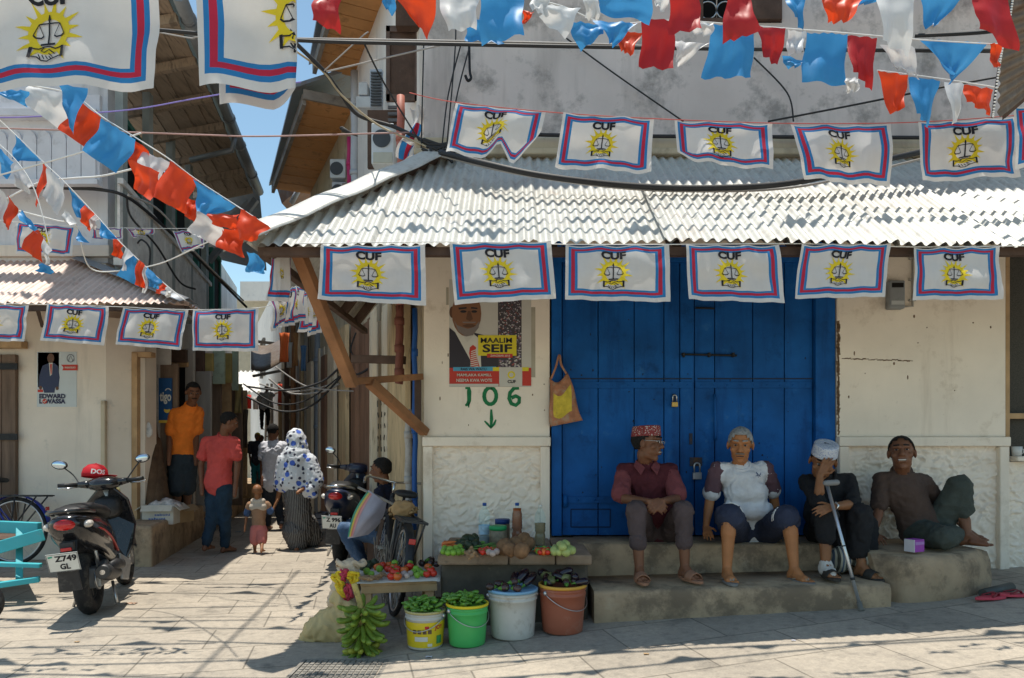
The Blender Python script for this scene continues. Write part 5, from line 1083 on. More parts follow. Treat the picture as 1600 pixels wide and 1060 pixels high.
# left poster
PY = LW-.0
p2 = thing('campaign_poster', P(89, 636, PY), 'pale poster of a standing man in a dark suit on the left wall', 'poster')
mb = MB(); mb.box(P(89, 593, PY)-V((0, .002, 0)), (62/F*PY, .004, 86/F*PY)); mb.build('paper', pr_('pale poster', (.52, .56, .56)), p2)
mb = MB(); wpoly(mb, PY, [(59, 551), (92, 551), (92, 605), (59, 605)], 1.6, 5)
for pts, k, mi in (([(72, 569), (84, 567), (90, 572), (93, 590), (91, 606), (86, 606), (85, 614), (69, 614), (66, 605), (60, 606), (61, 588), (66, 572)], 2.2, 0), ([(76, 567), (82, 567), (81, 585), (78, 588)], 2.7, 1), ([(77.5, 569), (81, 569), (80.5, 584), (79, 586)], 3.1, 2), (circ(79, 560, 5.5, 7.5, 14), 3, 3), (circ(63, 606, 2.5, 3, 10), 3, 3), (circ(89, 607, 2.5, 3, 10), 3, 3), ([(95, 570), (121, 570), (121, 579), (97, 579), (99, 574.5)], 2.6, 4), ([(58.5, 609), (67, 609), (67, 613), (58.5, 613)], 3, 4), (circ(69.5, 627.3, 3.6, 3.9, 14), 4.4, 4)):
    wpoly(mb, PY, pts, k, mi)
mb.build('portrait', [pr_('navy suit', (.03, .04, .09)), pshirt, pr_('pink tie', (.5, .08, .07)), pskin2, pred, pr_('poster sky', (.3, .5, .58))], p2, fix=False)
mb = MB(); wtext(mb, PY, 'EDWARD', 61, 615.5, 102, 623, 3.6, bold=.05); wtext(mb, PY, 'L  WASSA', 61, 623.5, 102, 631, 3.6, bold=.05)
stroke(mb, lambda a, b: P(a, b, PY-.01), circ(110, 560, 5.5, 6, 16, 0, 350), .8); stroke(mb, lambda a, b: P(a, b, PY-.01), [(106, 565), (110, 556), (114, 565)], .8); mb.build('lettering', pr_('ink navy', (.03, .03, .07)), p2, fix=False)
mb = MB(); wtext(mb, PY, 'MABADILIKO', 101, 573, 118, 576, 3.6); stroke(mb, lambda a, b: P(a, b, PY-.014), [(67.5, 627), (69, 629), (72, 625)], 1.2); mb.build('white_lettering', pshirt, p2, fix=False)
# hanging carrier bag on the door jamb
bg = thing('hanging_bag', P(882, 660, DW-.1), 'faded orange and yellow woven bag hanging on a nail at the door edge', 'bag')
bag_m = mat('faded orange weave', (.4, .17, .09), .8, var=.25, scale=18, bump=.3, bscale=90, dirt=[((.35, .3, .22), .6, 14, .5), ((.1, .08, .06), .5, 7, .62)])
bp = [(860, 590), (872, 602), (886, 581), (911, 655), (890, 660), (861, 668)]
mb = MB()
def bagf(u, v):
    top = np.array([858, 590])*(1-u)+np.array([886, 582])*u; top[1] += 12*math.sin(math.pi*u)*1.0; bot = np.array([860, 667])*(1-u)+np.array([911, 657])*u
    q = top*(1-v)+bot*v; return P(q[0]+2*math.sin(v*6), q[1], DW-.045-.045*math.sin(math.pi*u)*math.sin(math.pi*min(1, v+.12))+.006*math.sin(u*14+v*9))
mb.grid(bagf, 14, 14); mb.build('bag_body', bag_m, bg, solid=.01)
mb = MB(); f_ = lambda px, py: bagf((px-859)/(30+22*(py-585)/75), (py-590)/72)-V((0, .008, 0))
mb.grid(lambda u, v: f_(863+u*30+v*4, 610+v*38+4*math.sin(u*5)), 7, 7); mb.build('yellow_print', mat('bag yellow', (.6, .45, .05), .8, var=.2, scale=20), bg)
mb = MB(); mb.tube(smooth_path([P(861, 592, DW-.05), P(868, 575, DW-.05), P(874, 555, DW-.04), P(877, 570, DW-.06), P(885, 584, DW-.07)]), .009, 6); mb.build('bag_handle', bag_m, bg)
# white cup on the window ledge
cp = thing('white_cup', P(1590, 716, DW-.02), 'small white cup on the ledge at the right edge', 'cup'); q = P(1589, 716, DW-.02); q.z = Z(717)+.022
mb = MB(); mb.lathe([(.001, .004), (.032, 0), (.038, .075), (.036, .075), (.03, .008), (.001, .008)], q, 18); mb.build('cup_body', mat('cup white', (.6, .6, .58), .3), cp)
mb = MB(); mb.tube([q+V((.036, 0, .06)), q+V((.055, 0, .05)), q+V((.052, 0, .025)), q+V((.034, 0, .018))], .004, 6); mb.build('cup_handle', MATS['cup white'], cp)
mb = MB(); q2 = P(1518, 908, 5.0); a_, b_ = V((3.16, 4.58, G(3.16)+.03)), V((3.45, 4.72, G(3.45)+.03))
mb.tube([a_, b_], .032, 14); tag(mb.build('plastic_pipe', mat('dark pipe', (.06, .065, .06), .5)), 'short dark pipe lying at the foot of the stone platform', 'pipe')
# pink flip-flops
def sandal_bm(L, W_, sole, strap, t, z=0, thick=.018, kind='thong'):
    """sandal pointing along +y in local coordinates, heel at the origin"""
    pts = []
    for i in range(28):
        a = 2*math.pi*i/28; y = .5-.5*math.cos(a); x = math.sin(a)*(.78+.22*y)*(.5 if True else 0); pts.append(V((x*W_*(1 if y > .35 else .82+.5*y*.35), y*L, z)))
    m = MB(); m.prism(pts, (0, 0, thick)); m.build('sole', sole, t, local=True, bevel=.004)
    m = MB(); top = z+thick
    if kind == 'thong':
        for s_ in (-1, 1): m.tube(smooth_path([V((0, L*.78, top)), V((s_*W_*.18, L*.68, top+.022)), V((s_*W_*.44, L*.4, top+.004))], 5), .0075, 8, flat=.6)
    else: m.grid(lambda u, v: V(((u-.5)*W_*1.04, L*(.5+.27*v), top+.055*math.sin(math.pi*u)**.6*(1-.25*v))), 10, 6)
    m.build('strap', strap, t, local=True, solid=0 if kind == 'thong' else .005)
pink = mat('pink rubber', (.55, .06, .09), .6); 
for i, (px, py, rz, lab) in enumerate(((1548, 938, -75, 'pink flip-flop lying nearer the platform, left one'), (1572, 934, -95, 'pink flip-flop overlapping the other, right one'))):
    y = (HC-G(3.3))*F/(py-695); t = thing('flip_flop', V(((px-800)/F*y-.1, y, G(3.3)+.012*i)), lab, 'flip-flop', 'pink flip-flops', R(rz)); sandal_bm(.25, .09, pink, mat('dark red strap', (.2, .02, .03), .5), t)
# ================================================================ PRODUCE
def on(px, py, z): y = (HC-z)*F/(py-695); return P(px, py, y)
leaf_g = mat('veg green', (.09, .22, .03), .5, var=.3, scale=10)
veg = {}
def proto(kind, mb, m, fix=True): 
    o = mb.build(kind, m, origin=(0, 0, 0), fix=fix); veg[kind] = [o, True]; return o
red_t, org_t, lime_m, dkg, aub, aub2 = mat('tomato red', (.55, .03, .012), .25, var=.15, scale=9, spec=.6), mat('tomato orange', (.6, .13, .02), .25, var=.25, scale=9, spec=.6), mat('lime', (.19, .36, .04), .35, var=.25, scale=12), mat('avocado', (.03, .045, .02), .4, var=.3, scale=20), mat('aubergine', (.012, .006, .012), .18, var=.4, scale=8, spec=.7), mat('striped aubergine', (.12, .13, .05), .3, var=.5, scale=14)
cuke = mat('pepper green', (.1, .24, .025), .3, var=.35, scale=16, spec=.6); coco_m = mat('coconut husk', (.22, .12, .06), .95, var=.35, scale=20, bump=.8, bscale=90); carrot_m = mat('carrot', (.55, .14, .03), .5, var=.25, scale=12); guava_m = mat('pale green fruit', (.38, .45, .15), .4, var=.25, scale=10); ginger_m = mat('ginger', (.28, .17, .09), .85, var=.3, scale=20); onion_m = mat('garlic', (.45, .36, .32), .6, var=.2, scale=14)
def mk_round(kind, m, r, sq=.85, stem=True, org=0):
    mb = MB(); mb.lathe([(.001, -r*sq), (r*.55, -r*sq*.9), (r*.92, -r*sq*.45), (r, 0), (r*.93, r*sq*.45), (r*.6, r*sq*.85), (r*.2, r*sq*.88), (.001, r*sq*.78)], (0, 0, 0), 14)
    if stem:
        mb.add([V((0, 0, r*sq*.82)), V((r*.4, r*.1, r*sq*.96)), V((r*.1, r*.35, r*sq*.95)), V((-r*.35, r*.2, r*sq*.96)), V((-r*.2, -r*.35, r*sq*.95)), V((r*.3, -r*.3, r*sq*.96))], [(0, 1, 2), (0, 2, 3), (0, 3, 4), (0, 4, 5), (0, 5, 1)], 1)
    return proto(kind, mb, [m, leaf_g])
mk_round('tomato', red_t, .03); mk_round('orange_tomato', org_t, .03); mk_round('small_tomato', red_t, .019); mk_round('lime', lime_m, .024, .95, False); mk_round('guava', guava_m, .031, 1.0, False); mk_round('garlic_bulb', onion_m, .022, .9, False)
mb = MB(); mb.tube([(0, 0, 0), (.01, 0, .003), (.025, .002, .006), (.042, .003, .007), (.056, .001, .006), (.063, 0, .004)], [.003, .009, .012, .012, .008, .002], 8); mb.tube([(-.012, 0, -.002), (0, 0, 0)], .002, 5); proto('green_pepper', mb, cuke)
mb = MB(); mb.tube([(0, 0, 0), (.012, 0, 0), (.05, 0, .006), (.09, 0, .01), (.115, 0, .008), (.125, 0, .006)], [.006, .018, .027, .03, .02, .004], 12); mb.tube([(-.025, 0, -.004), (0, 0, 0), (.014, 0, 0)], [.005, .007, .019], 8, mi=1); proto('aubergine', mb, [aub, leaf_g])
mb = MB(); mb.tube([(0, 0, 0), (.012, 0, 0), (.03, 0, .003), (.05, 0, .003), (.062, 0, .002)], [.005, .018, .024, .022, .004], 12); mb.tube([(-.015, 0, 0), (.012, 0, 0)], [.005, .017], 8, mi=1); proto('small_aubergine', mb, [mat('brown aubergine', (.05, .025, .022), .25, var=.5, scale=9, spec=.6), leaf_g])
mb = MB(); mb.ell((0, 0, 0), (.052, .052, .057), n=20); o = proto('coconut', mb, coco_m); jitter(o, .008, 40)
mb = MB(); mb.tube([(0, 0, 0), (.01, 0, 0), (.06, .003, 0), (.1, 0, 0), (.12, -.002, 0)], [.004, .013, .011, .007, .002], 8); proto('carrot', mb, carrot_m)
mb = MB(); mb.ell((0, 0, 0), (.028, .018, .015)); mb.ell((.025, .012, 0), (.016, .011, .01)); mb.ell((-.02, .015, 0), (.015, .01, .01)); mb.ell((.01, -.018, 0), (.012, .014, .009)); proto('ginger_root', mb, ginger_m)
mb = MB(); mb.tube([(0, 0, 0), (.02, 0, .002), (.05, .003, .004), (.09, .008, .002)], [.002, .006, .006, .002], 6); proto('green_bean', mb, mat('bean green', (.12, .25, .05), .4, var=.2))
mb = MB(); mb.lathe([(.001, -.035), (.022, -.03), (.032, -.01), (.028, .015), (.014, .035), (.001, .042)], (0, 0, 0), 12); proto('avocado', mb, dkg)
for k in ('striped_aubergine',):
    mb = MB(); mb.tube([(0, 0, 0), (.012, 0, 0), (.05, 0, .006), (.09, 0, .01), (.115, 0, .006)], [.006, .02, .028, .027, .006], 12); proto(k, mb, aub2)
def put(kind, p, rot, label, group, cat=None, sc=1):
    o, first = veg[kind]
    if first: veg[kind][1] = False; c = o
    else: c = o.copy(); C.objects.link(c)
    c.location = p; c.rotation_euler = rot; c.scale = (sc, sc, sc); return tag(c, label, cat or kind.replace('_', ' '), group)
random.seed(77); RU = random.uniform
# ---- buckets
def bucket(px, yc, rt, rb, ztop, body, rim, lab, stripes=True, handle=0, lid=None, base_c=None):
    x = (px-800)/F*yc; z0 = G(x); h = ztop-z0; t = thing('bucket', V((x, yc, z0)), lab, 'bucket')
    mb = MB(); pr = [(.001, .006), (rb*.96, .004), (rb, .012)]+[(rb+(rt*.96-rb)*k, h*(.02+.76*k)) for k in (.25, .5, .75, 1)]+[(rt*.99, h*.79), (rt*.99, h*.83), (rt*.96, h*.84), (rt*.96, h*.88), (rt*.985, h*.89), (rt*.985, h*.92), (rt*.96, h*.93), (rt*.965, h*.98), (rt*.94, h*.98), (rt*.9, h*.5), (rb*.9, .02), (.001, .02)]
    mb.lathe(pr, (0, 0, 0), 40); mb.build('bucket_body', body, t, local=True)
    mb = MB(); mb.lathe([(rt*.93, h*.955), (rt*1.02, h*.95), (rt*1.03, h*1.0), (rt*.97, h*1.015), (rt*.92, h*1.0), (rt*.93, h*.955)], (0, 0, 0), 40); mb.build('rim', rim, t, local=True)
    mb = MB(); a0 = R(200+handle); n_ = 18
    mb.tube([V((rt*1.03*math.cos(a0+math.pi*i/n_), rt*1.03*math.sin(a0+math.pi*i/n_)*1.02, h*.86-h*.34*math.sin(math.pi*i/n_))) for i in range(n_+1)], .0028, 6)
    for s_ in (0, n_): a = a0+math.pi*s_/n_; mb.ell((rt*1.0*math.cos(a), rt*math.sin(a), h*.86), (.014, .014, .016), n=8)
    mb.build('handle', steel, t, local=True)
    return t, x, z0, h
byel = mat('bucket yellow label', (.68, .5, .02), .4, var=.1, dirt=[((.45, .4, .3), .4, 12, .6)]); bwht = mat('bucket white', (.52, .5, .45), .45, var=.08, dirt=[((.25, .2, .14), .55, 8, .56)])
b1, bx1, bz1, bh1 = bucket(664.5, 4.24, .125, .108, .262, bwht, mat('cream rim', (.5, .42, .18), .5), 'small white bucket with a yellow label, heaped with green peppers', handle=-40)
mb = MB(); mb.lathe([(.1095, .02), (.121, bh1*.74)], (0, 0, 0), 40); mb.build('yellow_label', byel, b1, local=True)
def cyl(t_, r): return lambda a, z: V((r*math.sin(a), -r*math.cos(a), z))
cf = lambda a, z: V(((.1125+.0465*z)*math.sin(a), -(.1125+.0465*z)*math.cos(a), z))
mb = MB()
for i in range(4): mb.grid(lambda u, v: cf(-.55+i*.27+u*.2, .105+v*.025), 3, 1)
put_text(mb, 'JOY', cf, .62, .12, .55, .035, 1, .05); mb.grid(lambda u, v: cf(.1+u*.22, .135+v*.018), 3, 1, mi=1); mb.build('label_pictures', [mat('label dark', (.12, .07, .04), .5, var=.6, scale=60), mat('label red', (.5, .03, .03), .5)], b1, local=True, fix=False)
mb = MB(); mb.grid(lambda u, v: cf(-.45+u*.7, .06+v*.028), 6, 1); mb.grid(lambda u, v: cf(.25+u*.25, .028+v*.018), 3, 1)
mb.grid(lambda u, v: cf(.75+u*.35, .04+v*.05), 5, 1, mi=1); mb.build('label_panel', [mat('label pale', (.6, .58, .5), .5), mat('label green', (.05, .25, .08), .5, var=.3, scale=40)], b1, local=True, fix=False)
b2, bx2, bz2, bh2 = bucket(730, 4.24, .13, .112, .3, mat('bucket green', (.07, .42, .11), .35, var=.08, dirt=[((.2, .3, .15), .35, 9, .6)]), mat('yellow rim', (.72, .55, .02), .4), 'bright green bucket with yellow rim, heaped with green peppers', handle=15)
b3, bx3, bz3, bh3 = bucket(801, 4.36, .158, .138, .365, bwht, mat('pale blue rim', (.2, .38, .55), .45, dirt=[((.3, .3, .3), .4, 9, .6)]), 'large dirty white bucket with pale blue lid and aubergines', handle=170)
mb = MB(); mb.lathe([(.001, bh3*.985), (.13, bh3*.98), (.15, bh3*.99)], (0, 0, 0), 30); mb.build('lid', MATS['pale blue rim'], b3, local=True)
b4, bx4, bz4, bh4 = bucket(879, 4.4, .152, .128, .385, mat('bucket brick red', (.33, .1, .055), .45, var=.08, dirt=[((.4, .25, .18), .4, 7, .56)]), mat('orange rim', (.62, .33, .05), .45), 'brick red bucket with orange rim filled with aubergines', handle=20)
for (t_, bx, yc, bz, bh, rr_, cnt, lb) in ((b1, bx1, 4.24, bz1, bh1, .108, 75, 'small green pepper heaped in the white and yellow bucket'), (b2, bx2, 4.24, bz2, bh2, .115, 85, 'small green pepper heaped in the bright green bucket')):
    mb = MB(); mb.lathe([(rr_*1.05, bh*.9), (rr_*.7, bh*.99), (.001, bh*1.03)], (0, 0, 0), 20); mb.build('heap_core', leaf_g, t_, local=True)  # green dome filling the heap under the loose peppers
    for i in range(cnt):
        a = i*2.399; r = rr_*math.sqrt((i+.5)/cnt); q = V((bx+r*math.cos(a)-.02, yc+r*math.sin(a), bz+bh*1.0+.05*(1-(r/rr_)**2)+RU(0, .014)-.004))
        put('green_pepper', q, (RU(-.5, .5), RU(-.45, .35), RU(0, 6.3)), lb, 'green peppers in the two near buckets', 'green pepper', RU(.75, 1.1))
for i, (kx, dx, dy, dz, rz, s_) in enumerate((('aubergine', .0, -.03, .03, 75, 1), ('aubergine', .035, -.01, .045, 60, 1.05), ('aubergine', .07, -.02, .02, 50, 1), ('aubergine', .06, .05, .03, 20, .9), ('small_aubergine', -.11, -.07, .02, 200, 1), ('small_aubergine', -.08, -.1, .018, 10, 1), ('small_aubergine', -.04, -.1, .02, 100, 1.05), ('small_aubergine', -.1, -.02, .02, 40, 1), ('small_aubergine', -.06, -.05, .03, 160, 1), ('small_aubergine', -.02, -.06, .045, 30, 1), ('small_aubergine', 0, -.11, .02, -30, 1))):
    put(kx, (bx3+dx, 4.36+dy, bz3+bh3+dz), (0, -.35 if kx == 'aubergine' else 0, R(rz)), ('long dark aubergine piled on the pale blue lid' if kx == 'aubergine' else 'small brown round aubergine on the pale blue lid'), 'aubergines on the pale blue lid', 'aubergine', s_)
for i in range(18):
    kx = random.choice(('aubergine', 'aubergine', 'striped_aubergine')) if i < 13 else 'small_aubergine'; a = i*2.4; r = .11*math.sqrt(i/18); 
    lb = {'aubergine': 'dark glossy aubergine in the brick red bucket', 'striped_aubergine': 'greenish striped aubergine in the brick red bucket', 'small_aubergine': 'small round aubergine in the brick red bucket'}[kx]
    put(kx, (bx4+r*math.cos(a)-.04*math.cos(i), 4.4+r*math.sin(a)-.01, bz4+bh4+.005+.045*(1-r/.12)), (0, RU(-.3, .2), RU(0, 6.3)), lb, 'aubergines in the brick red bucket', 'aubergine', RU(.85, 1.05))
# ---- low table
TZ = .385
tb = thing('low_table', on(625, 915, TZ)-V((0, 0, TZ)), 'low wooden stand with tomatoes and limes beside the bicycle wheel', 'table')
ta, tb_, tc, td = on(563, 910, TZ), on(682, 905, TZ), on(688, 886, TZ), on(566, 890, TZ)
mb = MB(); mb.prism([ta, tb_, tc, td], (0, 0, -.03)); mb.build('table_top', wood_tan, tb, bevel=.004)
mb = MB(); mb.bar(ta+V((0, .02, -.055)), tb_+V((0, .02, -.055)), .03, .05); mb.build('apron', wood_tan, tb, bevel=.003)
gzz = lambda p: G(p.x)
for p_, w_ in ((ta+V((.04, .05, 0)), .05), (tb_+V((-.05, .05, 0)), .06), (tc+V((-.1, -.05, 0)), .05), (td+V((.06, -.05, 0)), .04)):
    mb = MB(); mb.bar((p_.x, p_.y, TZ-.03), (p_.x, p_.y, G(p_.x)), w_, w_); mb.build('leg', wood_tan, tb, bevel=.003)
mb = MB()
def clf(u, v):
    p = ta.lerp(tb_, u).lerp(td.lerp(tc, u), v)+V(((u-.5)*.05, (v-.5)*.02, .005)); e = max(0, .1-v)*3+max(0, u-.94)*4
    return p+V((0, -.03 if v == 0 else 0, -.028*e+.004*noise.noise(V((u*9, v*9, 0)))))
mb.grid(clf, 24, 10); tag(mb.build('table_cloth', mat('dusty white cloth', (.5, .47, .43), .9, var=.1, scale=9), solid=.003), 'dusty white cloth spread on the low wooden stand', 'cloth')
tomp = [('lime', 573, 893, 0), ('lime', 580, 897, 0), ('avocado', 567, 886, 0), ('avocado', 575, 884, 0), ('orange_tomato', 590, 886, 0), ('lime', 593, 889, 0), ('tomato', 597, 884, 0), ('avocado', 585, 881, 0),
        ('tomato', 606, 889, 0), ('tomato', 612, 891, 0), ('orange_tomato', 616, 886, 0), ('tomato', 621, 890, 0), ('orange_tomato', 608, 883, 0), ('lime', 617, 880, .02), ('tomato', 611, 901, 0), ('orange_tomato', 621, 901, 0), ('tomato', 617, 895, .015), ('garlic_bulb', 631, 897, 0), ('garlic_bulb', 636, 900, 0), ('garlic_bulb', 641, 896, 0),
        ('tomato', 637, 889, 0), ('tomato', 641, 885, .02), ('orange_tomato', 632, 891, 0), ('lime', 646, 894, 0), ('lime', 652, 899, 0), ('lime', 655, 893, 0), ('lime', 650, 889, .015), ('lime', 660, 896, 0), ('lime', 641, 880, .03), ('tomato', 667, 897, 0), ('tomato', 677, 896, 0), ('orange_tomato', 669, 886, .015), ('tomato', 673, 891, .02), ('small_aubergine', 656, 879, .01), ('small_aubergine', 663, 878, .02), ('small_aubergine', 672, 879, .02), ('small_aubergine', 678, 883, .01), ('small_aubergine', 668, 875, .04), ('ginger_root', 570, 903, 0), ('ginger_root', 577, 905, 0), ('ginger_root', 585, 903, 0), ('ginger_root', 592, 901, 0), ('ginger_root', 598, 898, 0)]
seen_l = {'lime': 'green lime in a small heap on the low wooden stand', 'tomato': 'ripe red tomato in a small heap on the low wooden stand', 'orange_tomato': 'orange half ripe tomato on the low wooden stand', 'avocado': 'dark green avocado at the left end of the low stand', 'garlic_bulb': 'pale garlic bulb in the middle of the low stand', 'small_aubergine': 'dark round aubergine at the right back of the low stand', 'ginger_root': 'brown ginger root along the front left of the low stand'}
for k_, px, py, dz in tomp:
    q = on(px, py, TZ+.03+dz); put(k_, q, (RU(-.4, .4), RU(-.4, .4), RU(0, 6)), seen_l[k_], {'lime': 'limes', 'tomato': 'red tomatoes', 'orange_tomato': 'orange tomatoes', 'avocado': 'avocados', 'garlic_bulb': 'garlic bulbs', 'small_aubergine': 'round aubergines', 'ginger_root': 'ginger roots'}[k_]+' on the low stand', None, RU(.85, 1.08))
# ---- plates on the slab
SZ = .54
def plate(px, py, rx, m, lab):
    q = on(px, py, SZ); r = rx/F*q.y; mb = MB(); mb.lathe([(.001, .004), (r*.7, .004), (r*.8, .014), (r, .026), (r, .031), (r*.79, .02), (r*.7, .01), (.001, .01)], (q.x, q.y, SZ), 30); tag(mb.build('plate', m), lab, 'plate'); return q, r
plate(706, 865, 21, mat('white enamel', (.6, .6, .58), .3), 'white plate of limes and carrots at the left end of the slab')
plate(767, 865, 21, mat('yellow plate', (.65, .45, .03), .4), 'yellow plate of small red peppers in the middle of the slab')
plate(853, 864, 22, mat('green plate', (.03, .4, .18), .4), 'green plate of mixed cherry tomatoes on the slab')
L2 = {'lime': ('green lime on the white plate at the slab\'s left end', 'limes on the white plate'), 'carrot': ('orange carrot lying behind the limes on the slab', 'carrots on the slab'), 'avocado': ('black green avocado heaped at the back of the slab', 'avocados on the slab'), 'green_bean': ('green bean in the loose bundle on the slab', 'green beans on the slab'), 'ginger_root': ('knobbly ginger root between white and yellow plates', 'ginger roots on the slab'), 'small_tomato': None, 'garlic_bulb': ('pale garlic bulb on the yellow plate', 'garlic on the yellow plate'), 'coconut': ('brown husky coconut in the pile on the slab', 'coconuts on the slab'), 'guava': ('pale green fruit in the heap at the slab\'s right end', 'pale green fruits on the slab'), 'green_pepper': ('slim green pepper on the back of the slab', 'green peppers on the slab')}
for k_, px, py, dz in [('lime', 693, 862, 0), ('lime', 700, 864, 0), ('lime', 708, 864, 0), ('lime', 716, 863, 0), ('lime', 703, 858, .02), ('lime', 722, 862, 0), ('lime', 712, 857, .02), ('lime', 695, 857, .01), ('lime', 718, 855, .02), ('carrot', 690, 853, 0), ('carrot', 694, 850, .01), ('carrot', 692, 848, .02), ('carrot', 698, 852, .02), ('carrot', 690, 850, .03)]+[('avocado', 716+i*5.2, 851-3*math.sin(i*1.9), .01+.015*(i % 2)) for i in range(7)]+[('avocado', 727+i*5, 843-2*(i % 2), .035) for i in range(4)]+[('green_bean', 722+i*3.2, 858-(i % 4)*2.2, .005*(i % 3)) for i in range(14)]+[('green_pepper', 735+i*5, 855-(i % 3)*2, 0) for i in range(5)]+[('ginger_root', 732, 866, 0), ('ginger_root', 738, 868, 0), ('ginger_root', 743, 865, 0), ('ginger_root', 735, 861, .01)]+[('garlic_bulb', 764, 863, .01), ('garlic_bulb', 770, 865, .01), ('garlic_bulb', 776, 862, .01)]+[('coconut', 797, 859, .025), ('coconut', 815, 861, .025), ('coconut', 788, 855, .025), ('coconut', 808, 849, .035), ('coconut', 824, 850, .03), ('coconut', 818, 843, .06)]+[('guava', 879+8*math.cos(i*2.4)*(i/13)**.5*1.9, 859-5*math.sin(i*2.4)*(i/13)**.5-(6 if i < 4 else 0), .015+(.035 if i < 4 else 0)) for i in range(14)]:
    q = on(px, py, SZ+.028+dz); l_ = L2[k_]; rt_ = (RU(-.3, .3), RU(-.2, .2), RU(-.5, .5)) if k_ in ('carrot', 'green_bean', 'green_pepper') else (RU(-1, 1), RU(-1, 1), RU(0, 6)); put(k_, q, rt_, l_[0], l_[1], None, RU(.88, 1.05))
for i, (cx, n_) in enumerate(((763, 16), (852, 17))):
    for j in range(n_):
        a = j*2.4; r = math.sqrt(j/n_); px, py = cx+16*r*math.cos(a), 861+3.4*r*math.sin(a)
        k_ = 'small_tomato' if i == 0 or j % 3 else ('lime' if j % 2 else 'orange_tomato')
        put(k_, on(px, py, SZ+.035), (RU(-1, 1), RU(-1, 1), 0), ('small red pepper heaped on the yellow plate' if i == 0 else {'small_tomato': 'red cherry tomato on the green plate', 'lime': 'small lime among tomatoes on the green plate', 'orange_tomato': 'orange tomato on the green plate'}[k_]), 'produce on the yellow plate' if i == 0 else 'produce on the green plate', 'tomato' if k_ != 'lime' else 'lime', RU(.7, .9) if k_ != 'small_tomato' else 1)
# bottles and jars
def bottle(px, pybot, h, r, liq, lvl, capm, lab, ribs=True, label=None):
    q = on(px, pybot, SZ); t = thing('plastic_bottle', V((q.x, q.y, SZ)), lab, 'bottle'); pr = [(.001, .004), (r*.9, 0), (r, .012)]
    n_ = 16
    for i in range(n_):
        z = h*(.05+.62*i/n_); pr.append((r*(1-(.05 if i % 2 else 0)-(.12 if .36 < i/n_ < .5 else 0)), z))
    pr += [(r*.97, h*.7), (r*.8, h*.79), (r*.5, h*.87), (.014, h*.91), (.013, h*.96), (.001, h*.96)]
    mb = MB(); mb.lathe(pr, (0, 0, 0), 24); mb.build('bottle_body', MATS.get('pet') or glass('pet', (.85, .92, .95), .08, .07), t, local=True)
    if liq:
        pl = [(a*.93, z) for a, z in pr if z < h*lvl]; pl.append((pl[-1][0], h*lvl)); pl.append((.001, h*lvl)); mb = MB(); mb.lathe(pl, (0, 0, .002), 24); mb.build('liquid', liq, t, local=True)
    mb = MB(); mb.lathe([(.001, h), (.014, h), (.0155, h*.985), (.0155, h*.93), (.001, h*.93)], (0, 0, 0), 16); mb.build('cap', capm, t, local=True)
    if label: mb = MB(); mb.lathe([(r*1.015, h*.24), (r*1.015, h*.46)], (0, 0, 0), 24); mb.build('label', label, t, local=True)
bcap = mat('blue cap', (.01, .07, .3), .4)
bottle(757, 850, .305, .044, mat('clear water', (.45, .5, .52), .1, transl=.5), .2, bcap, 'tall clear plastic bottle with blue cap and pale label on the slab', label=mat('pale blue label', (.35, .5, .62), .5, var=.4, scale=25))
bottle(808, 848, .3, .042, mat('orange oil', (.3, .07, .008), .2), .86, bcap, 'plastic bottle full of orange brown liquid behind the coconuts')
bottle(844, 853, .3, .042, mat('murky liquid', (.19, .12, .04), .2), .55, mat('white cap', (.65, .65, .6), .4), 'plastic bottle half filled with murky brown liquid and white cap')
def jar(px, py, r, h, lidm, lab):
    q = on(px, py, SZ); t = thing('storage_jar', V((q.x, q.y, SZ)), lab, 'jar'); mb = MB(); mb.lathe([(.001, 0), (r*.95, 0), (r, .01), (r, h*.75), (r*.9, h*.82), (.001, h*.82)], (0, 0, 0), 24); mb.build('jar_body', mat('jar contents', (.2, .16, .1), .4, var=.3, scale=30, spec=.5), t, local=True)
    mb = MB(); mb.lathe([(r*.95, h*.8), (r, h*.8), (r, h), (r*.94, h*1.02), (.001, h*1.02)], (0, 0, 0), 24); mb.build('lid', lidm, t, local=True)
jar(778, 853, .064, .145, mat('green lid', (.02, .3, .1), .45), 'squat jar of dried goods with a green lid on the slab'); jar(785, 844, .058, .16, mat('navy lid', (.02, .05, .2), .45), 'jar with a navy blue lid behind the green lidded one')
# ---- sacks, net bags and the banana bunch
def blob(name, pts, m, lab, cat, seed, amp=.025, vox=.012, par=None, sm=6):
    mb = MB()
    for p, q, r1, r2 in pts: mb.cap(p, q, r1, r2, 16)
    ob = mb.build(name, m, par); remesh(ob, vox, sm); 
    for v in ob.data.vertices:
        q = v.co*9+V((seed, 0, 0)); v.co += v.normal*amp*(noise.noise(q)+.5*noise.noise(q*2.3)-.3*abs(noise.noise(q*V((3, 3, 1)))) if False else v.normal*amp*(noise.noise(q)+.6*noise.noise(q*2.5)))*1.0 if False else v.normal*(amp*(noise.noise(q)+.6*noise.noise(q*2.5)))
    return tag(ob, lab, cat) if lab else ob
def remesh(ob, vox, sm=3, smf=.5):
    """turn overlapping closed pieces into one continuous skin"""
    md = ob.modifiers.new('r', 'REMESH'); md.mode = 'VOXEL'; md.voxel_size = vox; md.use_smooth_shade = True
    if sm: s_ = ob.modifiers.new('s', 'SMOOTH'); s_.iterations = sm; s_.factor = smf
    bpy.context.view_layer.update()
    me = bpy.data.meshes.new_from_object(ob.evaluated_get(bpy.context.evaluated_depsgraph_get()))
    old = ob.data; ob.modifiers.clear(); ob.data = me; me.name = ob.name
    me.materials.clear()
    for m in old.materials: me.materials.append(m)
    bpy.data.meshes.remove(old); return ob
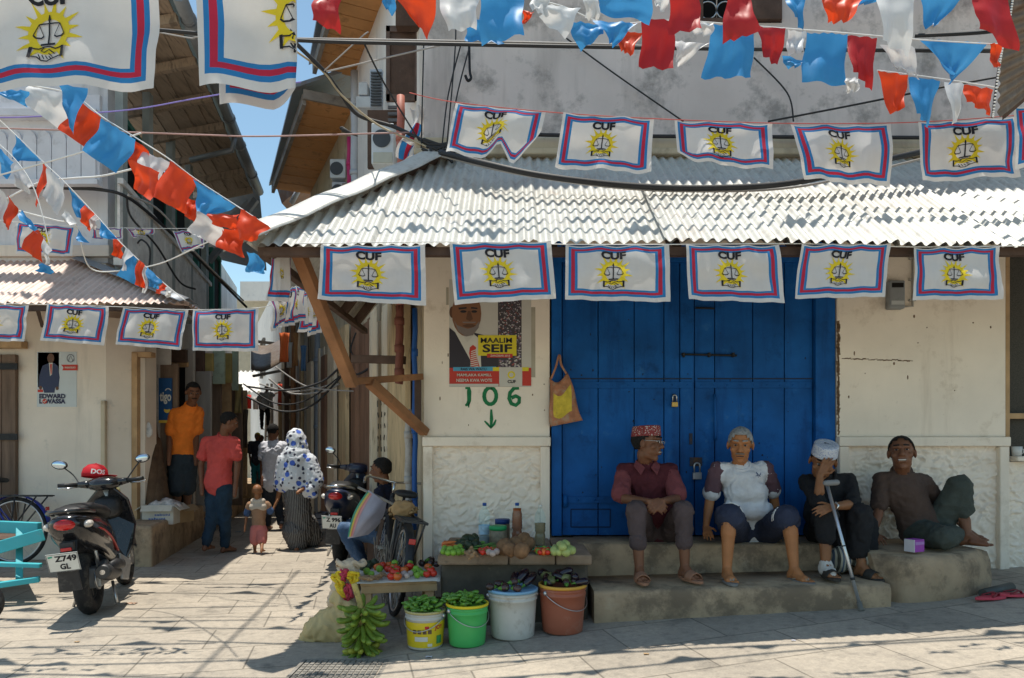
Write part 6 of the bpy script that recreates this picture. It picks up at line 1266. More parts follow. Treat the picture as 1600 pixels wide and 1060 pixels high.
sack_m = mat('khaki sack', (.56, .42, .2), .75, var=.15, scale=5, bump=.4, bscale=120, dirt=[((.2, .17, .1), .5, 5, .55), ((.25, .3, .12), .5, 3, .56)]); sack2_m = mat('printed sack', (.6, .46, .32), .8, var=.12, scale=6, bump=.3, bscale=120, dirt=[((.25, .16, .08), .5, 5, .58)])
s0 = on(515, 1008, .0); Ys = s0.y+.12
q = lambda px, py, dy=0: P(px, py, Ys+dy)
blob('filled_sack', [(q(495, 985), q(545, 985), .09, .09), (q(505, 972), q(548, 960), .07, .085), (q(480, 1000), q(556, 1000), .055, .06), (q(540, 950), q(528, 935), .07, .05)], sack_m, 'full khaki sack slumped on the paving beside the bananas', 'sack', 1.3, .012)
blob('printed_sack', [(q(535, 940, .05), q(544, 905, .08), .095, .085), (q(530, 960, .05), q(555, 960, .05), .07, .07), (q(544, 905, .08), q(545, 888, .1), .085, .07)], sack2_m, 'beige printed sack standing behind the slumped khaki one', 'sack', 4.1, .01)
mb = MB(); ctr = q(545, 888, .1)
def rim_(u, v):
    a = u*2*math.pi; r = .068+.02*math.sin(a*3+1)*v+.022*v; return ctr+V((r*math.cos(a)*1.1, r*math.sin(a)*.7, .01+.05*math.sin(v*2.2)+.012*math.sin(a*5)-.03*v*v))
mb.grid(rim_, 36, 6); tag(mb.build('sack_mouth', sack2_m, solid=.006), 'rolled open mouth of the beige printed sack', 'sack rim')
mb = MB(); fn = lambda x, y_: P(523+x*.42+y_*.28, 930+x*.12-y_, Ys-.035); put_text(mb, '600', fn, -6, -8, 22, 11, 0, .03); tag(mb.build('sack_lettering', pblk, fix=False), 'black stencilled figures on the beige printed sack', 'lettering') if False else None
nety, netr = mat('yellow net', (.7, .48, .02), .6, var=.35, scale=50, bump=.6, bscale=80), mat('red net', (.45, .04, .07), .6, var=.35, scale=50, bump=.6, bscale=80)
for i, (pts, m, lab) in enumerate((([(522, 902), (530, 898), (535, 915)], nety, 'bundle of yellow net bag on the left of the printed sack'), ([(546, 900), (558, 898), (552, 910)], nety, 'bundle of yellow net bag right of the red one'), ([(532, 922), (538, 932), (528, 915)], nety, 'lower bundle of yellow net bag on the printed sack'), ([(536, 893), (541, 900), (537, 905)], netr, 'bundle of red net bag between the yellow ones'), ([(545, 915), (548, 930), (543, 938)], netr, 'trailing red net bag hanging over the printed sack'))):
    mb = MB()
    for k in range(14):
        a, b = pts[k % 3], pts[(k+1) % 3]; p_ = q(a[0]+RU(-4, 4), a[1]+RU(-4, 4), -.03+RU(-.02, .02)); p2_ = q(b[0]+RU(-4, 4), b[1]+RU(-4, 4), -.04); mb.tube(smooth_path([p_, (p_+p2_)/2+V((RU(-.02, .02), RU(-.03, 0), RU(-.01, .03))), p2_], 4), [RU(.006, .013)]*9, 6)
    tag(mb.build('net_bag', m), lab, 'net bag')
bn = thing('banana_bunch', on(560, 1030, 0), 'big bunch of green bananas standing on its stalk tip', 'bananas')
ban_m = [mat('green banana', (.17, .25, .03), .45, var=.45, scale=6, dirt=[((.12, .1, .03), .4, 20, .62)]), mat('yellowing banana', (.4, .4, .05), .45, var=.2, scale=6)]
bcx, bcy = on(560, 1030, 0).x, on(560, 1030, 0).y+.1
mb = MB(); mb.tube(smooth_path([V((bcx, bcy, .05)), V((bcx-.005, bcy+.01, .16)), V((bcx-.02, bcy+.03, .3)), P(553, 912, bcy+.04)]), [.02]*5+[.018]*14, 10); mb.build('stalk', mat('banana stalk', (.42, .32, .1), .7, var=.3, scale=12, dirt=[((.1, .07, .03), .6, 14, .55)]), bn)
def ban_mesh(L, r):
    m = MB(); n_ = 9; pts = []; rs = []
    for i in range(n_+1):
        t = i/n_; a = t*1.25; pts.append(V((L*.85*math.sin(a), 0, L*.55*(1-math.cos(a))))); rs.append(r*min(1, .35+t*4, (1.06-t)*4.5)+.001)
    m.tube(pts, rs, 6); return m
b_p = [ban_mesh(.17, .019).build('banana', ban_m[0], origin=(0, 0, 0)), ban_mesh(.12, .017).build('banana', ban_m[1], origin=(0, 0, 0))]
first = [True, True]; bl = wloc(bn)
for tier, (z, n_, rad, tilt, pk) in enumerate(((.285, 11, .03, 25, 0), (.235, 13, .035, 40, 0), (.185, 12, .035, 50, 0), (.135, 12, .03, 55, 0), (.085, 10, .02, 62, 0), (.045, 9, .012, 35, 1))):
    for i in range(n_):
        a = 2*math.pi*i/n_+tier*.7+RU(-.08, .08); k = pk
        if first[k]: o = b_p[k]; first[k] = False
        else: o = b_p[k].copy(); C.objects.link(o)
        o.parent = bn; o.location = V((bcx+rad*math.cos(a), bcy+.012*tier*0+rad*math.sin(a), z+RU(-.01, .01)))-bl; o.rotation_euler = Matrix(Matrix.Rotation(a, 3, 'Z') @ Matrix.Rotation(R(tilt+RU(-22, 16)), 3, 'Y')).to_euler(); o.scale = (1, 1, 1) if k else (RU(.72, .95),)*3
for k_, (o, fr_) in list(veg.items()):
    if fr_: bpy.data.objects.remove(o)
# ================================================================ MOTORBIKES, BICYCLES, CART
chrome = mat('chrome', (.6, .6, .6), .15, 1, var=.1); silver = mat('silver paint', (.32, .33, .34), .4, .6, var=.15, dirt=[((.12, .1, .08), .5, 8, .56)]); black_gloss = mat('black gloss paint', (.012, .012, .014), .18, var=.3, scale=9, coat=.6, dirt=[((.1, .09, .08), .35, 7, .55)]); black_plastic = mat('black plastic', (.03, .03, .032), .5, var=.25, scale=12, dirt=[((.12, .11, .1), .5, 8, .56)]); seat_m = mat('seat vinyl', (.02, .02, .021), .5, bump=.2, bscale=80); red_lens = mat('red lens', (.5, .012, .012), .12, spec=.8, var=.25, scale=30); clear_lens = mat('clear lens', (.55, .5, .45), .15, spec=.8, var=.3, scale=30); plate_m = mat('plate white', (.62, .62, .58), .4, dirt=[((.3, .28, .22), .4, 10, .6)]); mirror_m = mat('mirror glass', (.55, .62, .7), .03, 1)
RX = Matrix.Rotation(R(90), 3, 'X')
def torus(mb, c, Rr, r, n=36, k=10, mi=0, fl=1):
    vs = []
    for i in range(n):
        a = 2*math.pi*i/n
        for j in range(k):
            b = 2*math.pi*j/k; q_ = Rr+r*math.cos(b); vs.append(V((q_*math.cos(a), r*fl*math.sin(b), q_*math.sin(a)))+V(c))
    return mb.add(vs, [(i*k+j, ((i+1) % n)*k+j, ((i+1) % n)*k+(j+1) % k, i*k+(j+1) % k) for i in range(n) for j in range(k)], mi, True)
def scooter(loc, rz, lean, label, lines, body, trim, s=1.0, tail='sport'):
    t = thing('motor_scooter', loc, label, 'scooter'); t.rotation_euler = (R(lean), 0, R(rz)); t.scale = (s, s, s); WB = 1.2; wr = .265
    for x, w_ in ((0, .062), (WB, .052)):
        m = MB(); torus(m, (x, 0, wr), wr-w_*.85, w_, 40, 12, fl=.95); wt = m.build('wheel', black_rubber, t, local=True)
        m = MB(); torus(m, (x, 0, wr), wr-w_*1.75, .014, 32, 8, fl=1.8); 
        for i in range(5): a = 2*math.pi*i/5; m.bar((x, 0, wr), (x+(wr-w_*1.8)*math.cos(a), 0, wr+(wr-w_*1.8)*math.sin(a)), .03, .028)
        m.tube([(x, -.06, wr), (x, .06, wr)], .04, 14); rm = m.build('rim', black_plastic if x == 0 else silver, wt, local=True)
        m = MB(); m.tube([(x, -.075, wr), (x, -.06, wr)], .085, 24); m.build('brake_disc', steel, wt, local=True)
    m = MB()    # tail fairing
    m.loft([((-.47, 0, .77), .06, .04, 2), ((-.43, 0, .75), .115, .08, 2.3), ((-.3, 0, .7), .145, .13, 2.4), ((-.1, 0, .65), .165, .17, 2.4), ((.12, 0, .6), .17, .19, 2.4), ((.32, 0, .52), .155, .2, 2.5), ((.45, 0, .42), .13, .16, 2.6), ((.5, 0, .36), .1, .08, 2.4)], 20)
    m.build('tail_fairing', body, t, local=True)
    m = MB()
    for s_ in (-1, 1): m.tube(smooth_path([(-.36, s_*.1, .72), (-.15, s_*.15, .68), (.1, s_*.165, .58), (.3, s_*.16, .44)], 5), [.012]*16, 6)
    m.build('side_trim', trim, t, local=True)
    m = MB(); m.loft([((-.38, 0, .84), .06, .015, 2.4), ((-.3, 0, .85), .11, .035, 2.6), ((-.05, 0, .84), .135, .05, 2.8), ((.2, 0, .8), .14, .05, 2.8), ((.42, 0, .765), .11, .05, 2.6), ((.52, 0, .72), .06, .02, 2.4)], 20); m.build('seat', seat_m, t, local=True)
    m = MB(); m.tube(smooth_path([(-.2, -.14, .82), (-.4, -.12, .85), (-.49, 0, .86), (-.4, .12, .85), (-.2, .14, .82)], 6), .014, 8); m.build('grab_rail', black_gloss if tail == 'sport' else chrome, t, local=True)
    m = MB(); m.loft([((-.5, 0, .76), .03, .02, 2), ((-.475, 0, .76), .065, .038, 2.2), ((-.44, 0, .755), .08, .042, 2.2), ((-.38, 0, .75), .085, .03, 2)], 18); m.build('tail_light', red_lens, t, local=True)
    for s_ in (-1, 1): m = MB(); m.ell((-.36, s_*.128, .745), (.07, .035, .03)); m.build('indicator', clear_lens, t, local=True)
    m = MB(); m.prism([(-.36, -.05, .66), (-.36, .05, .66), (-.52, .06, .42), (-.52, -.06, .42)], (.02, 0, .015)); m.prism([(-.5, -.065, .44), (-.5, .065, .44), (-.47, .075, .27), (-.47, -.075, .27)], (.022, 0, 0)); m.box((-.44, 0, .6), (.05, .09, .06)); m.build('mudguard', black_plastic, t, local=True, bevel=.006)
    m = MB(); m.box((-.475, 0, .58), (.02, .07, .025)); m.build('reflector', red_lens, t, local=True, bevel=.004)
    rot = Matrix.Rotation(R(-22), 3, 'Y'); pc = V((-.565, 0, .5)); m = MB(); m.box(pc, (.004, .2, .15), rot); pl = m.build('number_plate', plate_m, t, local=True, bevel=.001)
    m = MB(); fn = lambda x, y_: pc+rot @ V((-.0035, .1-x, y_-.075))
    put_text(m, lines[0], fn, lines[2] if len(lines) > 2 else .045, .083, .14, .05, 0, .04); put_text(m, lines[1], fn, .075, .018, .065, .048, 0, .04); stroke(m, fn, [(0.004, .004), (.196, .004), (.196, .146), (.004, .146), (.004, .004)], .004); m.build('plate_lettering', ink_k, pl, local=True, fix=False)
    m = MB(); m.add([fn(.012, .118), fn(.04, .122), fn(.04, .134), fn(.012, .132)], [(0, 1, 2, 3)]); m.build('plate_flag', mat('flag green', (.02, .3, .2), .5), pl, local=True, fix=False)
    m = MB(); m.loft([((.3, 0, .26), .1, .05, 3), ((.4, 0, .25), .14, .06, 3), ((.7, 0, .26), .14, .05, 3), ((.85, 0, .3), .12, .06, 3)], 18); m.build('footboard', black_plastic, t, local=True)
    m = MB()    # leg shield and front
    m.prism([(.78, -.05, .98), (.78, .05, .98), (.8, .17, .84), (.86, .2, .6), (.82, .17, .4), (.76, .12, .3), (.76, -.12, .3), (.82, -.17, .4), (.86, -.2, .6), (.8, -.17, .84)], (.05, 0, 0)); m.loft([((.86, 0, .62), .17, .24, 2.4), ((.95, 0, .64), .13, .2, 2.4), ((1.03, 0, .66), .06, .12, 2)], 20)
    m.build('leg_shield', body, t, local=True, bevel=.015)
    m = MB(); m.loft([((.7, 0, .78), .09, .08, 3), ((.8, 0, .78), .12, .1, 3)], 16); m.tube([(.69, .0, .8), (.7, 0, .8)], .018, 12); m.build('glove_box', black_plastic, t, local=True)
    m = MB(); m.tube([(.8, 0, .95), (.88, 0, .75), (1.02, .0, .5)], .03, 10)
    for s_ in (-1, 1): m.tube([(1.0, s_*.07, .55), (WB, s_*.075, wr)], .02, 10)
    m.build('fork', silver, t, local=True)
    m = MB(); 
    def ff(u, v): a = R(15+150*u); y_ = (v-.5)*.13; return V((WB+(wr+.035)*math.cos(a), y_, wr+(wr+.035)*math.sin(a)-abs(v-.5)**2*.12))
    m.grid(ff, 14, 6); m.build('front_mudguard', body, t, local=True, solid=.008)
    m = MB(); m.loft([((.66, 0, .99), .07, .035, 2.4), ((.72, 0, 1.0), .13, .06, 2.4), ((.8, 0, 1.0), .13, .065, 2.4), ((.87, 0, .98), .07, .04, 2)], 18)
    for s_ in (-1, 1): m.tube([(.76, s_*.08, 1.0), (.72, s_*.2, 1.01)], [.045, .025], 10)
    m.build('handlebar_cover', black_gloss if tail == 'sport' else body, t, local=True)
    for s_ in (-1, 1):
        m = MB(); m.tube([(.72, s_*.2, 1.01), (.66, s_*.335, 1.02)], [.02, .018], 10); m.build('grip', seat_m, t, local=True)
        m = MB(); m.tube([(.76, s_*.21, .99), (.76, s_*.28, .985), (.7, s_*.35, .995)], .007, 6); m.build('brake_lever', chrome, t, local=True)
        m = MB(); hx, hz = (.02, 1.2) if s_ < 0 else (.0, 1.2); m.tube(smooth_path([(.74, s_*.19, 1.02), (.78, s_*.24, 1.1), (.76, s_*.3, 1.17)], 5), .006, 6)
        m.ell((.755, s_*.33, 1.2), (.018, .065, .042), eul(s_*12)); mr = m.build('mirror', black_plastic, t, local=True)
        m = MB(); m.ell((.742, s_*.33, 1.2), (.008, .056, .034), eul(s_*12)); m.build('mirror_glass', mirror_m, mr, local=True)
    m = MB(); m.tube([(-.2, -.15, .34), (-.16, -.15, .34), (.02, -.15, .3), (.28, -.13, .26), (.34, -.12, .24)], [.05, .062, .066, .05, .02], 18); ex = m.build('exhaust', mat('dull exhaust', (.07, .07, .072), .5, .5, dirt=[((.14, .12, .1), .5, 8, .55)]), t, local=True)
    m = MB(); m.tube([(-.203, -.15, .34), (-.2, -.15, .34)], .02, 12); m.tube([(-.206, -.15, .34), (-.2, -.15, .34)], .01, 10, mi=0); m.build('exhaust_tip', chrome, ex, local=True)
    m = MB(); m.loft([((-.1, -.19, .37), .02, .03, 2.5), ((.05, -.2, .36), .03, .045, 2.5), ((.25, -.19, .33), .03, .04, 2.5), ((.34, -.17, .31), .015, .02, 2.5)], 12); m.build('heat_shield', black_plastic, ex, local=True)
    m = MB(); m.box((.12, 0, .28), (.34, .2, .16)); m.box((.3, 0, .32), (.16, .14, .18)); m.box((-.02, .1, .28), (.34, .07, .13)); m.tube([(.2, -.1, .3), (.2, .14, .3)], .09, 16); m.build('engine', silver, t, local=True, bevel=.015)
    m = MB(); m.prism([(.42, -.15, .4), (.62, -.19, .3), (.55, -.17, .14), (.42, -.15, .17)], (0, .02, 0)); m.build('foot_peg_plate', silver, t, local=True, bevel=.008)
    m = MB(); m.tube([(-.02, .11, .26), (-.12, .11, .62)], .022, 10); m.tube([(-.02, -.09, .26), (-.12, -.09, .62)], .014, 10); m.build('shock_absorber', steel, t, local=True)
    m = MB(); m.tube([(.25, .12, .2), (.28, .2, .02)], .012, 8); m.tube([(.2, -.12, .2), (.1, -.16, .03)], .012, 8); m.build('stand', steel, t, local=True)
    return t
sc1 = scooter((-3.2, 5.2, 0), 108, -5, 'black motor scooter parked in the sun beside the turquoise cart', ('Z749', 'GL', .05), black_gloss, mat('red trim', (.35, .02, .02), .3), .95)
sc2 = scooter((-1.86, 7.4, 0), 93, 3, 'dusty dark blue motor scooter in the alley beside the seated boy', ('Z 996', 'AU'), mat('dark blue paint', (.012, .02, .05), .3, coat=.4, dirt=[((.14, .12, .1), .5, 5, .52)]), silver, 1.0, 'old')
# cap on the scooter's dashboard
capm = mat('red cap cloth', (.42, .006, .015), .75, var=.08)
cpt = thing('baseball_cap', (-3.62, 5.92, .995), 'red cap with white letters resting on the scooter dashboard', 'cap'); cpt.rotation_euler = (R(-8), R(6), R(35))
m = MB(); m.lathe([(.098, 0), (.1, .03), (.092, .07), (.06, .105), (.02, .118), (.001, .12)], (0, 0, 0), 24); m.ell((0, 0, .12), (.008, .008, .005), n=8); m.build('crown', capm, cpt, local=True, solid=.003)
m = MB(); m.grid(lambda u, v: V(((.085+.085*v*math.sin(math.pi*(.12+.76*u)))*math.cos(R(-75+150*u)), (.085+.04*v)*math.sin(R(-75+150*u)), .008+.02*math.cos(R(-75+150*u))*v)), 14, 5); m.build('visor', capm, cpt, local=True, solid=.004)
m = MB(); capf = lambda x, z: V((.1015*math.cos(R(-80)+x*10), .1015*math.sin(R(-80)+x*10), z)) 
put_text(m, 'DOS', capf, -.055, .022, .11, .042, 0, .04); m.build('cap_lettering', white_line, cpt, local=True, fix=False)
mb = MB(); mb.ell((-3.58, 6.06, .86), (.1, .07, .085)); hb = mb.build('helmet', mat('olive helmet', (.3, .29, .16), .4)); tag(hb, 'pale olive helmet hung on the front of the black scooter', 'helmet')
def bicycle(loc, rz, lean, label, col, wr=.34, seat_x=.18, bar=True, rack=True, tilt=0):
    t = thing('bicycle', loc, label, 'bicycle'); t.rotation_euler = (R(lean), 0, R(rz)); WB = 1.08
    for x in (0, WB):
        m = MB(); torus(m, (x, 0, wr), wr-.018, .019, 48, 8); wt = m.build('wheel', black_rubber, t, local=True)
        m = MB(); torus(m, (x, 0, wr), wr-.042, .011, 48, 6, fl=1.2); m.tube([(x, -.05, wr), (x, .05, wr)], .018, 10)
        for i in range(32): a = 2*math.pi*i/32; s_ = .03 if i % 2 else -.03; m.tube([(x+.02*math.cos(a+1.2), s_, wr+.02*math.sin(a+1.2)), (x+(wr-.045)*math.cos(a), 0, wr+(wr-.045)*math.sin(a))], .0016, 3, caps=False)
        m.build('rim', steel, wt, local=True)
        m = MB(); m.grid(lambda u, v: V((x+(wr+.028)*math.cos(R(20+170*u if x else -5+170*u)), (v-.5)*.065, wr+(wr+.028)*math.sin(R(20+170*u if x else -5+170*u))-.02*abs(v-.5))), 22, 3); m.build('mudguard', col, t, local=True, solid=.004)
    bb = V((.45, 0, .3)); st_ = V((.3, 0, .78)); hd = V((.9, 0, .82)); hd2 = V((.94, 0, .68)); m = MB()
    for a, b, r in ((bb, st_, .016), (bb, hd2, .018), (st_-V((-.02, 0, .06)), hd, .016), (hd2-V((.01, 0, .02)), hd+V((-.01, 0, .04)), .02)): m.tube([a, b], r, 10)
    for s_ in (-1, 1): m.tube([bb, (0, s_*.06, wr)], .01, 8); m.tube([st_-V((0, 0, .05)), (0, s_*.06, wr)], .009, 8); m.tube([hd2, hd2+V((.02, s_*.05, -.04)), (WB, s_*.055, wr)], .012, 8)
    m.build('bicycle_frame', col, t, local=True)
    m = MB(); m.tube([bb, bb+V((.0, -.06, 0)), bb+V((.09, -.07, -.15))], .012, 8); m.tube([bb, bb+V((0, .06, 0)), bb+V((-.09, .07, .15))], .012, 8); m.tube([bb-V((0, .05, 0)), bb-V((0, .045, 0))], .09, 28); m.box(bb+V((.09, -.11, -.15)), (.08, .07, .02)); m.box(bb+V((-.09, .11, .15)), (.08, .07, .02)); m.build('pedals', steel, t, local=True)
    m = MB(); m.prism([(-.0, -.05, .36), (.42, -.05, .4), (.5, -.05, .3), (.42, -.05, .23), (0, -.05, .32)], (0, -.015, 0)); m.build('chain_guard', col, t, local=True)
    m = MB(); m.tube([st_-V((0, 0, .02)), st_+V((-.02, 0, .1))], .012, 8); m.loft([((st_.x-.15, 0, .9), .08, .025, 2.4), ((st_.x-.08, 0, .905), .095, .03, 2.4), ((st_.x+.02, 0, .9), .05, .025, 2.2), ((st_.x+.13, 0, .89), .018, .018, 2)], 14); m.build('saddle', seat_m, t, local=True)
    m = MB(); m.tube([hd, hd+V((-.02, 0, .14))], .012, 8); m.tube(smooth_path([(.72, -.28, .93), (.85, -.25, .98), (.89, -.1, .97), (.88, 0, .96), (.89, .1, .97), (.85, .25, .98), (.72, .28, .93)], 6), .011, 8); m.build('handlebar', chrome, t, local=True)
    if rack:
        m = MB()
        for s_ in (-1, 1): m.bar((-.33, s_*.085, .735), (.25, s_*.085, .735), .02, .02); m.tube([(-.28, s_*.085, .73), (0, s_*.07, wr)], .008, 6); m.tube([(-.05, s_*.085, .73), (0, s_*.07, wr)], .008, 6)
        for x in (-.33, -.18, 0, .15): m.bar((x, -.095, .737), (x, .095, .737), .04, .014)
        m.build('rear_rack', black_plastic, t, local=True)
    m = MB(); m.box((-.345, 0, .6), (.012, .05, .04)); m.build('rear_reflector', red_lens, t, local=True, bevel=.004)
    return t
bk = bicycle((-.9, 5.12, 0), 108, 9, 'old black bicycle leaning by the wall corner with bag and bundle', black_plastic)
bk2 = bicycle((-5.3, 7.25, 0), 178, 4, 'blue bicycle with upright saddle against the left wall behind the cart', mat('bike blue', (.02, .04, .3), .4), wr=.36)
# striped bag on the handlebar, bundle on the rack
hbag = thing('striped_bag', P(570, 848, 5.7), 'pale lilac plastic bag with rainbow stripes hanging on the bicycle', 'bag')
plas = mat('lilac plastic', (.4, .38, .45), .45, var=.12, scale=7, bump=.3, bscale=14, transl=.15)
def bagq(u, v):
    a = [(576, 766), (604, 786), (575, 836), (543, 842)]
    q_ = np.array(a[0])*(1-u)*(1-v)+np.array(a[1])*u*(1-v)+np.array(a[2])*u*v+np.array(a[3])*(1-u)*v
    b_ = math.sin(math.pi*u)*math.sin(math.pi*(.1+.85*v)); return q_, b_
mb = MB()
def bf(s_):
    def f(u, v):
        q_, b_ = bagq(u, v); c_ = math.sin(math.pi*v); return P(q_[0]+(u-.5)*c_*12, q_[1]+(u-.5)*c_*7, 5.75-s_*.085*b_+.008*math.sin(u*13+v*8)*b_)
    return f
mb.grid(bf(1), 16, 14); mb.grid(bf(-1), 16, 14); mb.build('bag_body', plas, hbag)
for i, (u0, c_) in enumerate(((.0, (.06, .3, .18)), (.07, (.62, .5, .08)), (.13, (.6, .2, .16)), (.19, (.6, .3, .3)))):
    mb = MB(); f = bf(1); mb.grid(lambda u, v: f(u0+.055*u, .03+v*.94)-V((0, .004, 0)), 3, 14); mb.build('colour_stripe', mat('bag stripe %d' % i, c_, .5), hbag)
mb = MB(); mb.tube([P(560, 762, 5.9), P(590, 776, 5.78), P(628, 795, 5.5)], .012, 8); mb.build('wooden_stick', wood_grey, hbag)
bd = blob('paper_bundle', [(P(618, 802, 5.2), P(632, 796, 5.2), .055, .06), (P(634, 800, 5.2), P(640, 796, 5.2), .05, .05), (P(612, 798, 5.2), P(622, 791, 5.2), .035, .04)], mat('crumpled brown paper', (.36, .22, .1), .8, var=.2, scale=12, bump=.6, bscale=30), 'crumpled brown paper bundle tied on the bicycle rack', 'bundle', 7, .03, .008)
mb = MB()
for _ in range(34):
    x = RU(585, 640); y = RU(5.35, 5.6); p0, p1 = P(x+RU(-6, 6), RU(835, 860), y), P(x+RU(-22, 14), RU(915, 965), y); mb.tube(smooth_path([p0, p0.lerp(p1, .5)+V((RU(-.03, .03), 0, 0)), p1], 4), RU(.0025, .006), 4)
tag(mb.build('twig_bundle', wood_grey), 'bundle of thin grey sticks standing behind the bicycle wheel', 'sticks', None, 'stuff') if False else tag(mb.build('twig_bundle', wood_grey), 'bundle of thin grey sticks standing behind the bicycle wheel', 'sticks')
for i, (px0, px1, w_, m_) in enumerate(((598, 575, .03, wood_dark), (622, 600, .045, wood_grey), (634, 632, .05, wood_tan))):
    mb = MB(); mb.bar(P(px0, 812, 5.65), P(px1, 925, 5.6), w_, .02); tag(mb.build('loose_plank', m_, bevel=.003), 'loose plank leaning behind the bicycle, %s from left' % ORD[i], 'plank')
# turquoise hand cart
turq = mat('turquoise paint', (.06, .42, .47), .5, var=.1, scale=3, dirt=[((.2, .25, .22), .5, 6, .58), ((.1, .07, .05), .5, 16, .68)])
ct = thing('hand_cart', (-4.3, 5.7, 0), 'turquoise wooden hand cart cut off by the left edge', 'cart')
for nm_, a, b, w_, h_ in (('rail', (-120, 818, 5.9), (62, 826, 5.75), .05, .1), ('rail', (-120, 890, 5.45), (66, 836, 5.55), .05, .1), ('shaft', (-120, 878, 5.35), (64, 884, 5.5), .05, .035), ('shaft', (-120, 932, 5.2), (62, 905, 5.5), .06, .045)):
    mb = MB(); mb.bar(P(*a), P(*b), w_, h_); mb.build(nm_, turq, ct, bevel=.006)
mb = MB(); mb.bar(P(30, 820, 5.8), P(30, 905, 5.5), .05, .04); mb.build('crosspiece', turq, ct, bevel=.005)
mb = MB(); mb.prism([P(-120, 832, 6.5), P(40, 832, 6.4), P(55, 846, 5.6), P(-120, 852, 5.5)], (0, 0, -.02)); mb.build('deck', wood_dark, ct)
mb = MB(); torus(mb, P(-26, 942, 5.0), .12, .03, 30, 8); mb.build('wheel', black_rubber, ct)
# ================================================================ PEOPLE
def skin_mat(n_, c): return mat('skin '+n_, c, .5, var=.1, scale=14, bump=.12, bscale=180, spec=.35, sub=.05)
SKD, SKM, SKL = skin_mat('deep', (.18, .078, .042)), skin_mat('medium', (.25, .11, .05)), skin_mat('warm', (.4, .165, .065))
hair_k = mat('black hair', (.012, .011, .011), .9, var=.4, scale=60, bump=1, bscale=120); hair_g = mat('grey hair', (.32, .32, .32), .9, var=.35, scale=60, bump=1, bscale=120)
def basis(f, up=(0, 0, 1)):
    f = V(f).normalized(); r = f.cross(V(up)).normalized(); u = r.cross(f).normalized(); return Matrix((r, f, u)).transposed()
def add_head(mb, c, M, s, smile=0):
    T = lambda p: c+M @ (V(p)*s)
    mb.ell(T((0, -.014, .03)), [a*s for a in (.073, .093, .085)], M, 18); mb.ell(T((0, .018, -.03)), [a*s for a in (.06, .07, .075)], M, 16)
    mb.cap(T((-.03, .01, -.07)), T((0, .055, -.092)), .026*s, .021*s); mb.cap(T((.03, .01, -.07)), T((0, .055, -.092)), .026*s, .021*s)
    mb.cap(T((0, .082, .022)), T((0, .1, -.016)), .0085*s, .0145*s); mb.ell(T((-.013, .092, -.019)), .0105*s, None, 8); mb.ell(T((.013, .092, -.019)), .0105*s, None, 8)
    mb.cap(T((-.045, .062, .038)), T((-.012, .079, .036)), .011*s, .012*s); mb.cap(T((.045, .062, .038)), T((.012, .079, .036)), .011*s, .012*s)
    for e in (-1, 1):
        mb.ell(T((e*.042, .052, -.018)), [a*s for a in (.022, .022, .022)], M, 10); mb.ell(T((e*.077, -.008, -.002)), [a*s for a in (.009, .021, .032)], M @ eul(0, 0, -e*18), 10)
    mb.cap(T((-.021, .083, -.048)), T((.021, .083, -.048)), .0075*s); mb.cap(T((-.018, .082, -.062)), T((.018, .082, -.062)), .0085*s)
    return T
def head_extras(t, c, M, s, hair=None, cap=None, glasses=False, moust=None, smile=False, hairline=.0):
    T = lambda p: c+M @ (V(p)*s)
    for e in (-1, 1):
        mb = MB(); mb.ell(T((e*.03, .073, .017)), [a*s for a in (.0125, .0105, .0045)], M, 10); ey = mb.build('eye', mat('eye white', (.3, .26, .23), .3), t)
        mb = MB(); mb.ell(T((e*.03, .0835, .016)), [a*s for a in (.0065, .004, .0065)], M, 8); mb.build('iris', ink_k, ey)
        mb = MB(); mb.cap(T((e*.043, .07, .045)), T((e*.016, .088, .046)), .0045*s, .0055*s, 8); mb.build('eyebrow', hair_g if hair is hair_g else hair_k, t)
    mb = MB(); mb.cap(T((-.02, .0905, -.0545)), T((.02, .0905, -.0545)), .0035*s, None, 8); mb.build('mouth', mat('dark lips', (.07, .025, .022), .5), t)
    if smile:
        mb = MB(); mb.cap(T((-.018, .0885, -.053)), T((.018, .0885, -.053)), .0058*s, None, 8); mb.build('teeth', mat('teeth', (.6, .57, .5), .3), t)
    if moust: mb = MB(); mb.cap(T((-.025, .0865, -.04)), T((0, .098, -.036)), .005*s, .0065*s, 8); mb.cap(T((.025, .0865, -.04)), T((0, .098, -.036)), .005*s, .0065*s, 8); mb.build('moustache', moust, t)
    if hair:
        src = MB(); src.ell((0, -.016, .03), (.0775, .098, .0905), None, 26); mb = MB(); vs = []
        for p in src.v: q_ = V(p)*(1+.025*noise.noise(V(p)*60)); vs.append(T(q_))
        fs = [f for f in src.f if (lambda q_: q_.z > -.035+1.15*max(q_.y+.045, 0)+hairline)(sum((src.v[i] for i in f), V((0, 0, 0)))/len(f))]
        mb.add(vs, fs, 0, True); mb.build('hair', hair, t, solid=.004, fix=False)
    if glasses:
        mb = MB()
        for e in (-1, 1):
            ring = [T((e*.032+.021*math.cos(a/12*2*math.pi), .098, .014+.016*math.sin(a/12*2*math.pi))) for a in range(13)]; mb.tube(ring, .0018*s, 5); mb.tube([T((e*.053, .097, .02)), T((e*.08, .0, .02))], .0018*s, 5)
        mb.tube([T((-.011, .1, .018)), T((.011, .1, .018))], .0018*s, 5); mb.build('glasses', chrome, t)
    if cap:
        m, h = cap; mb = MB(); 
        def f(u, v):
            a = u*2*math.pi; k = 1-.07*v/.72 if v < .72 else .93*(1-((v-.72)/.28)**2); return T((.0785*k*math.cos(a), -.014+.0995*k*math.sin(a), .048-.006+h*min(v/.72, 1)+(.004 if v > .72 else 0)-.02*math.sin(a)*-1*0-.014*(math.sin(a)+1)*-.5))
        mb.grid(f, 30, 14); mb.build('kofia_cap', m, t, solid=.003)
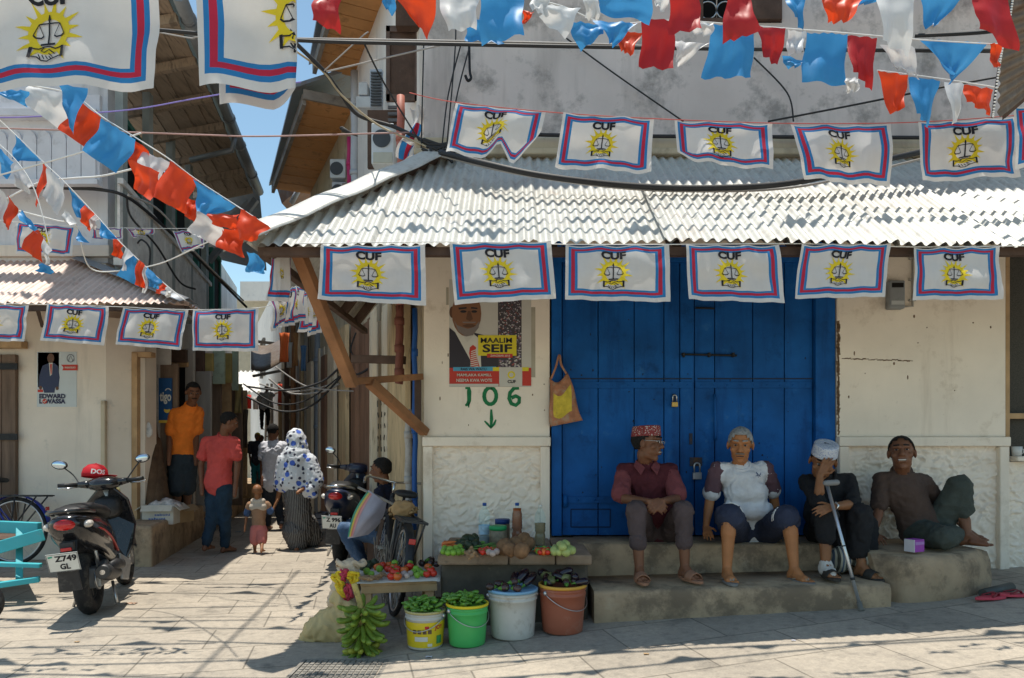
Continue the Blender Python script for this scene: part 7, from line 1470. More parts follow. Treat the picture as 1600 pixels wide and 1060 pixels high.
def add_hand(mb, w, d, n, side, curl=.4, s=1.0, spread=.1, thumb=1):
    """w wrist, d towards the fingers, n out of the back of the hand, side = towards the thumb"""
    d = V(d).normalized(); n = V(n); n = (n-d*n.dot(d)).normalized(); x = d.cross(n).normalized()
    if x.dot(V(side)) < 0: x = -x
    for k in (-1, 0, 1): mb.cap(w+d*.0*s+x*k*.012*s, w+d*.088*s+x*k*.0235*s, .0145*s, .0125*s, 10)
    L = (.074, .084, .078, .06)
    for i in range(4):
        o = (1.5-i)*.0205*s; p = w+d*.088*s+x*o; dd = (d+x*spread*(1.5-i)*.35).normalized(); a = 0
        for j, fr_ in enumerate((.45, .32, .23)):
            a += curl*(.75 if j == 0 else 1.1); q_ = p+(dd*math.cos(a)-n*math.sin(a))*L[i]*fr_*s; mb.cap(p, q_, (.0088-.0012*j)*s, (.0080-.0012*j)*s, 8); p = q_
    if thumb:
        p = w+d*.025*s+x*.022*s; q_ = p+(x*.75+d*.6-n*.3*curl).normalized()*.042*s; mb.cap(p, q_, .0125*s, .0095*s, 8); r_ = q_+(x*.25+d*.9-n*.6*curl).normalized()*.034*s; mb.cap(q_, r_, .0095*s, .0075*s, 8)
def add_foot(mb, an, d, s=1.0, toes=True):
    d = V(d); d.z = 0 if abs(d.z) < .25 else d.z; d.normalize(); x = d.cross(V((0, 0, 1))).normalized(); g = V((0, 0, -1)); a = an+g*.045*s
    mb.cap(an, a-d*.035*s+g*.008*s, .034*s, .03*s); mb.cap(a-d*.03*s, a+d*.1*s+g*.006*s, .03*s, .026*s); mb.cap(a+x*.018*s+d*.03*s, a+d*.12*s+x*.026*s+g*.012*s, .024*s, .018*s); mb.cap(a-x*.015*s, a+d*.11*s-x*.022*s+g*.012*s, .024*s, .018*s); mb.cap(an+d*.01*s, a+d*.07*s, .03*s, .028*s)
    for k in range(5): p = a+d*(.125-.006*abs(k-1.3)**1.5)*s+x*(k-2)*.0165*s+g*.018*s; mb.cap(p-d*.01*s, p+d*(.032-.004*k)*s, (.0115 if k == 0 else .0088)*s, (.0105 if k == 0 else .008)*s, 8)
def wrinkle(ob, amp, sc=9, seed=0):
    """cloth folds: ridges that run mostly downwards and out from the joints"""
    me = ob.data; n = len(me.vertices); co = np.empty(n*3); me.vertices.foreach_get('co', co); no = np.empty(n*3); me.vertices.foreach_get('normal', no)
    co = co.reshape(-1, 3); no = no.reshape(-1, 3); rnd = np.random.RandomState(int(seed) % 999+3); h = np.zeros(n)
    w = co+.03*np.sin(co[:, [1, 2, 0]]*17+seed)+.018*np.sin(co[:, [2, 0, 1]]*41+2*seed)
    for k in range(9):
        d = rnd.normal(size=3)*np.array((1, 1, .75)); d /= np.linalg.norm(d); f = sc*rnd.uniform(2.2, 7.5); v = np.sin(w@d*f+rnd.uniform(0, 6)); m_ = .5+.5*np.sin(w@rnd.normal(size=3)*sc*.9+rnd.uniform(0, 6))
        h += (1-np.abs(v))**2.2*m_*(9/f)**.5*2.0
    h -= h.mean(); co += no*(h*amp)[:, None]; me.vertices.foreach_set('co', co.ravel()); me.update()
def lerp(a, b, t): return V(a).lerp(V(b), t)
from mathutils.bvhtree import BVHTree
def tuck(body, cloth):
    """keep the skin just inside a garment wherever the garment covers it"""
    bm_, cm = body.data, cloth.data; n = len(bm_.vertices); co = np.empty(n*3); bm_.vertices.foreach_get('co', co); co = co.reshape(-1, 3); no = np.empty(n*3); bm_.vertices.foreach_get('normal', no); no = no.reshape(-1, 3)
    m = len(cm.vertices); cc = np.empty(m*3); cm.vertices.foreach_get('co', cc); cc = cc.reshape(-1, 3); lo, hi = cc.min(0)-.01, cc.max(0)+.01
    tr = BVHTree.FromPolygons([tuple(p) for p in cc], [tuple(p.vertices) for p in cm.polygons])
    for i in np.nonzero(((co > lo) & (co < hi)).all(1))[0]:
        q, nn, _, d = tr.find_nearest(V(co[i]), .045)
        if q is None: continue
        dd_ = (V(co[i])-q).dot(nn)
        if -.007 < dd_ < .016 and nn.dot(V(no[i])) > .5: co[i] = q-nn*.009
    bm_.vertices.foreach_set('co', co.ravel()); bm_.update()
def figure(label, J, skin, shirt=None, sleeve=.55, shirt_g=.008, trousers=None, shin=.0, tr_g=.010, vox=.006, hair=hair_k, hx={}, s=1.0, hands={}, feet={}, wr_=.012, head_s=1.0, extra_shirt=None, cuff=None, lth=1.0, loose=0, female=False):
    t = thing('person', V((J['pel'].x, J['pel'].y, min(J['an_l'].z, J['an_r'].z)-.07)), label, 'person')
    M = basis(J['face'], J.get('up', (0, 0, 1))); c = J['head']; side_v = (J['sh_r']-J['sh_l']).normalized(); sd = s
    mb = MB(); add_head(mb, c, M, head_s); hb_ = c+M @ (V((0, -.02, -.07))*head_s); mb.cap(J['neck'], hb_, .056*sd, .05*head_s); ch, pe = J['chest'], J['pel']; wa = lerp(pe, ch, .45)
    mb.cap(pe, wa, .125*sd, .115*sd, 16, .78, side_v); mb.cap(wa, ch, .115*sd, .135*sd, 16, .75, side_v); mb.cap(lerp(ch, J['sh_l'], .55), lerp(ch, J['sh_r'], .55), .09*sd); mb.cap(lerp(J['neck'], ch, .3), ch, .075*sd, .12*sd, 16, .75, side_v)
    for k in 'lr':
        mb.cap(J['neck']-V((0, 0, .02)), J['sh_'+k], .045*sd, .05*sd); mb.cap(J['sh_'+k], J['el_'+k], .05*sd, .037*sd); mb.cap(J['el_'+k], lerp(J['el_'+k], J['wr_'+k], .4), .037*sd, .036*sd); mb.cap(lerp(J['el_'+k], J['wr_'+k], .35), J['wr_'+k], .036*sd, .023*sd)
        mb.cap(J['hip_'+k], J['kn_'+k], .082*sd*lth, .054*sd); mb.cap(J['kn_'+k], lerp(J['kn_'+k], J['an_'+k], .35), .05*sd, .052*sd); mb.cap(lerp(J['kn_'+k], J['an_'+k], .3), J['an_'+k], .05*sd, .032*sd); mb.cap(J['hip_'+k], pe, .09*sd)
        h = hands.get(k)
        if h: add_hand(mb, J['wr_'+k], h[0], h[1], h[2], h[3] if len(h) > 3 else .4, sd*.97, *(h[4:] if len(h) > 4 else ()))
        else: mb.cap(J['wr_'+k], J['wr_'+k]+(J['wr_'+k]-J['el_'+k]).normalized()*.13*sd, .03*sd, .022*sd)
        add_foot(mb, J['an_'+k], feet.get(k, J['face']), sd)
    body = mb.build('body', skin, t); remesh(body, vox, 3, .4)
    def mk(name, pieces, m, v_=.012, amp=wr_, sc=9, sm=3):
        mb = MB(); 
        for p in pieces: mb.cap(p[0], p[1], p[2], p[3], 16, p[4] if len(p) > 4 else 1, side_v if len(p) > 4 else None)
        o = mb.build(name, m, t); remesh(o, v_, sm, .5); wrinkle(o, amp*.55, sc, len(label)); tuck(body, o); return o
    if shirt:
        g = shirt_g; P_ = [(lerp(pe, ch, -.05), wa, (.14+loose)*sd+g, .13*sd+g, .82), (wa, ch, .13*sd+g, .145*sd+g, .82), (lerp(ch, J['sh_l'], .5), lerp(ch, J['sh_r'], .5), .085*sd+g, .085*sd+g), (lerp(J['neck'], ch, .35), ch, .085*sd+g, .125*sd+g, .75)]
        for k in 'lr':
            P_.append((lerp(J['neck'], J['sh_'+k], .25)-V((0, 0, .025)), J['sh_'+k], .04*sd+g*.6, .047*sd+g))
            e = lerp(J['sh_'+k], J['el_'+k], min(sleeve, 1)); P_.append((J['sh_'+k], e, .05*sd+g, .047*sd+g*(1.5 if sleeve < 1 else 1)))
            if sleeve > 1: P_.append((J['el_'+k], lerp(J['el_'+k], J['wr_'+k], sleeve-1), .045*sd+g, .036*sd+g))
        if extra_shirt: P_ += extra_shirt
        mk('shirt', P_, shirt)
        hb2 = lerp(J['neck'], hb_, .12); nd = (hb_-J['neck']).normalized(); nx_ = nd.cross(V((0, 1, 0))).normalized(); ny_ = nx_.cross(nd)
        mb = MB(); mb.tube([hb2-nd*.004*0+(nx_*math.cos(a*math.pi/10)*.068+ny_*math.sin(a*math.pi/10)*.066)*sd-nd*.03*sd*max(0, -math.sin(a*math.pi/10)*(1 if ny_.y > 0 else -1)) for a in range(21)], .011*sd, 8); mb.build('neckband', shirt, t)
        if J.get('collar'):
            mb = MB()
            for k in (-1, 1):
                r_ = M.col[0]*k if False else V((M[0][0], M[1][0], M[2][0]))*k; f_ = V((M[0][1], M[1][1], 0)).normalized() if False else V((-side_v.y, side_v.x, 0)); f_ = f_ if f_.dot(V((0, -1, 0))) > 0 else -f_
                n0 = J['neck']+V((0, 0, .0)); sv = side_v*k
                mb.prism([n0+sv*.075+V((0, 0, .025)), n0+sv*.02+f_*.085-V((0, 0, .03)), n0+sv*.06+f_*.115-V((0, 0, .085)), n0+sv*.1+f_*.05-V((0, 0, .02))], f_*.008)
            mb.build('collar', J['collar'], t, bevel=.004)
    if trousers:
        g = tr_g; P_ = [(pe, lerp(pe, wa, .5), .14*sd+g*.7, .125*sd+g*.6, .85)]
        for k in 'lr':
            P_ += [(pe, J['hip_'+k], .1*sd+g, .095*sd+g)]
            if shin <= 0: e = lerp(J['hip_'+k], J['kn_'+k], 1+shin); P_.append((J['hip_'+k], e, .09*sd*lth+g, .07*sd+g*1.5))
            else: P_ += [(J['hip_'+k], J['kn_'+k], .088*sd*lth+g, .062*sd+g), (J['kn_'+k], lerp(J['kn_'+k], J['an_'+k], shin), .062*sd+g, .044*sd+g)]
        mk('trousers', P_, trousers)
    if cuff:
        m_, fr0, fr1, r_ = cuff
        for k in 'lr': mb = MB(); mb.cap(lerp(J['kn_'+k], J['an_'+k], fr0), lerp(J['kn_'+k], J['an_'+k], fr1), r_); o = mb.build('rolled_cuff', m_, t); remesh(o, .01, 2); wrinkle(o, .006, 20)
    head_extras(t, c, M, head_s, hair=hair, **hx)
    return t, M, mk
def sandal(an, d, sole, strap, t, kind='slide', z=None, s=1.0, name='sandal'):
    d = V(d).normalized(); rz = math.atan2(d.y, d.x)-math.pi/2; e = thing(name, (0, 0, 0), None, None); e.parent = t; a = an-V((0, 0, .086*s))-d*.07*s
    e.location = a-wloc(t)+V((0, 0, 0)); e.rotation_euler = (0, 0, rz); sandal_bm(.265*s, .1*s, sole, strap, e, 0, .02, kind)
cl = lambda n_, c, **k: mat('cloth '+n_, c, .9, var=.16, scale=7, bump=1.1, bscale=24, **k)
# ---- first seated man: maroon polo shirt, patterned cap, glasses, turned to his right-hand neighbour
maroon = cl('maroon', (.085, .016, .022)); maroon2 = cl('faded maroon', (.19, .05, .055)); brown_tr = cl('brown trousers', (.085, .06, .06))
J = dict(pel=P(1026, 826, 5.27), chest=P(1012, 757, 5.17), neck=P(1009, 724, 5.15), head=P(1012, 694, 5.1), face=(.85, -.5, -.03), up=(-.12, .12, 1), sh_l=P(974, 735, 5.17), sh_r=P(1047, 735, 5.17), el_l=P(970, 779, 5.05), el_r=P(1060, 780, 5.0), wr_l=P(1014, 784, 4.78), wr_r=P(1036, 783, 4.78),
    hip_l=P(1006, 832, 5.25), hip_r=P(1046, 832, 5.25), kn_l=P(994, 797, 4.78), kn_r=P(1068, 797, 4.78), an_l=P(999, 888, 4.74), an_r=P(1070, 886, 4.76), collar=maroon2)
t1, M1, mk1 = figure('man in maroon polo shirt and patterned cap, first on the left of the ledge', J, SKD, maroon, .8, trousers=brown_tr, shin=.5, extra_shirt=[(P(1000, 800, 5.16), P(1040, 800, 5.16), .11, .11)], hands={'l': ((.72, -.25, -.35), (-.1, -.9, .4), (.2, 0, 1), .55), 'r': ((-.7, -.3, -.4), (.1, -.8, .6), (0, 0, 1), .75)}, feet={'l': (.02, -1, 0), 'r': (.35, -.9, 0)}, vox=.0055, head_s=1.13, cuff=(brown_tr, .5, .58, .062),
    hx=dict(cap=(checker_cloth('patterned red cap', (.22, .03, .03), (.5, .42, .38), 75), .064), glasses=True, smile=True))
mk1('sleeve_facing', [(lerp(J['sh_l'], J['el_l'], .1), lerp(J['sh_l'], J['el_l'], .85), .058, .074), (lerp(J['sh_r'], J['el_r'], .1), lerp(J['sh_r'], J['el_r'], .85), .058, .074)], maroon2)
tan_s = mat('tan sandal', (.3, .15, .09), .7)
for k in 'lr': sandal(J['an_'+k], (.02, -1, 0) if k == 'l' else (.35, -.9, 0), tan_s, tan_s, t1)
# ---- second seated man: white T-shirt with maroon sleeves, navy shorts
white_t = cl('white jersey', (.62, .62, .64)); plum = cl('plum sleeves', (.11, .06, .075)); navy = cl('navy shorts', (.03, .036, .065))
J = dict(pel=P(1172, 826, 5.27), chest=P(1160, 757, 5.17), neck=P(1157, 727, 5.14), head=P(1157, 696, 5.08), face=(-.34, -1, -.22), up=(0, -.1, 1), sh_l=P(1121, 732, 5.16), sh_r=P(1196, 732, 5.17), el_l=P(1109, 782, 5.2), el_r=P(1209, 777, 5.27), wr_l=P(1103, 823, 5.12), wr_r=P(1214, 815, 5.3),
    hip_l=P(1150, 832, 5.25), hip_r=P(1194, 832, 5.25), kn_l=P(1139, 806, 4.76), kn_r=P(1233, 808, 4.82), an_l=P(1136, 889, 4.74), an_r=P(1241, 889, 4.76))
t2, M2, mk2 = figure('grey-haired man in white shirt with plum sleeves and navy shorts, second from left', J, SKL, white_t, .3, trousers=navy, shin=-.1, tr_g=.02, extra_shirt=[(P(1145, 797, 5.13), P(1192, 797, 5.13), .078, .078), (P(1150, 770, 5.13), P(1182, 770, 5.13), .088, .088)], hair=hair_g, hands={'l': ((-.1, -.75, -.35), (-.3, -.3, 1), (.9, 0, 0), .15), 'r': ((.2, .1, -.9), (1, 0, .2), (0, -1, 0), .3)}, feet={'l': (-.05, -1, 0), 'r': (.3, -.95, 0)}, vox=.0055, head_s=1.13, hx=dict(moust=mat('grey moustache', (.2, .15, .12), .9), hairline=-.012), loose=.01)
mk2('raglan_sleeve', [(lerp(J['neck'], J['sh_'+k], .62)-V((0, 0, .02)), lerp(J['sh_'+k], J['el_'+k], .1), .05, .0585) for k in 'lr']+[(J['sh_'+k], lerp(J['sh_'+k], J['el_'+k], .72), .0585, .069) for k in 'lr'], plum)
mk2('sleeve_hem', [(lerp(J['sh_'+k], J['el_'+k], .73), lerp(J['sh_'+k], J['el_'+k], .76), .0695, .0695) for k in 'lr'], white_t, amp=.0, v_=.009)
mb = MB(); lg = P(1185, 742, 4.955); fn = lambda x, y_: lg+V((x, 0, y_)); stroke(mb, fn, [(-.015, .02), (0, -.02), (.02, .015)], .006); stroke(mb, fn, [(-.02, -.01), (.02, 0)], .005); stroke(mb, fn, [(-.01, .012), (.015, -.015)], .005); mb.build('chest_logo', mat('logo navy', (.03, .06, .14), .8), t2, fix=False)
for k, px_ in (('l', 1152), ('r', 1226)):
    for j in (0, 1): mb = MB(); a = lerp(J['hip_'+k], J['kn_'+k], .88+.05*j); d_ = (J['kn_'+k]-J['hip_'+k]).normalized(); x_ = V((1, 0, 0)); mb.tube([a+V((math.cos(w)*.1, -.0, math.sin(w)*.1)) for w in [R(10+i*12) for i in range(8)]] if k == 'l' else [a+V((-math.cos(w)*.1, 0, -math.sin(w)*.1+.0)) for w in [R(-50+i*12) for i in range(6)]], .0035, 5); mb.build('piping', white_line, t2)
grey_s = mat('grey rubber sole', (.2, .19, .18), .7)
for k in 'lr': sandal(J['an_'+k], (-.05, -1, 0) if k == 'l' else (.3, -.95, 0), grey_s, mat('beige strap', (.3, .25, .2), .6), t2, 'thong')
# ---- third seated man: black clothes, white cap, hand over his face, crutch
blackc = cl('black cotton', (.014, .014, .016)); J = dict(pel=P(1302, 826, 5.27), chest=P(1292, 772, 5.12), neck=P(1290, 744, 5.06), head=P(1286, 722, 4.98), face=(-.35, -.85, -.45), up=(0, -.45, .9), sh_l=P(1259, 752, 5.1), sh_r=P(1326, 750, 5.1), el_l=P(1280, 785, 4.86), el_r=P(1334, 788, 4.9), wr_l=P(1281, 743, 4.84), wr_r=P(1302, 792, 4.72),
    hip_l=P(1282, 832, 5.25), hip_r=P(1322, 832, 5.25), kn_l=P(1290, 806, 4.78), kn_r=P(1344, 804, 4.84), an_l=P(1290, 882, 4.74), an_r=P(1346, 884, 4.8))
t3, M3, mk3 = figure('man in black with a white cap, hand over his face, holding a crutch', J, SKM, blackc, 1.12, trousers=blackc, shin=.45, tr_g=.02, hair=hair_k, hands={'l': ((.45, -.05, .8), (-.5, -.75, 0), (.2, -.6, .5), .3), 'r': ((-.8, -.3, -.15), (0, -.75, .6), (-.3, 0, .9), .35)}, feet={'l': (-.02, -1, 0), 'r': (.3, -.95, 0)}, vox=.0055, head_s=1.13, hx=dict(cap=(checker_cloth('white patterned cap', (.55, .57, .62), (.1, .16, .4), 110), .07)),
    extra_shirt=[(P(1290, 800, 5.1), P(1310, 822, 5.2), .16, .17)])
mk3('gown', [(J['hip_r'], J['kn_r'], .1, .085), (J['kn_r'], P(1340, 862, 4.85), .085, .075), (P(1322, 812, 5.0), P(1326, 862, 4.95), .12, .1), (P(1350, 818, 4.98), P(1352, 856, 4.95), .09, .09)], blackc, v_=.014)
mk3('checked_hem', [(P(1312, 868, 4.9), P(1314, 880, 4.9), .07, .07), (P(1342, 862, 4.88), P(1347, 876, 4.86), .075, .07)], checker_cloth('checked kikoi', (.35, .33, .26), (.07, .1, .15), 12, 'wave', (.05, .05, .04)), v_=.012)
mb = MB(); a_ = J['an_l']; mb.cap(a_+V((0, .01, -.03)), a_+V((-.002, -.09, -.055)), .047, .042); mb.cap(a_+V((0, 0, .0)), a_+V((0, -.02, -.03)), .043, .046); o = mb.build('foot_bandage', mat('gauze', (.55, .53, .49), .95, bump=.5, bscale=60), t3); remesh(o, .008, 1); wrinkle(o, .006, 30)
dark_s = mat('dark sandal', (.04, .035, .03), .7)
for k in 'lr': sandal(J['an_'+k], (-.02, -1, 0) if k == 'l' else (.3, -.95, 0), dark_s, dark_s, t3)
mb = MB(); mb.tube([J['wr_r']+V((.012, 0, .004)), J['wr_r']+V((.024, .002, .0))], .03, 16); mb.build('wristwatch', chrome, t3)
cr = thing('crutch', P(1346, 958, 4.42), 'grey metal elbow crutch resting against the man in black', 'crutch'); ca, cb = P(1292, 756, 4.72), P(1346, 955, 4.45); dcr = (cb-ca).normalized()
alu = mat('brushed aluminium', (.55, .56, .58), .35, .8)
mb = MB(); mb.tube([ca, cb-dcr*.04], .0115, 12); mb.build('shaft', alu, cr); mb = MB(); mb.tube([cb-dcr*.06, cb-dcr*.01, cb], [.016, .018, .022], 12); mb.build('rubber_tip', mat('grey rubber', (.16, .15, .13), .8), cr)
mb = MB(); hm = lerp(ca, cb, .0); mb.cap(hm+V((-.015, -.02, .005)), hm+V((.055, -.03, .01)), .02); mb.build('hand_grip', mat('grey grip', (.2, .2, .2), .7), cr); mb = MB(); mb.tube([lerp(ca, cb, .75), lerp(ca, cb, .77)], .015, 12); mb.tube([lerp(ca, cb, .5), lerp(ca, cb, .51)], .0145, 12); mb.build('adjuster_ring', black_plastic, cr)
# ---- fourth man: reclining, brown shirt
brown_s = cl('brown shirt', (.075, .048, .038)); green_t = cl('green grey trousers', (.055, .065, .055))
J = dict(pel=P(1440, 824, 5.12), chest=P(1412, 766, 5.12), neck=P(1409, 738, 5.1), head=P(1409, 709, 5.04), face=(-.5, -.9, .14), up=(0, .1, 1), sh_l=P(1378, 748, 5.14), sh_r=P(1444, 752, 5.14), el_l=P(1374, 796, 5.12), el_r=P(1466, 783, 5.2), wr_l=P(1365, 834, 5.02), wr_r=P(1484, 806, 5.15),
    hip_l=P(1436, 832, 5.08), hip_r=P(1462, 828, 5.1), kn_l=P(1474, 841, 4.78), kn_r=P(1499, 760, 5.02), an_l=P(1508, 830, 5.1), an_r=P(1511, 836, 4.95))
t4, M4, mk4 = figure('man in a brown shirt reclining on the rounded stone platform', J, SKD, brown_s, .85, trousers=green_t, shin=.5, tr_g=.022, hands={'l': ((-.1, -.8, -.25), (0, -.2, 1), (1, 0, 0), .12), 'r': ((.7, -.2, -.5), (.3, -.8, .3), (0, 0, 1), .4)}, feet={'l': (.8, -.3, 0), 'r': (.75, -.6, -.1)}, vox=.0055, head_s=1.12, hx=dict(smile=True, hairline=.012), loose=.025)
mb = MB(); a = P(1429, 842, 4.72); tb2 = thing('small_box', (a.x, a.y, SEAT), 'small purple and white carton on the stone beside the reclining man', 'box', rz=R(25))
MB().box((0, 0, .045), (.1, .075, .085)).build('carton', mat('purple print', (.3, .05, .36), .5), tb2, local=True, bevel=.002); MB().box((-.052, 0, .045), (.005, .075, .085)).build('white_side', mat('white print', (.55, .53, .57), .5), tb2, local=True); MB().box((0, -.039, .062), (.09, .003, .02)).build('label_band', mat('lilac print', (.4, .2, .5), .5), tb2, local=True)
for nm in ('filled_sack', 'printed_sack'): wrinkle(bpy.data.objects[nm], .01, 8, 5)
# ---- the boy beside the parked scooter
J = dict(pel=P(612, 838, 6.9), chest=P(608, 778, 6.85), neck=P(601, 757, 6.83), head=P(595, 735, 6.8), face=(-.95, .1, -.1), up=(-.15, 0, 1), sh_l=P(592, 770, 6.7), sh_r=P(618, 772, 7.02), el_l=P(590, 800, 6.62), el_r=P(602, 800, 7.1), wr_l=P(572, 812, 6.7), wr_r=P(580, 812, 6.95),
    hip_l=P(604, 842, 6.78), hip_r=P(604, 842, 7.02), kn_l=P(537, 826, 6.7), kn_r=P(548, 820, 7.05), an_l=P(562, 880, 6.7), an_r=P(566, 878, 7.0))
figure('boy in a dark navy shirt and blue jeans sitting behind the striped bag', J, SKD, cl('dark navy', (.01, .012, .03)), .6, trousers=mat('denim', (.045, .085, .16), .9, var=.2, scale=8, dirt=[((.2, .28, .4), .4, 5, .55)]), shin=.95, vox=.009, s=.92, head_s=1.06, hair=hair_k)
mb = MB(); mb.box(P(610, 868, 6.9), (.4, .35, .34)); st_ = mb.build('wooden_stool', wood_dark, bevel=.01); tag(st_, 'dark wooden block stool under the sitting boy', 'stool')
# ---- orange shirt on the shop step
J = dict(pel=P(284, 712, 8.5), chest=P(290, 658, 8.45), neck=P(298, 634, 8.4), head=P(302, 614, 8.3), face=(.5, -.75, -.35), up=(.1, -.2, 1), sh_l=P(273, 646, 8.4), sh_r=P(310, 644, 8.5), el_l=P(265, 683, 8.4), el_r=P(306, 682, 8.5), wr_l=P(264, 712, 8.25), wr_r=P(306, 712, 8.35),
    hip_l=P(278, 724, 8.45), hip_r=P(293, 724, 8.5), kn_l=P(277, 765, 8.4), kn_r=P(293, 763, 8.5), an_l=P(276, 804, 8.45), an_r=P(292, 803, 8.55))
figure('tall man in an orange shirt and dark shorts standing on the shop step', J, SKD, cl('orange jersey', (.85, .21, .025)), .75, trousers=cl('dark shorts', (.03, .04, .05)), shin=.02, tr_g=.035, vox=.009, head_s=1.08, hair=hair_k, hx=dict(moust=hair_k), feet={'l': (.2, -1, 0), 'r': (.6, -.7, 0)}, loose=.012, shirt_g=.018)
# ---- red shirt walking away
J = dict(pel=P(341, 752, 8.05), chest=P(345, 706, 8.05), neck=P(350, 681, 8.02), head=P(358, 660, 8.0), face=(.85, .4, -.35), up=(.15, 0, 1), sh_l=P(366, 690, 8.0), sh_r=P(323, 690, 8.12), el_l=P(371, 727, 7.98), el_r=P(314, 727, 8.1), wr_l=P(368, 758, 7.92), wr_r=P(315, 757, 8.0),
    hip_l=P(350, 765, 8.02), hip_r=P(333, 765, 8.1), kn_l=P(351, 812, 8.02), kn_r=P(331, 810, 7.98), an_l=P(352, 853, 8.08), an_r=P(322, 850, 7.85))
figure('man in a red shirt and dark jeans walking away, seen from behind', J, SKD, cl('brick red jersey', (.58, .08, .07)), .62, trousers=mat('dark denim', (.015, .035, .06), .9, var=.3, scale=8), shin=.95, vox=.009, hair=hair_k, feet={'l': (.5, .85, 0), 'r': (.1, 1, 0)}, loose=.015, shirt_g=.016)
# ---- toddler
J = dict(pel=P(404, 822, 8.05), chest=P(404, 797, 8.05), neck=P(403, 781, 8.03), head=P(402, 768, 8.02), face=(-.2, 1, 0), sh_l=P(390, 788, 8.05), sh_r=P(417, 788, 8.05), el_l=P(385, 806, 8.08), el_r=P(424, 802, 8.08), wr_l=P(383, 822, 8.05), wr_r=P(430, 789, 8.1),
    hip_l=P(399, 828, 8.05), hip_r=P(409, 828, 8.05), kn_l=P(398, 846, 8.05), kn_r=P(409, 845, 8.0), an_l=P(398, 861, 8.1), an_r=P(409, 858, 7.9))
tt, Mt, mkt = figure('toddler in a brown and beige top and pink shorts, walking away', J, SKM, cl('tan top', (.3, .17, .1)), .3, trousers=cl('pink shorts', (.5, .16, .14)), shin=-.05, vox=.007, s=.52, head_s=.72, hair=None, shirt_g=.012, tr_g=.016, wr_=.006, feet={'l': (0, 1, 0), 'r': (0, 1, 0)})
mkt('blue_sleeve', [(lerp(J['sh_'+k], J['el_'+k], .1), lerp(J['sh_'+k], J['el_'+k], .8), .036, .042) for k in 'lr'], cl('slate blue', (.05, .09, .19)), v_=.008, amp=.004)
mkt('beige_yoke', [(J['neck']-V((.05, 0, .02)), J['neck']-V((-.05, 0, .02)), .04, .04), (P(396, 792, 8.03), P(411, 792, 8.03), .052, .052)], cl('beige yoke', (.5, .42, .34)), v_=.008, amp=.004)
# ---- woman in blue and white wrap
wy = 8.3
J = dict(pel=P(462, 775, wy), chest=P(463, 728, wy), neck=P(462, 703, wy), head=P(461, 686, wy-.02), face=(-.85, .5, -.1), sh_l=P(445, 714, wy-.05), sh_r=P(484, 716, wy+.05), el_l=P(441, 752, wy), el_r=P(492, 750, wy+.05), wr_l=P(433, 782, wy+.05), wr_r=P(476, 762, wy-.1),
    hip_l=P(456, 785, wy), hip_r=P(470, 785, wy+.05), kn_l=P(459, 820, wy), kn_r=P(476, 818, wy+.25), an_l=P(464, 855, wy-.02), an_r=P(478, 846, wy+.45))
tw, Mw, mkw = figure('woman in a white and blue floral wrap and striped skirt walking away', J, SKM, None, vox=.009, hair=None, hands={'l': ((-.5, .3, -.8), (-1, 0, 0), (0, 1, 0), .3)}, feet={'l': (0, 1, 0), 'r': (.1, 1, 0)})
khanga = checker_cloth('white khanga with blue flowers', (.6, .62, .66), (.03, .03, .06), 17, 'voronoi', (.05, .12, .5))
mkw('headscarf', [(P(462, 684, wy), P(466, 700, wy), .115, .12), (P(464, 703, wy), P(464, 716, wy), .13, .17)], khanga, v_=.014)
mkw('wrap', [(P(463, 712, wy), P(462, 745, wy), .165, .18), (P(447, 720, wy-.02), P(440, 757, wy), .11, .1), (P(482, 722, wy), P(491, 752, wy), .11, .12), (P(456, 752, wy), P(478, 764, wy), .17, .13), (P(486, 765, wy-.05), P(490, 772, wy-.05), .1, .06)], khanga, v_=.014, sc=12)
mkw('striped_skirt', [(P(463, 770, wy), P(466, 800, wy+.05), .15, .165), (P(466, 800, wy+.05), P(467, 832, wy+.1), .16, .17), (P(461, 830, wy+.02), P(465, 846, wy+.05), .15, .13), (P(478, 820, wy+.2), P(486, 840, wy+.3), .15, .14)], checker_cloth('thin striped cotton', (.05, .047, .045), (.19, .185, .18), 16, 'wave'), v_=.014, amp=.02)
sandal(J['an_l'], (0, 1, 0), mat('blue sole', (.08, .2, .45), .6), dark_s, tw, 'thong', name='slipper')
# ---- man in white shirt beyond her
wy = 10.2
J = dict(pel=P(424, 752, wy), chest=P(426, 709, wy), neck=P(427, 690, wy), head=P(427, 675, wy), face=(.3, .95, -.2), sh_l=P(412, 697, wy), sh_r=P(443, 697, wy), el_l=P(410, 724, wy), el_r=P(447, 724, wy), wr_l=P(409, 747, wy-.1), wr_r=P(445, 747, wy),
    hip_l=P(418, 760, wy), hip_r=P(430, 760, wy), kn_l=P(417, 792, wy), kn_r=P(434, 790, wy+.1), an_l=P(418, 820, wy+.1), an_r=P(440, 818, wy-.1))
figure('man in a white shirt and dark trousers walking behind the toddler', J, SKD, cl('white shirt', (.66, .66, .72)), .6, trousers=cl('charcoal trousers', (.025, .03, .04)), shin=.95, vox=.012, hair=hair_k, feet={'l': (0, 1, 0), 'r': (0, 1, 0)}, loose=.012, shirt_g=.018)
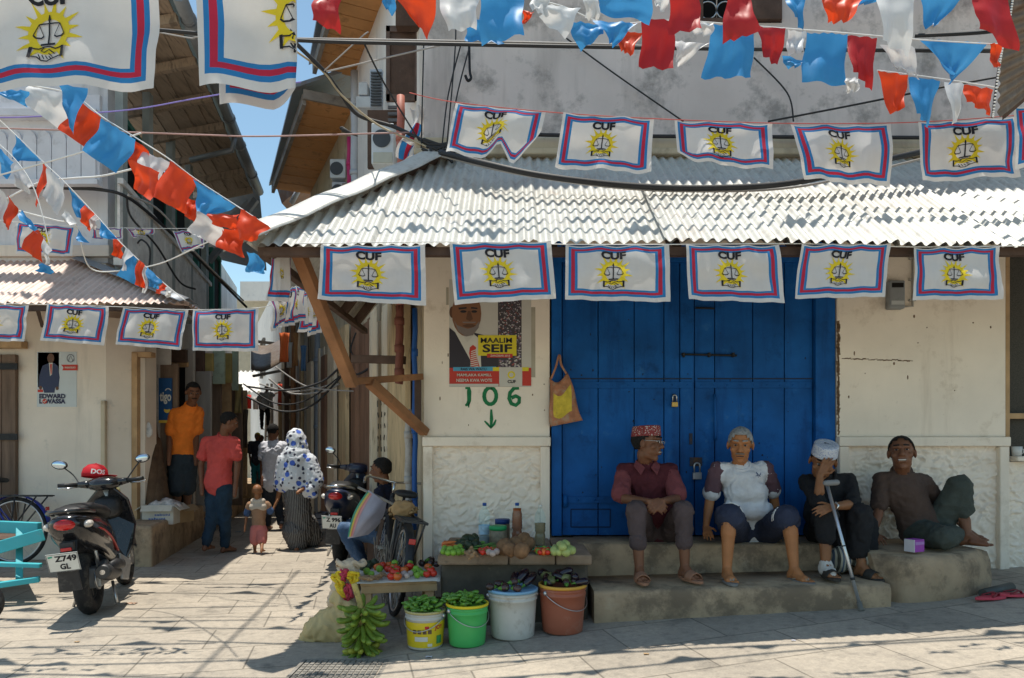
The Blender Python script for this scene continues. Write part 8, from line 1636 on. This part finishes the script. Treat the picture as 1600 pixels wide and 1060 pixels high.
# ---- far figures
def far_person(px, pyt, pyb, y, label, shirtm, trm, face=(0, 1, 0), lean=0, reach=False, hairm=hair_k):
    h = (pyb-pyt)/F*y; k = h/1.7; b = P(px, pyb, y); q_ = lambda x, z: b+V((x*k, 0, z*k))
    J = dict(pel=q_(0, .93), chest=q_(lean*.3, 1.25), neck=q_(lean*.45, 1.43), head=q_(lean*.5, 1.58), face=face, sh_l=q_(-.17+lean*.4, 1.38), sh_r=q_(.17+lean*.4, 1.38), el_l=q_(-.22, 1.12), el_r=q_(.3 if reach else .22, 1.12 if not reach else 1.35), wr_l=q_(-.2, .88), wr_r=q_(.5 if reach else .2, .88 if not reach else 1.42),
        hip_l=q_(-.08, .9), hip_r=q_(.08, .9), kn_l=q_(-.1, .5), kn_r=q_(.16 if reach else .1, .52), an_l=q_(-.1, .08), an_r=q_(.12, .08 if not reach else .2))
    return figure(label, J, SKD, shirtm, .7, trousers=trm, shin=.95, vox=.016, s=k, head_s=k, hair=hairm, shirt_g=.03, hx={})
lad_t, _, _ = far_person(413, 603, 672, 15.5, 'person in dark clothes perched on a ladder deep in the alley', cl('white grey top', (.4, .4, .42)), blackc, (.3, .9, 0), .2, True)
ldr = thing('ladder', (P(418, 720, 15.7).x, 15.7, 0), 'thin wooden ladder leaning in the far part of the alley', 'ladder'); 
for s_ in (-1, 1): mb = MB(); mb.bar(P(415+s_*3.2, 768, 15.7), P(421+s_*3.2, 600, 16.1), .04, .05); mb.build('side_rail', wood_grey, ldr)
for i in range(11): mb = MB(); f_ = i/11+.05; a = lerp(P(415, 768, 15.7), P(421, 600, 16.1), f_); mb.bar(a-V((.05, 0, 0)), a+V((.05, 0, 0)), .025, .025); mb.build('rung', wood_grey, ldr)
far_person(402, 676, 770, 14.2, 'person with a yellow head wrap and teal trousers in the far alley', cl('dark patterned top', (.04, .04, .05)), cl('teal cloth', (.02, .2, .22)), (0, -1, 0), 0, False, mat('yellow wrap', (.6, .5, .03), .8))
far_person(408, 680, 766, 14.9, 'person in brown half hidden behind the yellow head wrap', cl('brown patterned top', (.12, .08, .06)), cl('grey cloth', (.2, .2, .22)), (.2, -1, 0))
# ================================================================ LITTER, SPLITTING OF JOINED REPEATS
random.seed(9)
for i, (px, py, s_, m_, lab) in enumerate(((205, 944, .05, 'packet 0.420.28', 'crumpled pale wrapper on the paving by the scooter'), (670, 1028, .025, 'white print', 'small white scrap of paper in front of the yellow bucket'), (436, 802, .03, 'white print', 'white scrap of paper on the alley paving'), (372, 832, .045, 'teal cloth flat', 'bluish plastic scrap near the foot of the shop step'), (120, 1004, .02, 'brown carton', 'brown cardboard scrap on the paving at lower left'), (1010, 1022, .018, 'brown carton', 'tiny brown leaf scrap on the sunlit paving'), (1240, 1000, .016, 'white print', 'tiny paper scrap right of the crutch tip'))):
    q_ = on(px, py, G((px-800)/F*4.2)); mb = MB()
    mb.grid(lambda u, v: V((q_.x+(u-.5)*s_*1.6, q_.y+(v-.5)*s_, G(q_.x)+.004+s_*.35*abs(noise.noise(V((u*4, v*4, i*3.3)))))), 6, 5)
    tag(mb.build('litter_scrap', MATS.get(m_) or mat(m_, (.1, .2, .25), .6), solid=.001), lab, 'litter')
def split_loose(ob):
    """each separate piece of a repeated part becomes a part of its own"""
    me = ob.data; n = len(me.vertices); par = list(range(n))
    def find(a):
        while par[a] != a: par[a] = par[par[a]]; a = par[a]
        return a
    for e in me.edges: a, b = find(e.vertices[0]), find(e.vertices[1]); par[a] = b
    isl = {}
    for p in me.polygons: isl.setdefault(find(p.vertices[0]), []).append(p)
    if len(isl) < 2: return
    out = []
    for ps in isl.values():
        idx = {}; fs = []
        for p in ps: fs.append([idx.setdefault(v, len(idx)) for v in p.vertices])
        m2 = bpy.data.meshes.new(ob.name); m2.from_pydata([tuple(me.vertices[v].co) for v in idx], [], fs)
        for m in me.materials: m2.materials.append(m)
        m2.polygons.foreach_set('use_smooth', [p.use_smooth for p in ps]); m2.polygons.foreach_set('material_index', [p.material_index for p in ps]); m2.update(); out.append(m2)
    ob.data = out[0]
    for m2 in out[1:]: c = ob.copy(); c.data = m2; C.objects.link(c)
for ob in list(S.objects):
    b_ = ob.name.split('.')[0]
    if b_ in ('tan_board', 'cream_board', 'brown_board', 'grey_board', 'door_leaf', 'sleeve_facing', 'raglan_sleeve', 'sleeve_hem', 'blue_sleeve', 'bracket_timber', 'painted_panel', 'door_post', 'door_recess', 'signboard', 'balcony_post', 'wall_box', 'side_board', 'crate_slat', 'bolt_fitting', 'iron_strap') and ob.parent and ob.type == 'MESH': split_loose(ob)
